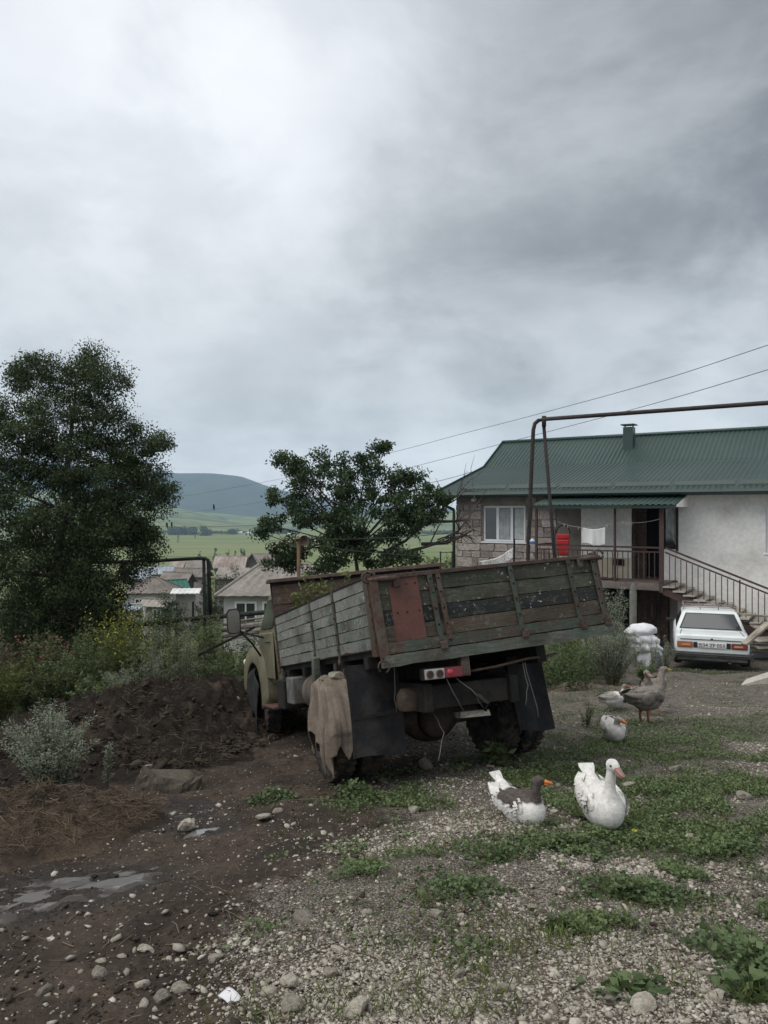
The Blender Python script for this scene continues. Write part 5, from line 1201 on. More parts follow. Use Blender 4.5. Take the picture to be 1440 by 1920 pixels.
# village trees
def vtree(label, px, pt, pb, wpx, d, seed, n=70, per=26, ls=None, name='village_tree', grp='trees in the village'):
    top = P(px, pt, d); base = onG(top.x, d); zb = min(base.z, (960-pb)/F*d); base.z = zb; h = top.z-zb; wv = wpx/F*d
    rs = np.random.RandomState(seed); lobes = [((rs.uniform(-.25, .25)*wv, rs.uniform(-.2, .2)*wv, h*f), (wv*0.36*s_, wv*0.36*s_, h*0.20), s_) for f, s_ in ((0.42, 1.0), (0.6, 1.1), (0.76, 0.8), (0.5, 0.9), (0.88, 0.45))]
    tree(name, label, base, [(0, 0, -0.3), (0, 0, h*0.35), (0.02*h, 0, h*0.7), (0, 0, h*0.95)], lobes, n, per, ls or max(0.10, d*0.0016), lm_far, seed, csize=max(0.14, wv*0.07), group=grp, trunk_r=0.025*h+0.02)
vtree('leafy tree by the black pipe legs among the roofs', 424, 1068, 1160, 78, 58, 41, 150, 34)
vtree('round dark tree in front of the grey barn', 462, 1073, 1100, 30, 95, 42, 60, 26)
vtree('tree growing over the near hipped roof', 395, 1095, 1165, 50, 52, 43, 90, 30)
vtree('bush between the bluish roof and the brown barn', 280, 1078, 1098, 34, 98, 44, 60, 24)
vtree('dark bushes below the small grey shed', 330, 1115, 1160, 90, 50, 45, 150, 34)
vtree('bush in front of the white hipped house garden', 250, 1140, 1175, 60, 42, 46, 90, 30)
vtree('dark tree left of the birch at the frame edge', 15, 1105, 1200, 80, 45, 47, 110, 30)
for i, (px, pt, pb, wp, lab) in enumerate(((375, 1034, 1046, 8, 'small round tree farthest left on the meadow edge'), (402, 1027, 1043, 11, 'tallest round tree alone on the meadow'), (413, 1039, 1047, 8, 'tiny bush between the meadow trees'), (427, 1033, 1047, 15, 'broad dark tree in the middle of the meadow row'), (441, 1033, 1045, 9, 'slim tree next to the broad meadow tree'), (452, 1029, 1044, 9, 'left one of the last pair of meadow trees'), (459, 1029, 1044, 8, 'right one of the last pair of meadow trees'))):
    vtree(lab, px, pt, pb, wp, 520, 70+i, 40, 20, 0.55, 'meadow_tree', 'trees on the meadow')
# far wood along the valley floor, one mass
rs = np.random.RandomState(3); Cc, tn = [], []
for px0, px1, pt, d, n in ((322, 348, 988, 1350, 46), (345, 368, 989, 1350, 40), (376, 386, 988, 1300, 14), (384, 395, 992, 1320, 14), (300, 322, 996, 1450, 14), (395, 440, 997, 1400, 34), (430, 445, 992, 1380, 16), (470, 520, 995, 1420, 36), (520, 560, 993, 1400, 30), (780, 860, 995, 1400, 40), (440, 560, 998, 1480, 60), (230, 330, 999, 1480, 40)):
    for i in range(n):
        px = rs.uniform(px0, px1); x = (px-720)/F*d; zg = gz(x, d); zt = (960-pt)/F*d; y = d+rs.uniform(-20, 20)
        for q in range(24):
            f = rs.uniform(0, 1); Cc.append((x+rs.normal()*3.2*(1.1-f*0.6), y+rs.normal()*3, zg+(zt-zg)*f*rs.uniform(0.75, 1.05))); tn.append(rs.uniform(0, 0.8))
Cc = np.array(Cc); o = new_obj('far_woodland', leaf_mesh('far_woodland', Cc, unit(rs, len(Cc)), rs.uniform(1.8, 3.6, len(Cc)), np.array(tn), 0.9, rs=rs), mat=lm_far); tag(o, 'hazy line of far trees along the valley floor', kind='stuff')
# pylons
def pylon(px, py, pb, d, lab):
    b_ = P(px, pb, d); h = (pb-py)/F*d; t = thing('pylon', lab, 'pylon', b_, group='pylons on the meadow'); b = MB(); w0, w1 = h*0.11, h*0.025
    for sx in (-1, 1):
        for sy in (-1, 1): b.tube([(sx*w0, sy*w0, -2), (sx*w1, sy*w1, h)], 0.12, 4)
    for i in range(5):
        f0, f1 = i/5, (i+1)/5; a, c = w0+(w1-w0)*f0, w0+(w1-w0)*f1
        b.tube([(-a, -a, h*f0), (c, -c, h*f1)], 0.08, 4); b.tube([(a, -a, h*f0), (-c, -c, h*f1)], 0.08, 4)
    b.build('lattice', m_dark, t)
    for f in (0.78, 0.92): MB().tube([(-h*0.17, 0, h*f), (h*0.17, 0, h*f)], 0.12, 4).build('crossarm', m_dark, t)
pylon(334, 1001, 1021, 1000, 'left lattice pylon on the far meadow'); pylon(366, 1003, 1016, 1150, 'right lattice pylon on the far meadow')

# ================================================================ PIPES, WIRES, POLES
m_pipe = mat('dark_gas_pipe', (0.018, 0.015, 0.014), (0.032, 0.023, 0.020), 5, 0.65, 0.15, 0.003)
m_pipeg = mat('mossy_black_pipe', (0.022, 0.024, 0.018), (0.040, 0.042, 0.028), 5, 0.7, 0.15, 0.003)
D0 = 16.5; gx = (1000-720)/F*D0
top = P(1018, 787, D0); fr_ = P(1500, 751, 13.6)
g0 = onG(P(988, 1000, D0).x, D0)
pa = P(993, 960, D0); pbnd = P(1000, 800, D0)
pts = [Vector((g0.x, D0, g0.z-0.2)), P(990, 1040, D0), P(997, 870, D0), P(1000, 806, D0), P(1003, 794, D0), P(1010, 788, D0), P(1020, 786, D0)]
for f in (0.2, 0.5, 0.8, 1.0, 1.6): pts.append(P(1020, 786, D0).lerp(fr_, f))
gpipe = thing('gas_pipe', 'brown overhead gas pipe arching up beside the balcony and out to the right', 'pipe', (g0.x, D0, g0.z))
o_ = Vector((g0.x, D0, g0.z))
MB().tube([p_-o_ for p_ in pts], 0.043, 12).build('pipe_run', m_pipe, gpipe, smooth=True)
q = onG(P(1046, 1000, D0+0.05).x, D0+0.05)
MB().tube([P(1019, 790, D0+0.03)-o_, P(1040, 1045, D0+0.05)-o_, P(1055, 1290, D0+0.08)-o_], 0.038, 12).build('support_leg', m_pipe, gpipe, smooth=True)
MB().tube([P(1020, 800, D0)-o_, P(1020, 780, D0)-o_], 0.047, 10).build('collar', m_pipe, gpipe, smooth=True)
# plumbing bottle tied on the pipe
bt = thing('bottle', 'blue and white plastic bottle tied to the gas pipe', 'bottle', P(998, 1022, D0-0.12))
MB().lathe([(0.0, 0), (0.05, 0.0), (0.055, 0.02), (0.055, 0.10), (0.02, 0.13), (0.02, 0.15), (0, 0.15)], 14).build('body', NM('bottle_white').fin((0.5, 0.52, 0.55), 0.3), bt, smooth='auto'); MB().lathe([(0.0585, 0.02), (0.0585, 0.075), (0.056, 0.075), (0.056, 0.02)], 14).build('label_band', NM('bottle_blue').fin((0.06, 0.13, 0.28), 0.4), bt)
# black pipe arch on the left and the long pipe along the bank
DL = 17.0
al = thing('pipe_arch', 'black pipe arch standing over the bank weeds left of the truck', 'pipe', P(388, 1150, DL)); ob = P(388, 1150, DL)
MB().tube([p_-ob for p_ in (P(150, 1055, DL+1.5), P(300, 1051, DL+0.4), P(370, 1047, DL), P(384, 1047, DL), P(390, 1050, DL), P(391, 1060, DL), P(395, 1165, DL))], 0.040, 10).build('pipe_run', m_pipeg, al, smooth=True)
MB().tube([P(382, 1048, DL+0.02)-ob, P(384, 1165, DL+0.02)-ob, P(384, 1200, DL+0.02)-ob], 0.036, 10).build('support_leg', m_pipeg, al, smooth=True)
lpip = thing('gas_pipe', 'long low mossy pipe running along the bank to the headboard', 'pipe', P(315, 1168, DL)); ob = P(315, 1168, DL)
MB().tube([p_-ob for p_ in (P(170, 1182, DL+0.4), P(250, 1173, DL), P(330, 1163, DL-0.3), P(420, 1155, DL-0.6), P(530, 1145, DL-1), P(640, 1136, DL-1.4))], 0.050, 10).build('pipe_run', m_pipeg, lpip, smooth=True)
MB().tube([P(316, 1166, DL)-ob, P(316, 1230, DL)-ob], 0.045, 8).build('support_leg', m_pipeg, lpip, smooth=True)
MB().tube([P(362, 1128, DL)-ob, P(362, 1160, DL)-ob], 0.025, 6).build('valve_stem', m_pipeg, lpip)
# overhead wires
m_cable = mat('overhead_cable', (0.06, 0.06, 0.062), None, 3, 0.7, 0)
def cable(label, pts, r=0.0065):
    pts = [P(*p_) for p_ in pts]; out = []
    for i in range(len(pts)-1):
        p0_, p1_, p2_, p3_ = pts[max(i-1, 0)], pts[i], pts[i+1], pts[min(i+2, len(pts)-1)]
        for t in np.linspace(0, 1, 7)[:-1]: out.append(0.5*((2*p1_)+(p2_-p0_)*t+(2*p0_-5*p1_+4*p2_-p3_)*t*t+(3*p1_-p0_-3*p2_+p3_)*t**3))
    out.append(pts[-1]); return tag(MB().tube(out, r, 5).build('power_cable', m_cable), label, 'cable', 'overhead power cables')
cable('topmost overhead cable crossing above the gas pipe', [(1560, 608, 12), (1440, 647, 13), (1225, 717, 16), (1010, 776, 20), (860, 815, 24), (720, 852, 28), (520, 899, 38), (330, 932, 58), (150, 955, 80)])
cable('second overhead cable passing behind the gas pipe bend', [(1560, 652, 12), (1440, 693, 13), (1225, 757, 16), (1010, 814, 20), (755, 880, 27), (560, 928, 38), (400, 955, 52), (300, 966, 66)])
cable('faint cable running down behind the house corner', [(920, 874, 34), (880, 886, 34), (830, 900, 36), (700, 930, 45)], 0.012)
cable('low cable with two birds over the far meadow', [(250, 985, 55), (322, 988, 52), (420, 987, 50), (540, 981, 46), (640, 970, 40)], 0.013)
cable('short cable from the horn post into the fruit tree', [(566, 1010, 15), (640, 1011, 15.4), (740, 1008, 15.8), (840, 1000, 16.5)], 0.008)
cable('lowest cable slanting across the fruit tree trunk', [(575, 1017, 15), (640, 1030, 15.2), (720, 1038, 15.6), (800, 1043, 16)], 0.008)
m_bird = mat('dark_bird', (0.020, 0.020, 0.024), None, 5, 0.6, 0)
for px, py, d, lab in ((401, 954, 52, 'small dark bird alone on the second cable'), (322, 987, 52, 'right bird of the pair on the low cable'), (313, 988, 52.2, 'left bird of the pair on the low cable')):
    t = thing('bird', lab, 'bird', P(px, py, d), group='birds on the cables'); b = MB().ball((0, 0, 0.12), (0.07, 0.10, 0.12), 10, 8); b.ball((0, -0.04, 0.26), 0.06, 8, 6); b.tube([(0, 0.03, 0.06), (0, 0.10, -0.12)], [0.05, 0.02], 6)
    new_obj('body', organic('body', b, 0.02, 3), t, mat=m_bird); MB().tube([(0, -0.09, 0.26), (0, -0.14, 0.25)], [0.015, 0.004], 5).build('beak', m_bird, t)
# post with horns
hp0 = P(560, 1075, 15.0); pst = thing('horn_post', 'rusty brown post with two horn lamps rising behind the headboard', 'post', onG(hp0.x, 15.0)); ob = onG(hp0.x, 15.0)
m_postbr = mat('brown_rusty_post', (0.13, 0.075, 0.042), (0.09, 0.055, 0.035), 5, 0.8, 0.2)
MB().tube([Vector((0, 0, -0.1)), P(560, 1012, 15)-ob], 0.036, 8).build('pole', m_postbr, pst, smooth=True)
MB().lathe([(0.0, 0), (0.06, 0.005), (0.075, 0.03), (0.05, 0.05), (0, 0.06)], 14).build('cap', m_postbr, pst, P(559, 1013, 15)-ob, smooth='auto')
hr_ = MB().lathe([(0.02, -0.07), (0.035, 0.0), (0.07, 0.05), (0.10, 0.07), (0.105, 0.08), (0.08, 0.06), (0.03, 0.0)], 16, 'y').build('horn', m_rust, pst, P(569, 1015, 14.9)-ob, (R(10), R(10), R(200)), smooth='auto')
# concrete pole tip behind the roof
cp = P(922, 880, 35); cpo = thing('utility_pole', 'concrete utility pole tip showing behind the green roof', 'pole', onG(cp.x, 35)); ob = onG(cp.x, 35)
cp_top = (P(922, 862, 35)-ob).z
MB().prism([(-0.12, 0), (0.12, 0), (0.09, cp_top-0.1), (0.05, cp_top), (-0.05, cp_top), (-0.09, cp_top-0.1)], -0.10, 0.10, 1).build('shaft', m_conc, cpo, bevel=0.02)
MB().span((-0.16, -0.03, cp_top-0.28), (0.2, 0.03, cp_top-0.22)).build('crossbar', m_dark, cpo)
# concrete gate post
gq = gp(1187, 1262); gpo = thing('concrete_post', 'round grey concrete post with pointed cap before the cellar door', 'post', (P(1187, 1200, 18.6).x, 18.6, gz(6.0, 18.6))); 
gh = P(1187, 1094, 18.6).z-gz(6.0, 18.6)
MB().lathe([(0.085, -0.2), (0.085, gh-0.20), (0.075, gh-0.19), (0.078, gh-0.11), (0.03, gh-0.01), (0, gh)], 14).build('shaft', mat('mossy_concrete', (0.20, 0.20, 0.17), (0.14, 0.145, 0.12), 5), gpo, smooth='auto')
# sagging mesh fence on the rise beside the house
fz = thing('garden_fence', 'rusty wire garden fence left of the house corner', 'fence', onG(P(835, 1050, 27).x, 27)); ob = onG(P(835, 1050, 27).x, 27)
for px in (826, 848): MB().tube([P(px, 1034, 27)-ob, P(px, 1110, 27)-ob], 0.03, 6).build('post', m_rust, fz)
for py in (1036, 1056): MB().tube([P(824, py, 27)-ob, P(852, py, 27)-ob], 0.012, 5).build('rail', m_rust, fz)
# ================================================================ HEAPS, STUMP, PUDDLES
def heap_obj(name, label, fn, x0, x1, y0, y1, st, amp, dark, strawc, straw_lo):
    xs_ = np.arange(x0, x1, st); ys_ = np.arange(y0, y1, st); X, Y = np.meshgrid(xs_, ys_); H = fn(X, Y)
    rough = sstep(0.0, 0.2, H)
    r_ = fbm(X*1.7+5, Y*2.3, 5, 0.6)*amp*0.8+fbm(X*6, Y*8+3, 5, 0.62)*amp*0.5+fbm(X*22, Y*22, 3)*amp*0.3
    Z = G(X, Y)+yard_disp(X, Y)*0.3+H+r_*rough-0.05*(1-rough)
    n_, m_ = X.shape; idx = np.arange(X.size).reshape(X.shape); Fq = np.stack([idx[:-1, :-1], idx[:-1, 1:], idx[1:, 1:], idx[1:, :-1]], -1).reshape(-1, 4)
    keep = (H.ravel()[Fq].max(1) > -0.025); Fq = Fq[keep]
    used = np.unique(Fq); re = -np.ones(X.size, int); re[used] = np.arange(len(used))
    V = np.stack([X, Y, Z], -1).reshape(-1, 3)[used]; c0 = np.array([(x0+x1)/2, (y0+y1)/2, gz((x0+x1)/2, (y0+y1)/2)])
    k = NM(name); v = k.vec((1, 1, 1), rnd=False); a = k.noise(v, 1.6, 6, 0.65); b = k.noise(v, 14, 6, 0.75); vs_ = k.vec((1, 3.0, 2), rnd=False); s_ = k.noise(vs_, 55, 3, 0.6)
    col = k.mix(k.ramp(b, 0.3, 0.7), dark, tuple(q*2.1 for q in dark)); col = k.mix(k.math('MULTIPLY', k.ramp(a, straw_lo, straw_lo+0.14), k.ramp(s_, 0.30, 0.6)), col, strawc)
    k.bump(k.math('ADD', b, k.math('MULTIPLY', s_, 0.7)), 1.0, 0.03); k.fin(col, 0.92, 0, 0.15)
    o = new_obj(name, np_mesh(name, V-c0, re[Fq], True), None, c0, mat=k.m); tag(o, label, 'heap')
    return lambda x, y: G(x, y)+fn(x, y)+(fbm(x*1.7+5, y*2.3, 5, 0.6)*0.8+fbm(x*6, y*8+3, 5, 0.62)*0.5)*amp*sstep(0, 0.2, fn(x, y))
hz1 = heap_obj('manure_heap', 'long dark manure heap rising behind the stump towards the truck fender', heap, -6.6, -0.9, 7.2, 14.2, 0.038, 0.30, (0.0185, 0.0145, 0.0115), (0.105, 0.080, 0.056), 0.54)
hz2 = heap_obj('straw_heap', 'low brown straw heap at the left edge beside the puddle', heap2, -4.6, -1.5, 4.9, 7.2, 0.024, 0.20, (0.030, 0.0235, 0.018), (0.145, 0.110, 0.078), 0.46)
# straw lying about
def strands(name, label, P0, dirs, lens, r, m, seed):
    rs = np.random.RandomState(seed); n = len(P0); P0 = np.asarray(P0); d = dirs/np.linalg.norm(dirs, axis=1)[:, None]
    q = np.cross(d, rs.normal(size=(n, 3))); q /= np.linalg.norm(q, axis=1)[:, None]; q2 = np.cross(d, q); rr_ = (r*rs.uniform(0.6, 1.4, n))[:, None]
    ring = [q*rr_, (-0.5*q+0.87*q2)*rr_, (-0.5*q-0.87*q2)*rr_]; bend = q2*(lens*rs.uniform(-.15, .15, n))[:, None]; Lh = (lens/2)[:, None]
    secs = [P0-d*Lh, P0+bend, P0+d*Lh]; V = np.stack([s_+ring[j] for s_ in secs for j in range(3)], 1).reshape(-1, 3)
    f = []; 
    for s_ in range(2):
        for j in range(3): j2 = (j+1) % 3; f.append((s_*3+j, s_*3+j2, s_*3+3+j2, s_*3+3+j))
    f = np.array(f); Fq = (f[None]+np.arange(n)[:, None, None]*9).reshape(-1, 4)
    return tag(new_obj(name, np_mesh(name, V, Fq, True, {'tint': np.repeat(rs.rand(n), 9)}), mat=m), label, kind='stuff')
m_straw = leafmat('straw', (0.060, 0.043, 0.031), (0.205, 0.160, 0.112), 0.1, 0.9, 0.1)
rs = np.random.RandomState(9); pts = []; 
for fn, hzf, bx, n in ((heap, hz1, (-6.2, -1.2, 7.6, 13.2), 2600), (heap2, hz2, (-4.4, -1.8, 5.1, 7.0), 2600)):
    c = 0
    while c < n:
        x = rs.uniform(bx[0], bx[1], 4000); y = rs.uniform(bx[2], bx[3], 4000); ok = (fn(x, y) > 0.04) & (rs.rand(4000) < 0.15+2.5*np.clip(fbm(x*1.5+2, y*1.5, 3), 0, 1)+(0.5 if fn is heap2 else 0))
        x, y = x[ok], y[ok]; pts.append(np.stack([x, y, hzf(x, y)+rs.uniform(0.0, 0.05, len(x))], 1)); c += len(x)
P0 = np.concatenate(pts); d = rs.normal(size=P0.shape); d[:, 2] *= 0.35; d[:, 1] *= 0.7
strands('straw', 'loose straw lying on the two heaps', P0, d, rs.uniform(0.04, 0.15, len(P0)), 0.0022, m_straw, 2)
n = 900; yy = rs.uniform(2.6, 9, n); xx = rs.uniform(-0.5, 0.45, n)*yy; P0 = np.stack([xx, yy, G(xx, yy)+yard_disp(xx, yy)+0.008], 1); d = rs.normal(size=P0.shape); d[:, 2] *= 0.06
strands('ground_litter', 'dry stalks and twigs strewn over the bare soil', P0, d, rs.uniform(0.03, 0.16, n), 0.0024, m_straw, 3)
# stump
sp = gp(312, 1472); stp = thing('tree_stump', 'weathered half-buried tree stump in the manure', 'stump', sp+Vector((0, 0, -0.05)), (R(-10), R(8), R(-20)))
ring = []
rs = np.random.RandomState(21); nn = 28; rad = [0.21*(1+0.10*math.sin(3*a+1)+0.07*math.sin(7*a))*(1.12 if -0.8 < math.sin(a) < 0.3 else 1.0) for a in np.linspace(0, 2*math.pi, nn, endpoint=False)]
A = np.linspace(0, 2*math.pi, nn, endpoint=False)
rings = [[(1.25*r_*math.cos(a)*1.25, 0.8*r_*math.sin(a)*1.25, -0.15) for r_, a in zip(rad, A)], [(1.2*r_*math.cos(a)*1.08, 0.8*r_*math.sin(a)*1.08, 0.08) for r_, a in zip(rad, A)], [(1.2*r_*math.cos(a), 0.8*r_*math.sin(a), 0.16+0.03*math.sin(2*a)+0.02*math.sin(9*a)) for r_, a in zip(rad, A)]]
stb = MB(); nr_ = 7
full = []
for i in range(nr_):
    f_ = i/(nr_-1); full.append([tuple((1-f_)*a_+f_*c_ for a_, c_ in zip(p0_, p2_)) for p0_, p2_ in zip(rings[0], rings[2])])
stb.loft(full); stb.build('wood', wood('grey_stump_wood', (0.075, 0.058, 0.045), (0.13, 0.108, 0.085), 0.5, None, 2), stp, jitter=0.011)
MB().box((-0.25, -0.05, 0.04), (0.05, 0.14, 0.30), Matrix.Rotation(0.18, 3, 'Y'), top=0.8).build('bark_slab', mat('pale_split_wood', (0.34, 0.31, 0.26), (0.16, 0.13, 0.10), 9, stretch=(6, 6, 0.8)), stp, bevel=0.012, jitter=0.012)
# puddles
k = NM('muddy_water'); v = k.vec((1, 1, 1), rnd=False, coord='Object'); n_ = k.noise(v, 5.5, 6, 0.65); ed = k.ramp(k.math('ADD', k.attr('edge'), k.math('MULTIPLY', k.math('SUBTRACT', n_, 0.5), 1.7)), 0.34, 0.62)
k.bump(n_, 0.12, 0.02); k.fin(k.mix(ed, (0.033, 0.025, 0.019), (0.165, 0.16, 0.155)), k.ramp(ed, 0, 1, 0.55, 0.07), 0, 0.55); m_pud = k.m
labs = ('largest muddy puddle at the left frame edge', 'shallow puddle trailing right from the largest one', 'bright puddle below the stump', 'small puddle right of the bright one', 'smallest puddle left under the bright one')
for (px_, py_, r1, r2, an), lb in zip(PUD, labs):
    b = MB(); c0 = onG(px_, py_); nn = 110; zc = gz(px_, py_)
    b.v.append((0, 0, -0.039)); eds = [1.0]; qs = (0.2, 0.4, 0.6, 0.8, 1.0, 1.2, 1.35)
    for q in qs:
        for j in range(nn):
            a = 2*math.pi*j/nn; rj = q*(1+0.9*float(fbm(np.array([math.cos(a)*2.2+px_*3]), np.array([math.sin(a)*2.2+py_]), 5)[0]))
            x = r1*rj*math.cos(a)*1.1; y = r2*rj*math.sin(a)*1.25; x, y = x*math.cos(an)-y*math.sin(an), x*math.sin(an)+y*math.cos(an)
            b.v.append((x, y, gz(px_+x, py_+y)-zc-0.039-0.16*max(0, q-0.9))); eds.append(1-q/1.35)
    for j in range(nn):
        j2 = (j+1) % nn; b.f.append((0, 1+j, 1+j2))
        for r_ in range(len(qs)-1): b.f.append((1+r_*nn+j, 1+(r_+1)*nn+j, 1+(r_+1)*nn+j2, 1+r_*nn+j2))
    me_ = b.mesh('puddle', smooth=True); at_ = me_.attributes.new('edge', 'FLOAT', 'POINT'); at_.data.foreach_set('value', np.array(eds, np.float32)); o = new_obj('puddle', me_, None, c0, mat=m_pud); tag(o, lb, kind='structure')

# ================================================================ CAR
CA = R(-20.5); cpos = Vector(((1337-720)/F*18.6, 18.6, 0)); cpos.z = gz(cpos.x, cpos.y)
# rear face at 18 m; the body reaches forward from there
cr = P(1335, 1257, 17.6); fwd = Vector((math.sin(-CA), math.cos(CA), 0))
cpos = Vector((cr.x, cr.y, 0))+fwd*2.05; slope_y = -math.atan(0.10); 
CAR = thing('parked_car', 'white old sedan with roof rack parked tail-on by the stairs', 'car', (cpos.x, cpos.y, cr.z-0.06), (slope_y*0.3, 0, CA)); CAR.scale = (1.03, 1.0, 0.9)
m_paint = mat('white_car_paint', (0.72, 0.76, 0.75), (0.65, 0.69, 0.68), 2, 0.32, 0.0, var=0.03, spec=0.5)
m_chrome = NM('dull_chrome').fin((0.40, 0.40, 0.40), 0.3, 0.9, 0.5); m_trim = NM('black_car_trim').fin((0.018, 0.018, 0.019), 0.5, 0, 0.4)
m_bump = mat('black_bumper', (0.030, 0.031, 0.033), (0.055, 0.055, 0.055), 5, 0.5, 0.0, spec=0.4)
secs = [(-2.03, .735, .36, .60, .855), (-1.98, .775, .30, .60, .885), (-1.2, .80, .26, .62, .915), (0, .805, .25, .64, .93), (1.2, .80, .26, .63, .905), (1.9, .775, .30, .58, .86), (2.0, .73, .36, .58, .82)]
rings = []
for y, hw, zb, zm, zt in secs:
    half = [(hw*0.93, zb), (hw*0.995, zb+0.08), (hw, zm), (hw*0.985, zt-0.07), (hw*0.95, zt-0.012), (hw*0.84, zt)]
    rings.append([(x, y, z) for x, z in half]+[(-x, y, z) for x, z in half[::-1]])
body = MB().loft(rings).build('body', m_paint, CAR, bevel=0.018, smooth='auto')
cb = [[(sx*0.755, y, 0.895) for sx, y in ((-1, -1.28), (1, -1.28), (1, 0.98), (-1, 0.98))], [(sx*0.60, y, 1.365) for sx, y in ((-1, -0.90), (1, -0.90), (1, 0.42), (-1, 0.42))], [(sx*0.52, y, 1.405) for sx, y in ((-1, -0.78), (1, -0.78), (1, 0.28), (-1, 0.28))]]
cabin = MB().loft(cb).build('cabin', m_paint, CAR, bevel=0.03, seg=3, smooth='auto')
k = NM('car_window_glass'); k.fin((0.035, 0.040, 0.042), 0.05, 0, 0.5); m_cg = k.m
def panel(q, off, m, name, par, th=0.006):
    q = [Vector(p_) for p_ in q]; n_ = (q[1]-q[0]).cross(q[3]-q[0]).normalized()*off; 
    return MB().loft([[p_ for p_ in q], [p_+n_ for p_ in q]]).build(name, m, par)
def rear(u, t):   # rear window plane
    z = 0.905+(1.355-0.905)*t; hw = 0.755+(0.60-0.755)*t; y = -1.28+(-0.90+1.28)*t; return Vector((hw*u, y-0.004, z))
gs = panel([rear(-0.90, 0.08), rear(0.90, 0.08), rear(0.86, 0.93), rear(-0.86, 0.93)], 0.012, m_trim, 'window_seal', cabin)
panel([rear(-0.86, 0.12)+Vector((0, -0.011, 0)), rear(0.86, 0.12)+Vector((0, -0.011, 0)), rear(0.82, 0.89)+Vector((0, -0.011, 0)), rear(-0.82, 0.89)+Vector((0, -0.011, 0))], 0.008, m_cg, 'rear_window', cabin)
for sx in (-1, 1):
    def sidep(y, t): 
        z = 0.905+(1.355-0.905)*t; x = 0.755+(0.60-0.755)*t; return Vector((sx*(x+0.005), y, z))
    for y0, y1, y2, y3 in ((-1.02, -0.30, -0.30, -0.86), (-0.24, 0.72, 0.36, -0.24)):
        panel([sidep(y0, 0.12), sidep(y1, 0.12), sidep(y2, 0.88), sidep(y3, 0.88)], 0.006*sx*-1 if sx > 0 else 0.006, m_cg, 'side_window', cabin)
    dd = MB().span((sx*0.803, -0.72, 0.30), (sx*0.809, -0.705, 0.88)); dd.span((sx*0.803, -0.28, 0.30), (sx*0.809, -0.265, 0.88)); dd.build('door_gap', m_trim, body)
    MB().span((sx*0.805, -0.62, 0.76), (sx*0.83, -0.47, 0.785)).build('door_handle', m_chrome, body, bevel=0.005)
    MB().span((sx*0.806, -1.95, 0.50), (sx*0.816, 1.9, 0.525)).build('side_moulding', m_chrome, body)
    MB().box((sx*0.90, 0.55, 0.96), (0.15, 0.06, 0.10)).build('wing_mirror', m_trim, body, bevel=0.02)
    for y in (-1.22, 1.20):
        MB().lathe([(0.34, 0), (0.34, 0.01), (0, 0.012)], 24, 'x', (sx*0.805 if sx > 0 else -0.817, y, 0.32)).build('wheel_arch', m_trim, body)
        wh = MB().lathe([(0.17, -0.07), (0.20, -0.085), (0.27, -0.085), (0.295, -0.05), (0.298, 0.0), (0.295, 0.05), (0.27, 0.085), (0.20, 0.085), (0.17, 0.07)], 28, 'x').build('wheel', m_tyre, CAR, (sx*0.70, y, 0.30), smooth='auto')
        MB().lathe([(0.17, 0.0), (0.17, 0.06*sx), (0.10, 0.05*sx), (0.0, 0.065*sx)], 20, 'x').build('hubcap', m_chrome, wh, smooth='auto')
    # tail lights: amber outside, red inside
    tlx = MB().span((sx*0.40, -2.052, 0.555), (sx*0.725, -2.02, 0.70)).build('tail_light', m_trim, CAR, bevel=0.006)
    amb = NM('amber_lens').fin((0.42, 0.11, 0.035), 0.3); rdl = NM('dull_red_lens').fin((0.22, 0.040, 0.028), 0.3); wl_ = NM('reverse_lens').fin((0.5, 0.28, 0.18), 0.3)
    MB().span((sx*0.59, -2.066, 0.565), (sx*0.718, -2.05, 0.69)).build('indicator_lens', amb if sx < 0 else rdl, tlx, bevel=0.006)
    MB().span((sx*0.408, -2.066, 0.565), (sx*0.587, -2.05, 0.69)).build('stop_lens', amb if sx < 0 else rdl, tlx, bevel=0.006)
    MB().span((sx*0.45, -2.071, 0.605), (sx*0.63, -2.067, 0.65)).build('reflector_strip', wl_, tlx)
    MB().span((sx*0.30, -2.058, 0.56), (sx*0.385, -2.03, 0.70)).build('plate_lamp', m_trim, CAR, bevel=0.01)
MB().span((-0.66, -2.045, 0.758), (0.66, -2.02, 0.772)).build('boot_gap', m_trim, body)
MB().tube([(-0.62, -1.30, 0.918), (-0.64, -1.6, 0.912), (-0.66, -1.98, 0.885)], 0.006, 4).build('boot_gap', m_trim, body); MB().tube([(0.62, -1.30, 0.918), (0.64, -1.6, 0.912), (0.66, -1.98, 0.885)], 0.006, 4).build('boot_gap', m_trim, body)
MB().box((0, -2.045, 0.79), (0.045, 0.02, 0.03)).build('boot_lock', m_trim, body, bevel=0.005)
bp = MB().span((-0.80, -2.15, 0.33), (0.80, -2.03, 0.45)).build('rear_bumper', m_bump, CAR, bevel=0.015)
MB().span((-0.79, -2.157, 0.405), (0.79, -2.151, 0.42)).build('bumper_strip', m_chrome, bp)
for sx in (-1, 1): MB().span((sx*0.77, -2.17, 0.30), (sx*0.845, -1.80, 0.47)).build('bumper_end', m_bump, bp, bevel=0.015)
MB().span((-0.72, -2.02, 0.24), (0.72, -1.96, 0.34)).build('rear_apron', mat('dirty_grey_apron', (0.25, 0.25, 0.24), (0.16, 0.155, 0.145), 4), CAR, jitter=0.008)
MB().span((-0.76, -1.95, 0.18), (0.76, 1.9, 0.26)).build('underbody', m_trim, CAR)
MB().lathe([(0.028, 0.0), (0.033, 0.0), (0.033, 0.25), (0.028, 0.25)], 14, 'y', (0.36, -2.10, 0.22)).build('exhaust', m_rust, CAR, smooth='auto')
rk = MB()
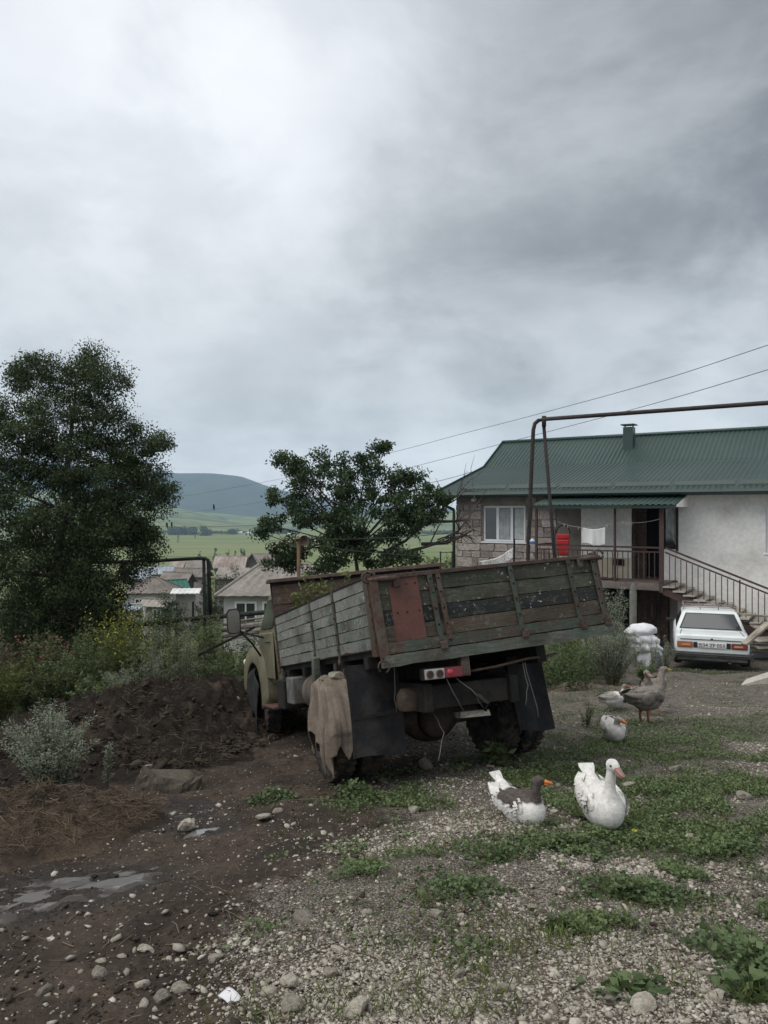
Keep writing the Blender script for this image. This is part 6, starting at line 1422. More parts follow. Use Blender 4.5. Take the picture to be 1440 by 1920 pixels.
for sx in (-1, 1): rk.tube([(sx*0.56, -0.75, 1.47), (sx*0.56, 0.30, 1.47)], 0.012, 6); rk.tube([(sx*0.58, -0.75, 1.53), (sx*0.58, 0.30, 1.53)], 0.012, 6)
for y in (-0.75, -0.4, -0.05, 0.30): rk.tube([(-0.58, y, 1.47), (0.58, y, 1.47)], 0.011, 6)
for y in (-0.75, 0.30):
    rk.tube([(-0.58, y, 1.53), (0.58, y, 1.53)], 0.011, 6)
    for x in (-0.58, -0.2, 0.2, 0.58): rk.tube([(x, y, 1.40), (x, y, 1.53)], 0.011, 6)
rk.build('roof_rack', mat('grey_rack_tube', (0.28, 0.25, 0.24), (0.18, 0.13, 0.11), 6), CAR, smooth=True)
def text(s_, size, m, par, loc, rot, name, ext=0.0015):
    cu = bpy.data.curves.new(name, 'FONT'); cu.body = s_; cu.size = size; cu.extrude = ext; cu.align_x = 'CENTER'; cu.align_y = 'CENTER'
    o = bpy.data.objects.new('tmp', cu); COL.objects.link(o); dg = bpy.context.evaluated_depsgraph_get(); dg.update()
    me = bpy.data.meshes.new_from_object(o.evaluated_get(dg)); bpy.data.objects.remove(o); me.materials.clear()
    return new_obj(name, me, par, loc, rot, m)
pl = MB().span((-0.29, -2.072, 0.565), (0.29, -2.058, 0.69)).build('number_plate', NM('plate_white').fin((0.62, 0.62, 0.60), 0.4), CAR, bevel=0.006); tag(pl, 'white number plate reading 34 ZF 053')
m_ink = NM('plate_black').fin((0.015, 0.015, 0.016), 0.5)
tx = text('34 ZF 053', 0.125, m_ink, pl, (0.035, -2.0745, 0.626), (R(90), 0, 0), 'plate_lettering'); tx.scale = (0.88, 1, 1)
MB().span((-0.212, -2.0745, 0.575), (-0.205, -2.0725, 0.68)).build('plate_divider', m_ink, pl)
for z, c_ in ((0.664, (0.35, 0.03, 0.03)), (0.650, (0.03, 0.06, 0.28)), (0.636, (0.45, 0.22, 0.03))): MB().span((-0.272, -2.0745, z-0.006), (-0.225, -2.0725, z+0.006)).build('flag_band', NM('flag_band').fin(c_, 0.5), pl)
text('AM', 0.045, m_ink, pl, (-0.248, -2.0745, 0.598), (R(90), 0, 0), 'country_letters')
# ================================================================ SACKS, TIMBER, SLAB
m_sack = mat('white_woven_sack', (0.74, 0.74, 0.76), (0.64, 0.64, 0.65), 5, 0.75, 0.25, 0.01, var=0.05, fine=60)
def sack(label, px, py, d, w_, h_, rot, seed):
    rs = np.random.RandomState(seed); b = MB(); b.ball((0, 0, h_*0.5), (w_*0.5, 0.30, h_*0.5), 24, 16); b.box((0, 0, h_*0.42), (w_*0.80, 0.46, h_*0.55)); 
    for sx in (-1, 1): b.ball((sx*w_*0.47, 0.05, h_*0.42), (0.07, 0.16, h_*0.22), 10, 8)
    me = organic('bag', b, 0.022, 10); 
    for v_ in me.vertices:
        c_ = v_.co; v_.co.z += 0.012*math.sin(c_.x*22+seed)*math.cos(c_.y*13+seed); v_.co.y += 0.012*math.sin(c_.x*17+c_.z*21+seed)
    t = thing('sack', label, 'sack', P(px, py, d), rot, 'white sacks stacked by the wormwood'); new_obj('bag', me, t, mat=m_sack)
    MB().tube([(-w_*0.46, -0.10, h_*0.46), (0, -0.305, h_*0.5), (w_*0.46, -0.10, h_*0.46)], 0.006, 5).build('seam', m_line, t); return t
dS = 17.3
sack('bottom white sack of the stack by the wormwood, standing upright', 1219, 1257, dS, 0.42, 0.62, (0, R(4), R(10)), 1)
sack('third white sack from the top of the stack by the wormwood', 1212, 1225, dS+0.05, 0.62, 0.30, (0, R(6), R(-15)), 2)
sack('second white sack from the top of the stack by the wormwood', 1205, 1211, dS+0.08, 0.68, 0.33, (0, R(12), R(12)), 3)
sack('topmost white sack of the stack by the wormwood', 1203, 1192, dS+0.1, 0.66, 0.28, (0, R(-6), R(20)), 4)
w_pale = wood('pale_sawn_timber', (0.42, 0.37, 0.29), (0.34, 0.30, 0.25), 0.5, None, 0)
rs = np.random.RandomState(12); bx0 = P(1425, 1235, 17.2)
poslab = ('lowest', 'second lowest', 'third lowest', 'fourth', 'fifth', 'sixth', 'third highest', 'second highest', 'highest')
for i in range(9):
    z = gz(bx0.x, bx0.y)+0.10+0.125*i; tmb = MB().box((0, 0, 0), (2.4, 0.16+0.12*(i % 3), 0.04)).build('timber_board', w_pale, None, (bx0.x+1.15+rs.uniform(-.2, .2), bx0.y+0.5+rs.uniform(-.3, .2), z), (R(rs.uniform(-6, 6)), R(rs.uniform(-7, 5)), R(rs.uniform(-14, 12))), bevel=0.006, jitter=0.008)
    tag(tmb, poslab[i]+' pale sawn board in the timber pile right of the car', 'board', 'boards piled right of the car')
tb = MB().box((0, 0, 0), (0.75, 0.20, 0.05)).build('timber_board', w_pale, None, P(1418, 1188, 16.9), (0, R(-38), R(10)), bevel=0.006); tag(tb, 'short board sticking up from the timber pile beside the car', 'board', 'boards piled right of the car')
sl0 = gp(1388, 1286); sl = thing('stone_slab', 'pale triangular slab lying on the gravel at the right frame edge', 'slab', sl0, (0, 0, R(-8)))
MB().loft([[(0, 0, 0), (1.5, -0.02, -0.05), (1.5, 0.5, -0.05), (0.2, 0.35, 0.0)], [(0.02, 0.01, 0.03), (1.5, 0.0, 0.52), (1.5, 0.45, 0.50), (0.2, 0.33, 0.06)]]).build('slab', mat('pale_limestone', (0.44, 0.41, 0.36), (0.36, 0.33, 0.28), 2.5), sl, bevel=0.015, jitter=0.006)
# timber heap behind the truck cab
c0 = P(455, 1188, 14.2)
for i in range(9):
    a = P(425+rs.uniform(-8, 8), 1199-i*4, 14.2+0.1*i); c_ = P(520, 1186-i*3.4+rs.uniform(-6, 6), 13.9+0.15*i)
    o = MB().bar(a-(a+c_)/2, c_-(a+c_)/2, 0.13, 0.035).build('old_plank', w_door if i % 3 == 1 else wood('grey_old_plank', (0.15, 0.14, 0.125), (0.20, 0.185, 0.165), 0.5, None, 1), None, (a+c_)/2, bevel=0.005, jitter=0.01)
    tag(o, ('lowest', 'second', 'third', 'fourth', 'fifth', 'sixth', 'seventh', 'eighth', 'topmost')[i]+' grey plank up from the ground in the pile behind the fender', 'plank', 'old planks behind the fender')
MB_ = MB().bar((-0.5, 0, -0.15), (0.5, 0, 0.35), 0.04, 0.04).build('iron_bar', m_dark, None, P(425, 1213, 13.6)); tag(MB_, 'dark bar leaning against the plank pile behind the truck', 'bar')

# ================================================================ GEESE
def plumage(name, d1, d2):
    k = NM(name); v = k.vec((1, 1, 1)); dk = k.attr('dark'); n_ = k.noise(v, 40, 4, 0.7); vw = k.vec((0.6, 1, 1.6)); n2_ = k.vor(vw, 40)
    base_ = k.mix(k.ramp(n_, 0.3, 0.7), (0.56, 0.54, 0.50), (0.74, 0.725, 0.69)); brown = k.mix(k.ramp(k.math('ADD', k.math('MULTIPLY', n2_, 0.6), k.math('MULTIPLY', n_, 0.5)), 0.2, 0.75), d1, d2)
    k.bump(k.math('ADD', n_, n2_), 0.35, 0.004); return k.fin(k.mix(dk, base_, brown), 0.85, 0, 0.2)
m_plum = plumage('goose_plumage', (0.095, 0.080, 0.066), (0.185, 0.158, 0.132)); m_plum_dark = plumage('dark_saddled_plumage', (0.050, 0.041, 0.036), (0.095, 0.080, 0.070))
m_feather = leafmat('wing_feathers', (0.075, 0.062, 0.052), (0.72, 0.705, 0.675), 0.05, 0.8, 0.2)
m_orange = NM('orange_bill').fin((0.55, 0.17, 0.035), 0.45); m_pinkbill = NM('pinkish_bill').fin((0.27, 0.155, 0.13), 0.5); m_yellowbill = NM('dull_yellow_bill').fin((0.34, 0.23, 0.06), 0.45); m_leg = NM('orange_leg').fin((0.26, 0.12, 0.05), 0.6)
m_eye = NM('dark_eye').fin((0.008, 0.007, 0.006), 0.1, 0, 0.6)
def goose(label, base, yaw, s_, neck, head, headdir, darkfn, bill, sitting=True, feath=(0.1, 0.5), tailup=0.2, seed=1, plum=None):
    plum = plum or m_plum
    """faces +y locally; neck = list of (y,z,r); head centre; headdir in local xy"""
    rs = np.random.RandomState(seed); t = thing('goose', label, 'goose', base, (0, 0, R(yaw)), 'geese resting in the yard'); t.scale = (s_, s_, s_*(1.06 if sitting else 1.0))
    h0 = 0.135 if sitting else 0.30; b = MB()
    b.ball((0, 0.02, h0), (0.140, 0.205, 0.138), 22, 14); b.ball((0, 0.14, h0+0.01), (0.105, 0.115, 0.115), 18, 12); b.ball((0, -0.15, h0+0.03), (0.10, 0.15, 0.085), 18, 12)
    tl_ = Vector((0, -0.31, h0+0.05+tailup*0.7)); b.tube([(0, -0.18, h0+0.03), (0, -0.25, h0+0.05+tailup*0.4), tl_], [0.085, 0.055, 0.018], 12)
    pts = [Vector((x, y, z)) for x, y, z, r_ in neck]; b.tube(pts, [n__[3] for n__ in neck], 14)
    H = Vector(head); hd_ = Vector((headdir[0], headdir[1], headdir[2] if len(headdir) > 2 else 0)).normalized(); up = Vector((0, 0, 1)); sd_ = hd_.cross(up).normalized(); up = sd_.cross(hd_)
    b.ball(tuple(H), 0.042, 14, 10); b.ball(tuple(H+hd_*0.028), 0.034, 12, 8); b.ball(tuple(H-hd_*0.02-up*0.008), 0.038, 12, 8)
    me = organic('body', b, 0.0105, 7, 0.55); n = len(me.vertices); co = np.zeros(n*3); me.vertices.foreach_get('co', co); co = co.reshape(-1, 3)
    at = me.attributes.new('dark', 'FLOAT', 'POINT'); dkv = darkfn(co, H); at.data.foreach_set('value', np.clip(dkv, 0, 1).astype(np.float32))
    bo = new_obj('body', me, t, mat=plum)
    # bill
    bp_ = H+hd_*0.045-up*0.004; M3 = Matrix((sd_, hd_, up)).transposed()
    for nm, dz, sc_y in (('upper_bill', 0.004, 1.0), ('lower_bill', -0.012, 0.86)):
        rings = []
        for f, wv, hv in ((0, 0.026, 0.020), (0.03, 0.023, 0.015), (0.06, 0.018, 0.009), (0.078, 0.010, 0.004)):
            rings.append([M3 @ Vector((wv*math.cos(a), f*sc_y, hv*math.sin(a)*(1 if nm[0] == 'u' else 0.6)-0.12*f+dz))+bp_ for a in np.linspace(0, 2*math.pi, 12, endpoint=False)])
        MB().loft(rings).build(nm, bill, t, smooth=True)
    for sx in (-1, 1): MB().ball(tuple(H+sd_*0.036*sx+hd_*0.018+up*0.010), 0.0075, 8, 6).build('eye', m_eye, t, smooth=True)
    # folded wings with layered feathers, tail feathers
    for sx in (-1, 1):
        w_ = MB(); w_.ball((sx*0.108, -0.03, h0+0.035), (0.040, 0.185, 0.085), 16, 10); w_.tube([(sx*0.10, -0.10, h0+0.04), (sx*0.075, -0.27, h0+0.075), (sx*0.04, -0.37, h0+0.10)], [0.05, 0.035, 0.010], 10)
        wm = organic('wing', w_, 0.012, 4); nn_ = len(wm.vertices); cc = np.zeros(nn_*3); wm.vertices.foreach_get('co', cc); cc = cc.reshape(-1, 3); wa = wm.attributes.new('dark', 'FLOAT', 'POINT'); wa.data.foreach_set('value', np.clip(darkfn(cc, H), 0, 1).astype(np.float32))
        wo = new_obj('wing', wm, t, mat=plum)
        C_, D_, S_, T_, Q_ = [], [], [], [], []
        for r_ in range(7):
            for q_ in range(6):
                f = r_/6; y = 0.13-0.30*f; z = h0+0.095-0.115*q_/5; x = sx*(0.128+0.022*math.sin(math.pi*(q_+1)/7)-0.035*max(0, f-0.4)-0.03*(q_ == 0))
                C_.append((x, y+rs.normal()*0.006, z+rs.normal()*0.004)); D_.append((sx*(-0.04-0.25*max(0, f-0.5)), -1, 0.12-0.05*q_)); S_.append(rs.uniform(0.07, 0.10)); Q_.append((sx, 0, 0.9-0.30*q_)); T_.append(0)
        for q_ in range(7): C_.append((sx*(0.085-0.006*q_), -0.16-0.012*q_, h0+0.09-0.006*q_)); D_.append((-sx*0.2, -1, 0.25)); S_.append(0.17); Q_.append((sx*0.6, 0, 1)); T_.append(0)
        T_ = np.clip(feath[1]-(feath[1]-feath[0])*np.clip(darkfn(np.array(C_), H), 0, 1)+rs.normal(size=len(C_))*0.05, 0, 1)
        fm = leaf_mesh('feathers', np.array(C_), np.array(D_), np.array(S_), T_, 0.50, 0.04, 0, rs=np.random.RandomState(seed+3), nrm=Q_)
        # orient feathers flat on the wing: rebuild side vector along z
        new_obj('feathers', fm, wo, mat=m_feather)
    tf = MB()
    for q_ in range(-3, 4):
        a = q_*0.065; d0_ = Vector((math.sin(a), -0.75*math.cos(a), 0.30+tailup*1.5)).normalized(); s0_ = Vector((math.cos(a), math.sin(a)*0.3, 0)); o_ = Vector((0.011*q_, -0.27, h0+0.045+tailup*0.6))
        tf.loft([[o_-s0_*0.012, o_+s0_*0.012, o_+s0_*0.012+Vector((0, 0, 0.003)), o_-s0_*0.012+Vector((0, 0, 0.003))], [o_+d0_*0.06-s0_*0.014, o_+d0_*0.06+s0_*0.014, o_+d0_*0.06+s0_*0.014+Vector((0, 0, 0.003)), o_+d0_*0.06-s0_*0.014+Vector((0, 0, 0.003))], [o_+d0_*0.085-s0_*0.006, o_+d0_*0.085+s0_*0.006, o_+d0_*0.085+s0_*0.006+Vector((0, 0, 0.002)), o_+d0_*0.085-s0_*0.006+Vector((0, 0, 0.002))]])
    tme = tf.mesh('tail'); at = tme.attributes.new('dark', 'FLOAT', 'POINT'); at.data.foreach_set('value', np.full(len(tme.vertices), 0.05 if feath[1] > 0.6 else 0.7, np.float32)); new_obj('tail_feathers', tme, t, mat=plum)
    if not sitting:
        for sx in (-1, 1):
            MB().tube([(sx*0.06, -0.01, 0.22), (sx*0.06, -0.03, 0.11), (sx*0.06, -0.01, 0.01)], [0.035, 0.014, 0.012], 8).build('leg', m_leg, t, smooth=True)
            MB().loft([[(sx*0.06-0.012, -0.03, 0), (sx*0.06+0.012, -0.03, 0), (sx*0.06+0.012, -0.03, 0.016), (sx*0.06-0.012, -0.03, 0.016)], [(sx*0.06-0.045, 0.07, 0), (sx*0.06+0.045, 0.07, 0), (sx*0.06+0.045, 0.07, 0.006), (sx*0.06-0.045, 0.07, 0.006)]]).build('foot', m_leg, t)
    return t
def nz(c, f, a): return a*np.sin(c[:, 0]*f+1.3)*np.sin(c[:, 1]*f*0.9+0.4)*np.sin(c[:, 2]*f*1.1+2.2)
# saddle-marked goose looking right: dark head, neck, shoulders; white belly and rump
def saddle(c, H): return np.maximum(sstep(0.215, 0.235, c[:, 2]+nz(c, 60, 0.012))*sstep(0.02, 0.06, c[:, 1]), sstep(0.175, 0.195, c[:, 2]+nz(c, 60, 0.015))*sstep(-0.17, -0.13, c[:, 1])*sstep(0.13, 0.10, c[:, 1]))
def allw(c, H): return 0.10*sstep(0.0, 0.5, nz(c, 45, 1.0)+0.1)
def greyb(c, H): return np.clip(0.92-0.55*sstep(0.08, 0.2, c[:, 1])*sstep(0.30, 0.22, c[:, 2])+nz(c, 50, 0.1)-0.30*sstep(-0.1, -0.3, c[:, 1])*sstep(0.27, 0.22, c[:, 2]), 0, 1)
def greyhead(c, H): d = np.linalg.norm(c-np.array(H), axis=1); return np.maximum(0.9*sstep(0.085, 0.05, d), 0.75*sstep(0.16, 0.19, c[:, 2])*sstep(0.02, -0.06, c[:, 1]))
def palehead(c, H): d = np.linalg.norm(c-np.array(H), axis=1); return np.maximum(0.62*sstep(0.13, 0.07, d), 0.22+nz(c, 50, 0.15))
g1 = gp(976, 1546); goose('goose with dark grey head and saddle and orange bill, nearest the truck', g1, -148, 0.86, [(0, 0.13, 0.15, 0.085), (0, 0.18, 0.24, 0.055), (0, 0.18, 0.31, 0.041), (-0.005, 0.185, 0.375, 0.036)], (-0.018, 0.19, 0.392), (-0.85, 0.52, -0.10), saddle, m_orange, True, (0.0, 0.95), 0.16, 1, m_plum_dark)
g2 = gp(1128, 1547); goose('white goose with raised neck sitting nearest the camera', g2, 184, 1.02, [(0, 0.12, 0.16, 0.10), (0, 0.165, 0.24, 0.062), (0.0, 0.165, 0.34, 0.038), (-0.01, 0.17, 0.43, 0.032)], (-0.012, 0.185, 0.452), (-0.30, 0.9, -0.30), allw, m_pinkbill, True, (0.5, 1.0), 0.13, 2)
g3 = gp(1211, 1360); goose('brown-grey goose standing tall between the sacks and the white geese', g3, -62, 1.14, [(0, 0.15, 0.33, 0.095), (0, 0.22, 0.43, 0.062), (0, 0.235, 0.51, 0.045), (0.0, 0.25, 0.57, 0.038)], (0, 0.275, 0.60), (0.1, 1, -0.05), greyb, m_yellowbill, False, (0.06, 0.35), 0.02, 3)
g4 = gp(1222, 1344); goose('brown goose half hidden behind the standing one, head turned left', g4+Vector((0.16, 0.42, 0)), 140, 1.0, [(0, 0.13, 0.31, 0.085), (0, 0.185, 0.41, 0.055), (0, 0.20, 0.48, 0.042), (0.0, 0.21, 0.53, 0.036)], (0, 0.225, 0.55), (-0.9, 0.5, -0.25), greyb, m_pinkbill, False, (0.06, 0.35), 0.02, 4)
g5 = gp(1152, 1328); goose('white goose with grey head and reddish bill sitting behind the brown ones', g5, -70, 0.85, [(0, 0.13, 0.15, 0.085), (0, 0.18, 0.22, 0.052), (0, 0.19, 0.29, 0.038), (0.0, 0.20, 0.33, 0.033)], (0, 0.215, 0.345), (0.1, 1, -0.05), greyhead, NM('reddish_bill').fin((0.48, 0.10, 0.06), 0.45), True, (0.1, 0.9), 0.05, 5)
g6 = gp(1151, 1390); goose('pale goose with brownish head sitting low on the green weeds', g6, 178, 0.85, [(0, 0.13, 0.15, 0.09), (0, 0.16, 0.21, 0.058), (0.0, 0.15, 0.27, 0.044), (-0.01, 0.155, 0.30, 0.038)], (-0.015, 0.165, 0.315), (-0.75, 0.65, -0.1), palehead, m_orange, True, (0.3, 0.95), 0.03, 6)
# ================================================================ GRAVEL, STONES, LOW WEEDS
def gdisp(x, y): return G(x, y)+yard_disp(x, y)
rs = np.random.RandomState(44)
bm = bmesh.new(); bmesh.ops.create_icosphere(bm, subdivisions=1, radius=1.0); IV = np.array([v_.co[:] for v_ in bm.verts]); IF = np.array([[v_.index for v_ in f.verts] for f in bm.faces]); bm.free()
def pebbles(name, label, xy, size, m, seed, zf=None):
    rs = np.random.RandomState(seed); n = len(xy); nv = len(IV)
    V = np.repeat(IV[None], n, 0)
    # chip each pebble with a few random planes
    for _ in range(7):
        pn = unit(rs, n); pd = rs.uniform(0.38, 0.75, n); q = np.einsum('nvk,nk->nv', V, pn)-pd[:, None]; q = np.maximum(q, 0); V = V-q[:, :, None]*pn[:, None, :]*0.95
    sc = np.stack([rs.uniform(0.75, 1.35, n), rs.uniform(0.65, 1.1, n), rs.uniform(0.35, 0.7, n)], 1)*size[:, None]; V = V*sc[:, None, :]
    a = rs.uniform(0, 6.28, n); tx, ty = rs.normal(size=n)*0.25, rs.normal(size=n)*0.25
    ca, sa = np.cos(a)[:, None], np.sin(a)[:, None]; x = V[:, :, 0]*ca-V[:, :, 1]*sa; y = V[:, :, 0]*sa+V[:, :, 1]*ca; z = V[:, :, 2]+x*tx[:, None]+y*ty[:, None]
    zc = (zf or gdisp)(xy[:, 0], xy[:, 1])+size*rs.uniform(-0.15, 0.25, n)
    V = np.stack([x+xy[:, :1], y+xy[:, 1:2], z+zc[:, None]], -1).reshape(-1, 3)
    Fq = (IF[None]+np.arange(n)[:, None, None]*nv).reshape(-1, 3)
    tn = np.clip(0.5+0.28*rs.normal(size=n), 0, 1)
    return tag(new_obj(name, np_mesh(name, V, Fq, False, {'tint': np.repeat(tn, nv)}), mat=m), label, kind='stuff')
k = NM('gravel_stone'); t = k.attr('tint'); v = k.vec((1, 1, 1), rnd=False); n_ = k.noise(v, 60, 4, 0.6); col = k.mix(t, (0.155, 0.134, 0.104), (0.47, 0.43, 0.365)); col = k.mul(col, k.ramp(n_, 0.3, 0.7, 0.8, 1.18)); k.bump(n_, 0.4, 0.004); k.fin(col, 0.92, 0, 0.2); m_grav = k.m
def scatter(n, y0, y1, xr, acc, power=1.6):
    out = []; c = 0
    while c < n:
        u = rs.rand(20000); y = (y0**(1-power)+u*(y1**(1-power)-y0**(1-power)))**(1/(1-power)); x = rs.uniform(-xr, xr, 20000)*y+rs.normal(size=20000)*0.1
        ok = rs.rand(20000) < acc(x, y); o = np.stack([x[ok], y[ok]], 1); out.append(o); c += len(o)
    return np.concatenate(out)[:n]
clump = lambda x, y: np.clip(0.45+2.0*fbm(x*1.3+7, y*1.3, 4), 0.05, 1)
clear = lambda x, y: 1-np.clip(heap(x, y)*20, 0, 1)*(y > 7)
dens = lambda x, y: soil_mask(x, y)*clump(x, y)*(1-0.6*green_mask(x, y))*clear(x, y)
xy = scatter(30000, 2.5, 9.5, 0.56, dens, 2.3); pebbles('gravel', 'grey angular gravel covering the yard', xy, 0.0066*rs.lognormal(0, 0.45, len(xy)), m_grav, 1)
xy = scatter(2200, 2.5, 17, 0.56, dens, 1.9); pebbles('coarse_gravel', 'larger gravel stones spread over the yard', xy, 0.0145*rs.lognormal(0, 0.34, len(xy)), m_grav, 2)
xy = scatter(9000, 4.5, 15, 0.56, dens, 1.5); pebbles('gravel', 'grey gravel farther back across the yard', xy, 0.012*rs.lognormal(0, 0.40, len(xy)), m_grav, 7)
soilacc = lambda x, y: (1-soil_mask(x, y))*np.clip(0.15+1.5*fbm(x*0.8+1, y*0.8+4, 3), 0.04, 1)*clear(x, y)
xy = scatter(2600, 2.5, 11, 0.56, soilacc, 2.2); pebbles('soil_pebbles', 'pebbles scattered over the dark soil', xy, 0.0085*rs.lognormal(0, 0.62, len(xy)), m_grav, 3)
k = NM('soil_clod'); t = k.attr('tint'); k.fin(k.mix(t, (0.022, 0.0172, 0.0135), (0.066, 0.052, 0.040)), 0.95, 0, 0.1); m_clod = k.m
xy = scatter(9000, 2.5, 10, 0.56, lambda x, y: (1-soil_mask(x, y)*0.85)*clump(x+4, y), 2.0); pebbles('soil_clods', 'crumbly clods of dark soil', xy, 0.0062*rs.lognormal(0, 0.55, len(xy)), m_clod, 4)

rs = np.random.RandomState(61); x = rs.uniform(-6.2, -1.2, 40000); y = rs.uniform(7.6, 13.0, 40000); ok = (heap(x, y) > 0.05) & (rs.rand(40000) < np.clip(0.25+1.5*fbm(x*1.8, y*1.8+3, 3), 0.05, 1)); xy = np.stack([x[ok], y[ok]], 1)[:5200]
pebbles('manure_clods', 'dark clods lying on the manure heap', xy, 0.016*rs.lognormal(0, 0.6, len(xy)), m_clod, 8, hz1)
# single stones one can point at
SM = [stone_mesh(s_, f) for s_, f in ((1, .55), (2, .7), (3, .45), (4, .8), (5, .6), (6, .5), (7, .65), (8, .4))]
big = [(548, 1895, 46, 'big flat pale stone at the bottom edge, largest of the foreground stones'), (665, 1900, 52, 'large angular pale stone at the bottom centre'), (190, 1795, 20, 'round earthy stone standing left above the pointed one'), (185, 1828, 30, 'long pointed earthy stone lying on the soil at lower left'),
       (265, 1845, 28, 'upright pale stone left of the foreground rubble'), (340, 1855, 40, 'broad grey stone in the foreground rubble'), (305, 1880, 32, 'round pale stone below the broad grey one'), (270, 1885, 24, 'small block stone at the left end of the rubble'), (403, 1802, 26, 'pale stone alone above the rubble'),
       (275, 1768, 28, 'white broken stone on the soil left of centre'), (228, 1782, 18, 'small pale stone beside the white broken one'), (568, 1726, 40, 'long pale stone lying on bare soil in the centre'), (545, 1860, 36, 'wedge-shaped stone in the rubble at bottom centre-left'), (505, 1870, 30, 'dark grey stone left of the wedge'),
       (620, 1845, 30, 'twin-topped stone in the central rubble'), (1205, 1898, 56, 'large warm-grey rock at the bottom edge on the right'), (1145, 1885, 30, 'flat stone left of the warm-grey rock'), (1340, 1880, 36, 'white-grey stone at the lower right of the rock'), (1310, 1805, 26, 'pale stone near the green plant at lower right'), (860, 1835, 30, 'grey stone in the middle gravel'),
       (935, 1855, 30, 'flat grey stone on the gravel near the bottom'), (775, 1508, 26, 'pale stone just below the truck on the weeds edge'), (445, 1368, 28, 'pale stone under the front wheel'), (495, 1536, 30, 'brown stone below the leafy plant left of centre'), (520, 1526, 22, 'small brown stone touching its bigger neighbour under the plant'),
       (350, 1540, 40, 'flat pale stone edging the bright puddle'), (60, 1510, 26, 'pale stone at the foot of the wormwood bush'), (80, 1518, 20, 'narrow pale stone leaning right of the bush foot'), (10, 1490, 22, 'pale stone at the left frame edge'), (10, 1550, 14, 'small white stone at the left edge above the heap'), (820, 1730, 30, 'long stone half under the green clump'), (1235, 1690, 20, 'small grey stone right of the middle weed clump'),
       (1060, 1560, 24, 'pale chunk on the weeds between the two near geese'), (800, 1430, 28, 'grey stone in the shade behind the truck wheel'), (720, 1455, 20, 'flat stone beside the left rear tyre'), (85, 1850, 30, 'half-buried stone at the lower left corner'), (630, 1800, 24, 'brownish stone in the soil at centre bottom'), (1000, 1700, 22, 'pale stone left of the middle weed clump'),
       (1110, 1610, 24, 'stone showing through the weeds under the white goose'), (1180, 1470, 26, 'pale stone behind the white goose'), (1265, 1440, 22, 'grey stone on the gravel right of the geese'), (1395, 1500, 30, 'flat stone near the right edge behind the weeds'), (1300, 1560, 30, 'low stone at the edge of the right weeds')]
rs = np.random.RandomState(99)
for i, (px, py, wp, lab) in enumerate(big):
    q = gp(px, py+wp*0.15); s_ = wp/F*q.y*0.68
    hh = max(0, float(heap(q.x, q.y)), float(heap2(q.x, q.y)))
    o = new_obj('stone', SM[i % 8], None, (q.x, q.y, q.z+float(yard_disp(np.array(q.x), np.array(q.y)))+hh+s_*0.22), (rs.uniform(-.3, .3), rs.uniform(-.3, .3), rs.uniform(0, 6.28)), m_stone if i % 3 else m_stone_d)
    o.scale = (s_*rs.uniform(1.0, 1.25), s_*rs.uniform(0.7, 0.95), s_*rs.uniform(0.75, 1.0)); tag(o, lab, 'stone', 'single stones on the ground')
# white scrap of paper
q = gp(432, 1887); pp = MB().grid(lambda s_, t: Vector((-0.05+0.10*s_, -0.028+0.056*t, 0.012*math.sin(3*s_)+0.008*t)), 6, 4).build('paper_scrap', NM('white_paper').fin((0.62, 0.62, 0.63), 0.8), None, (q.x, q.y, q.z+0.03), (0.1, 0.2, -0.7), smooth=True); pp.modifiers.new('t', 'SOLIDIFY').thickness = 0.002; tag(pp, 'crumpled white scrap of paper among the foreground stones', 'litter')

# ground cover
def low_leaves(C, seed, lsize, hmin, hmax):
    rs = np.random.RandomState(seed); n = len(C); d = unit(rs, n); d[:, 2] = np.abs(d[:, 2])*0.6+0.1; h = rs.uniform(hmin, hmax, n)
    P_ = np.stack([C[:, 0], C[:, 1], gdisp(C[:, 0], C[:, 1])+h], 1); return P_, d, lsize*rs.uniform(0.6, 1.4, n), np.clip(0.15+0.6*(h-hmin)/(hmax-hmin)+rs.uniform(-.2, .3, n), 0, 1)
rs = np.random.RandomState(46)
def gacc(x, y): return sstep(0.30, 1.05, green_mask(x, y)+1.3*fbm(x*4, y*4, 4))*0.9*sstep(-0.9, -0.3, x)+0.010*soil_mask(x, y)*np.clip(3*fbm(x*1.6+2, y*1.6+6, 4), 0, 1)
xy = scatter(44000, 3.6, 17, 0.56, gacc, 1.8)
C_, D_, S_, T_ = low_leaves(xy, 5, 0.023, 0.0, 0.04)
tag(new_obj('ground_weeds', leaf_mesh('ground_weeds', C_, D_, S_, T_, 0.75, 0.1, 0.9, rs=np.random.RandomState(6)), mat=lm_low), 'low green weeds creeping over the gravel round the geese', kind='stuff')
rs = np.random.RandomState(52); xy = scatter(9000, 3.0, 15, 0.56, lambda x, y: 0.15*soil_mask(x, y)*np.clip(0.2+2*fbm(x*2+3, y*2+8, 3), 0, 1)+0.7*gacc(x, y), 1.9)
d = rs.normal(size=(len(xy), 3))*0.5; d[:, 2] = 0.8
tag(new_obj('grass', leaf_mesh('grass', np.stack([xy[:, 0], xy[:, 1], gdisp(xy[:, 0], xy[:, 1])], 1), d, rs.uniform(0.03, 0.085, len(xy)), rs.rand(len(xy)), 0.09, 0.03, 0.0, rs=rs), mat=lm_yg), 'thin grass blades among the weeds and gravel', kind='stuff')
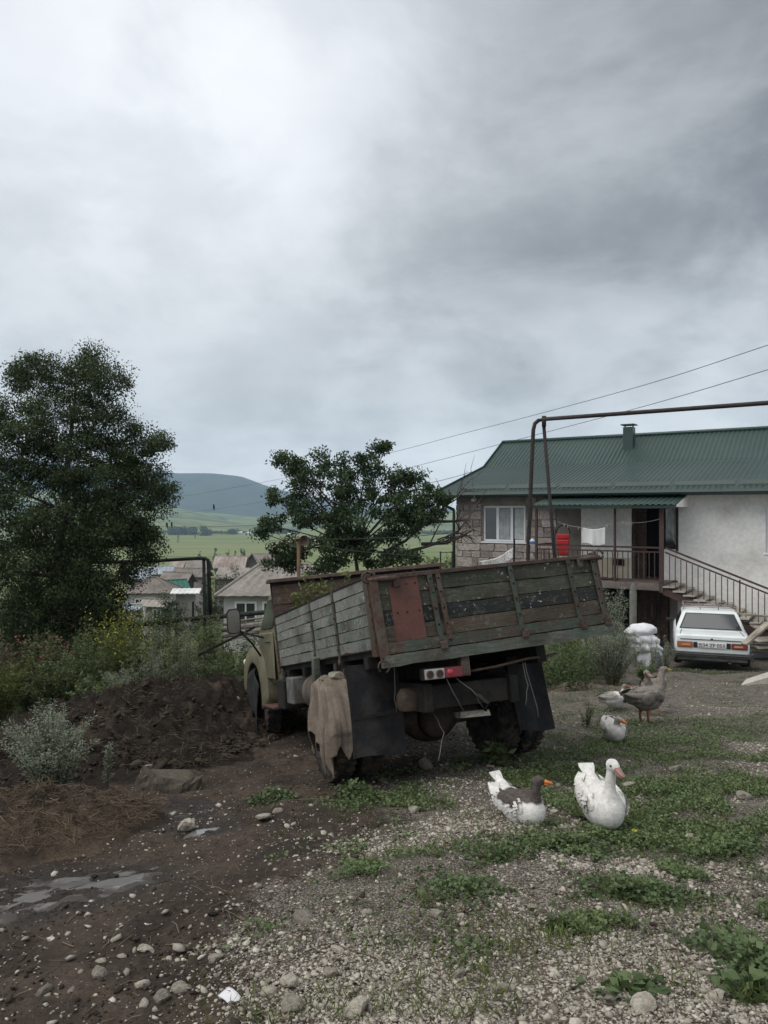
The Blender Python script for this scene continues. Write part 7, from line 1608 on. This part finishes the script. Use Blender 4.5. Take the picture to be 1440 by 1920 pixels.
def clumpw(label, px, py, rx, ry, h, n, ls, seed, lm=None, name='weed_clump'):
    q = gp(px, py); rs = np.random.RandomState(seed); t = thing(name, label, 'plant', q, group='low weed clumps in the yard'); sx, sy = rx/F*q.y*1.1, ry/F*q.y*2.8; ls *= 0.72; n = int(n*0.95)
    r_ = rs.rand(n)**0.62*1.15; a = rs.uniform(0, 6.28, n); lob = 1+1.3*fbm(np.cos(a)*1.8+seed, np.sin(a)*1.8, 4)+0.25*rs.normal(size=n)
    x = sx*r_*np.cos(a)*lob; y = sy*r_*np.sin(a)*lob; hh = 0.72*h*rs.uniform(0.05, 1, n)*(1.05-0.8*r_**2)
    z = gdisp(q.x+x, q.y+y)-q.z+hh; d = unit(rs, n); d[:, 2] = np.abs(d[:, 2])*0.5+0.15; d[:, 0] += 0.5*np.cos(a); d[:, 1] += 0.5*np.sin(a)
    st_ = MB()
    for i in range(0, n, max(1, n//60)): st_.tube([(x[i]*0.6, y[i]*0.6, z[i]-hh[i]), (x[i]*0.9, y[i]*0.9, z[i]-hh[i]*0.4), (x[i], y[i], z[i])], [0.004, 0.003, 0.002], 4, cap=False)
    if n > 500: tag(st_.build('stem', lm_stem, t), kind='stuff')
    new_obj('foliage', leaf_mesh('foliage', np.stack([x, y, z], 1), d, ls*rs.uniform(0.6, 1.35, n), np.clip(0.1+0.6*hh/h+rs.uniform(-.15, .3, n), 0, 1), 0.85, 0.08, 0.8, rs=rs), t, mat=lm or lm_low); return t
cw = [('broad weed clump on the gravel below the white goose', 1190, 1675, 95, 20, 0.11, 1500, 0.036), ('dark leafy weed clump at the lower right frame edge', 1415, 1800, 75, 38, 0.16, 1300, 0.044), ('weed clump on the gravel left of the broad one', 865, 1680, 58, 26, 0.09, 800, 0.036), ('green weed strip at the right edge behind the broad clump', 1375, 1600, 80, 16, 0.09, 900, 0.034),
      ('leafy weeds below the dark-headed goose', 935, 1600, 60, 20, 0.09, 900, 0.034), ('weeds between the two near geese', 1060, 1590, 80, 18, 0.09, 1200, 0.034), ('green weeds right of the white goose', 1275, 1485, 85, 16, 0.09, 900, 0.034), ('weed patch in front of the left rear wheel', 700, 1495, 70, 12, 0.10, 700, 0.036),
      ('feathery weed at the foot of the rag', 662, 1488, 26, 14, 0.17, 380, 0.05), ('leafy weed clump on the soil left of the rear wheel', 515, 1500, 34, 12, 0.13, 420, 0.045), ('sparse weeds on the gravel near the bottom centre', 880, 1790, 40, 18, 0.05, 220, 0.03), ('dandelion rosette on the gravel in front of the broad clump', 1060, 1750, 26, 10, 0.05, 90, 0.05),
      ('dock leaves beside the warm-grey rock', 1165, 1865, 46, 16, 0.06, 90, 0.075), ('grass tuft at the lower right below the dark clump', 1410, 1870, 40, 14, 0.10, 160, 0.07), ('weeds along the path right of the truck', 1080, 1440, 70, 14, 0.08, 800, 0.034), ('weeds under the raised tailgate corner', 1010, 1455, 60, 12, 0.08, 600, 0.034), ('low weeds behind the pale goose', 1200, 1400, 70, 12, 0.07, 600, 0.032), ('weeds in front of the parked car', 1310, 1262, 80, 6, 0.14, 700, 0.05)]
for i, (lab, px, py, rx, ry, h, n, ls) in enumerate(cw): clumpw(lab, px, py, rx, ry, h, n, ls, 500+i)
# thistle growing under the tailgate
stems_plant('thistle', 'young thistle growing behind the truck between the wheels', gp(925, 1440), 7, 0.30, 0.16, 0.11, lm_weed, 601, 16, aspect=0.45)
# yellow flower
q = gp(1186, 1585); yf = thing('yellow_flower', 'small yellow flower in the weeds below the white goose', 'flower', q); MB().tube([(0, 0, 0), (0.01, 0, 0.09)], 0.003, 5).build('stem', lm_stem, yf)
new_obj('petals', leaf_mesh('petals', np.tile([[0.01, 0, 0.09]], (12, 1)), np.array([(math.cos(a), math.sin(a), 0.3) for a in np.linspace(0, 6.0, 12)]), np.full(12, 0.022), np.linspace(0.3, 1, 12), 0.6), yf, mat=lm_flower)
# trampled dry mound by the weeds right of the truck
mo = gp(1075, 1295); xs_ = np.linspace(-1.1, 1.1, 50); ys_ = np.linspace(-0.6, 0.6, 30); X, Y = np.meshgrid(xs_, ys_); H = 0.16*np.exp(-((X/0.6)**2+(Y/0.33)**2))-0.03; Z = G(X+mo.x, Y+mo.y)-mo.z+H+np.abs(fbm(X*6, Y*6, 4))*0.09
idx = np.arange(X.size).reshape(X.shape); Fq = np.stack([idx[:-1, :-1], idx[:-1, 1:], idx[1:, 1:], idx[1:, :-1]], -1).reshape(-1, 4)
tag(new_obj('dirt_mound', np_mesh('dirt_mound', np.stack([X, Y, Z], -1).reshape(-1, 3), Fq, True), None, mo, mat=mat('dry_dirt', (0.15, 0.115, 0.09), (0.21, 0.17, 0.135), 6, 0.95, 0.8, 0.03)), 'low mound of dry dirt behind the right mudflap', 'mound')
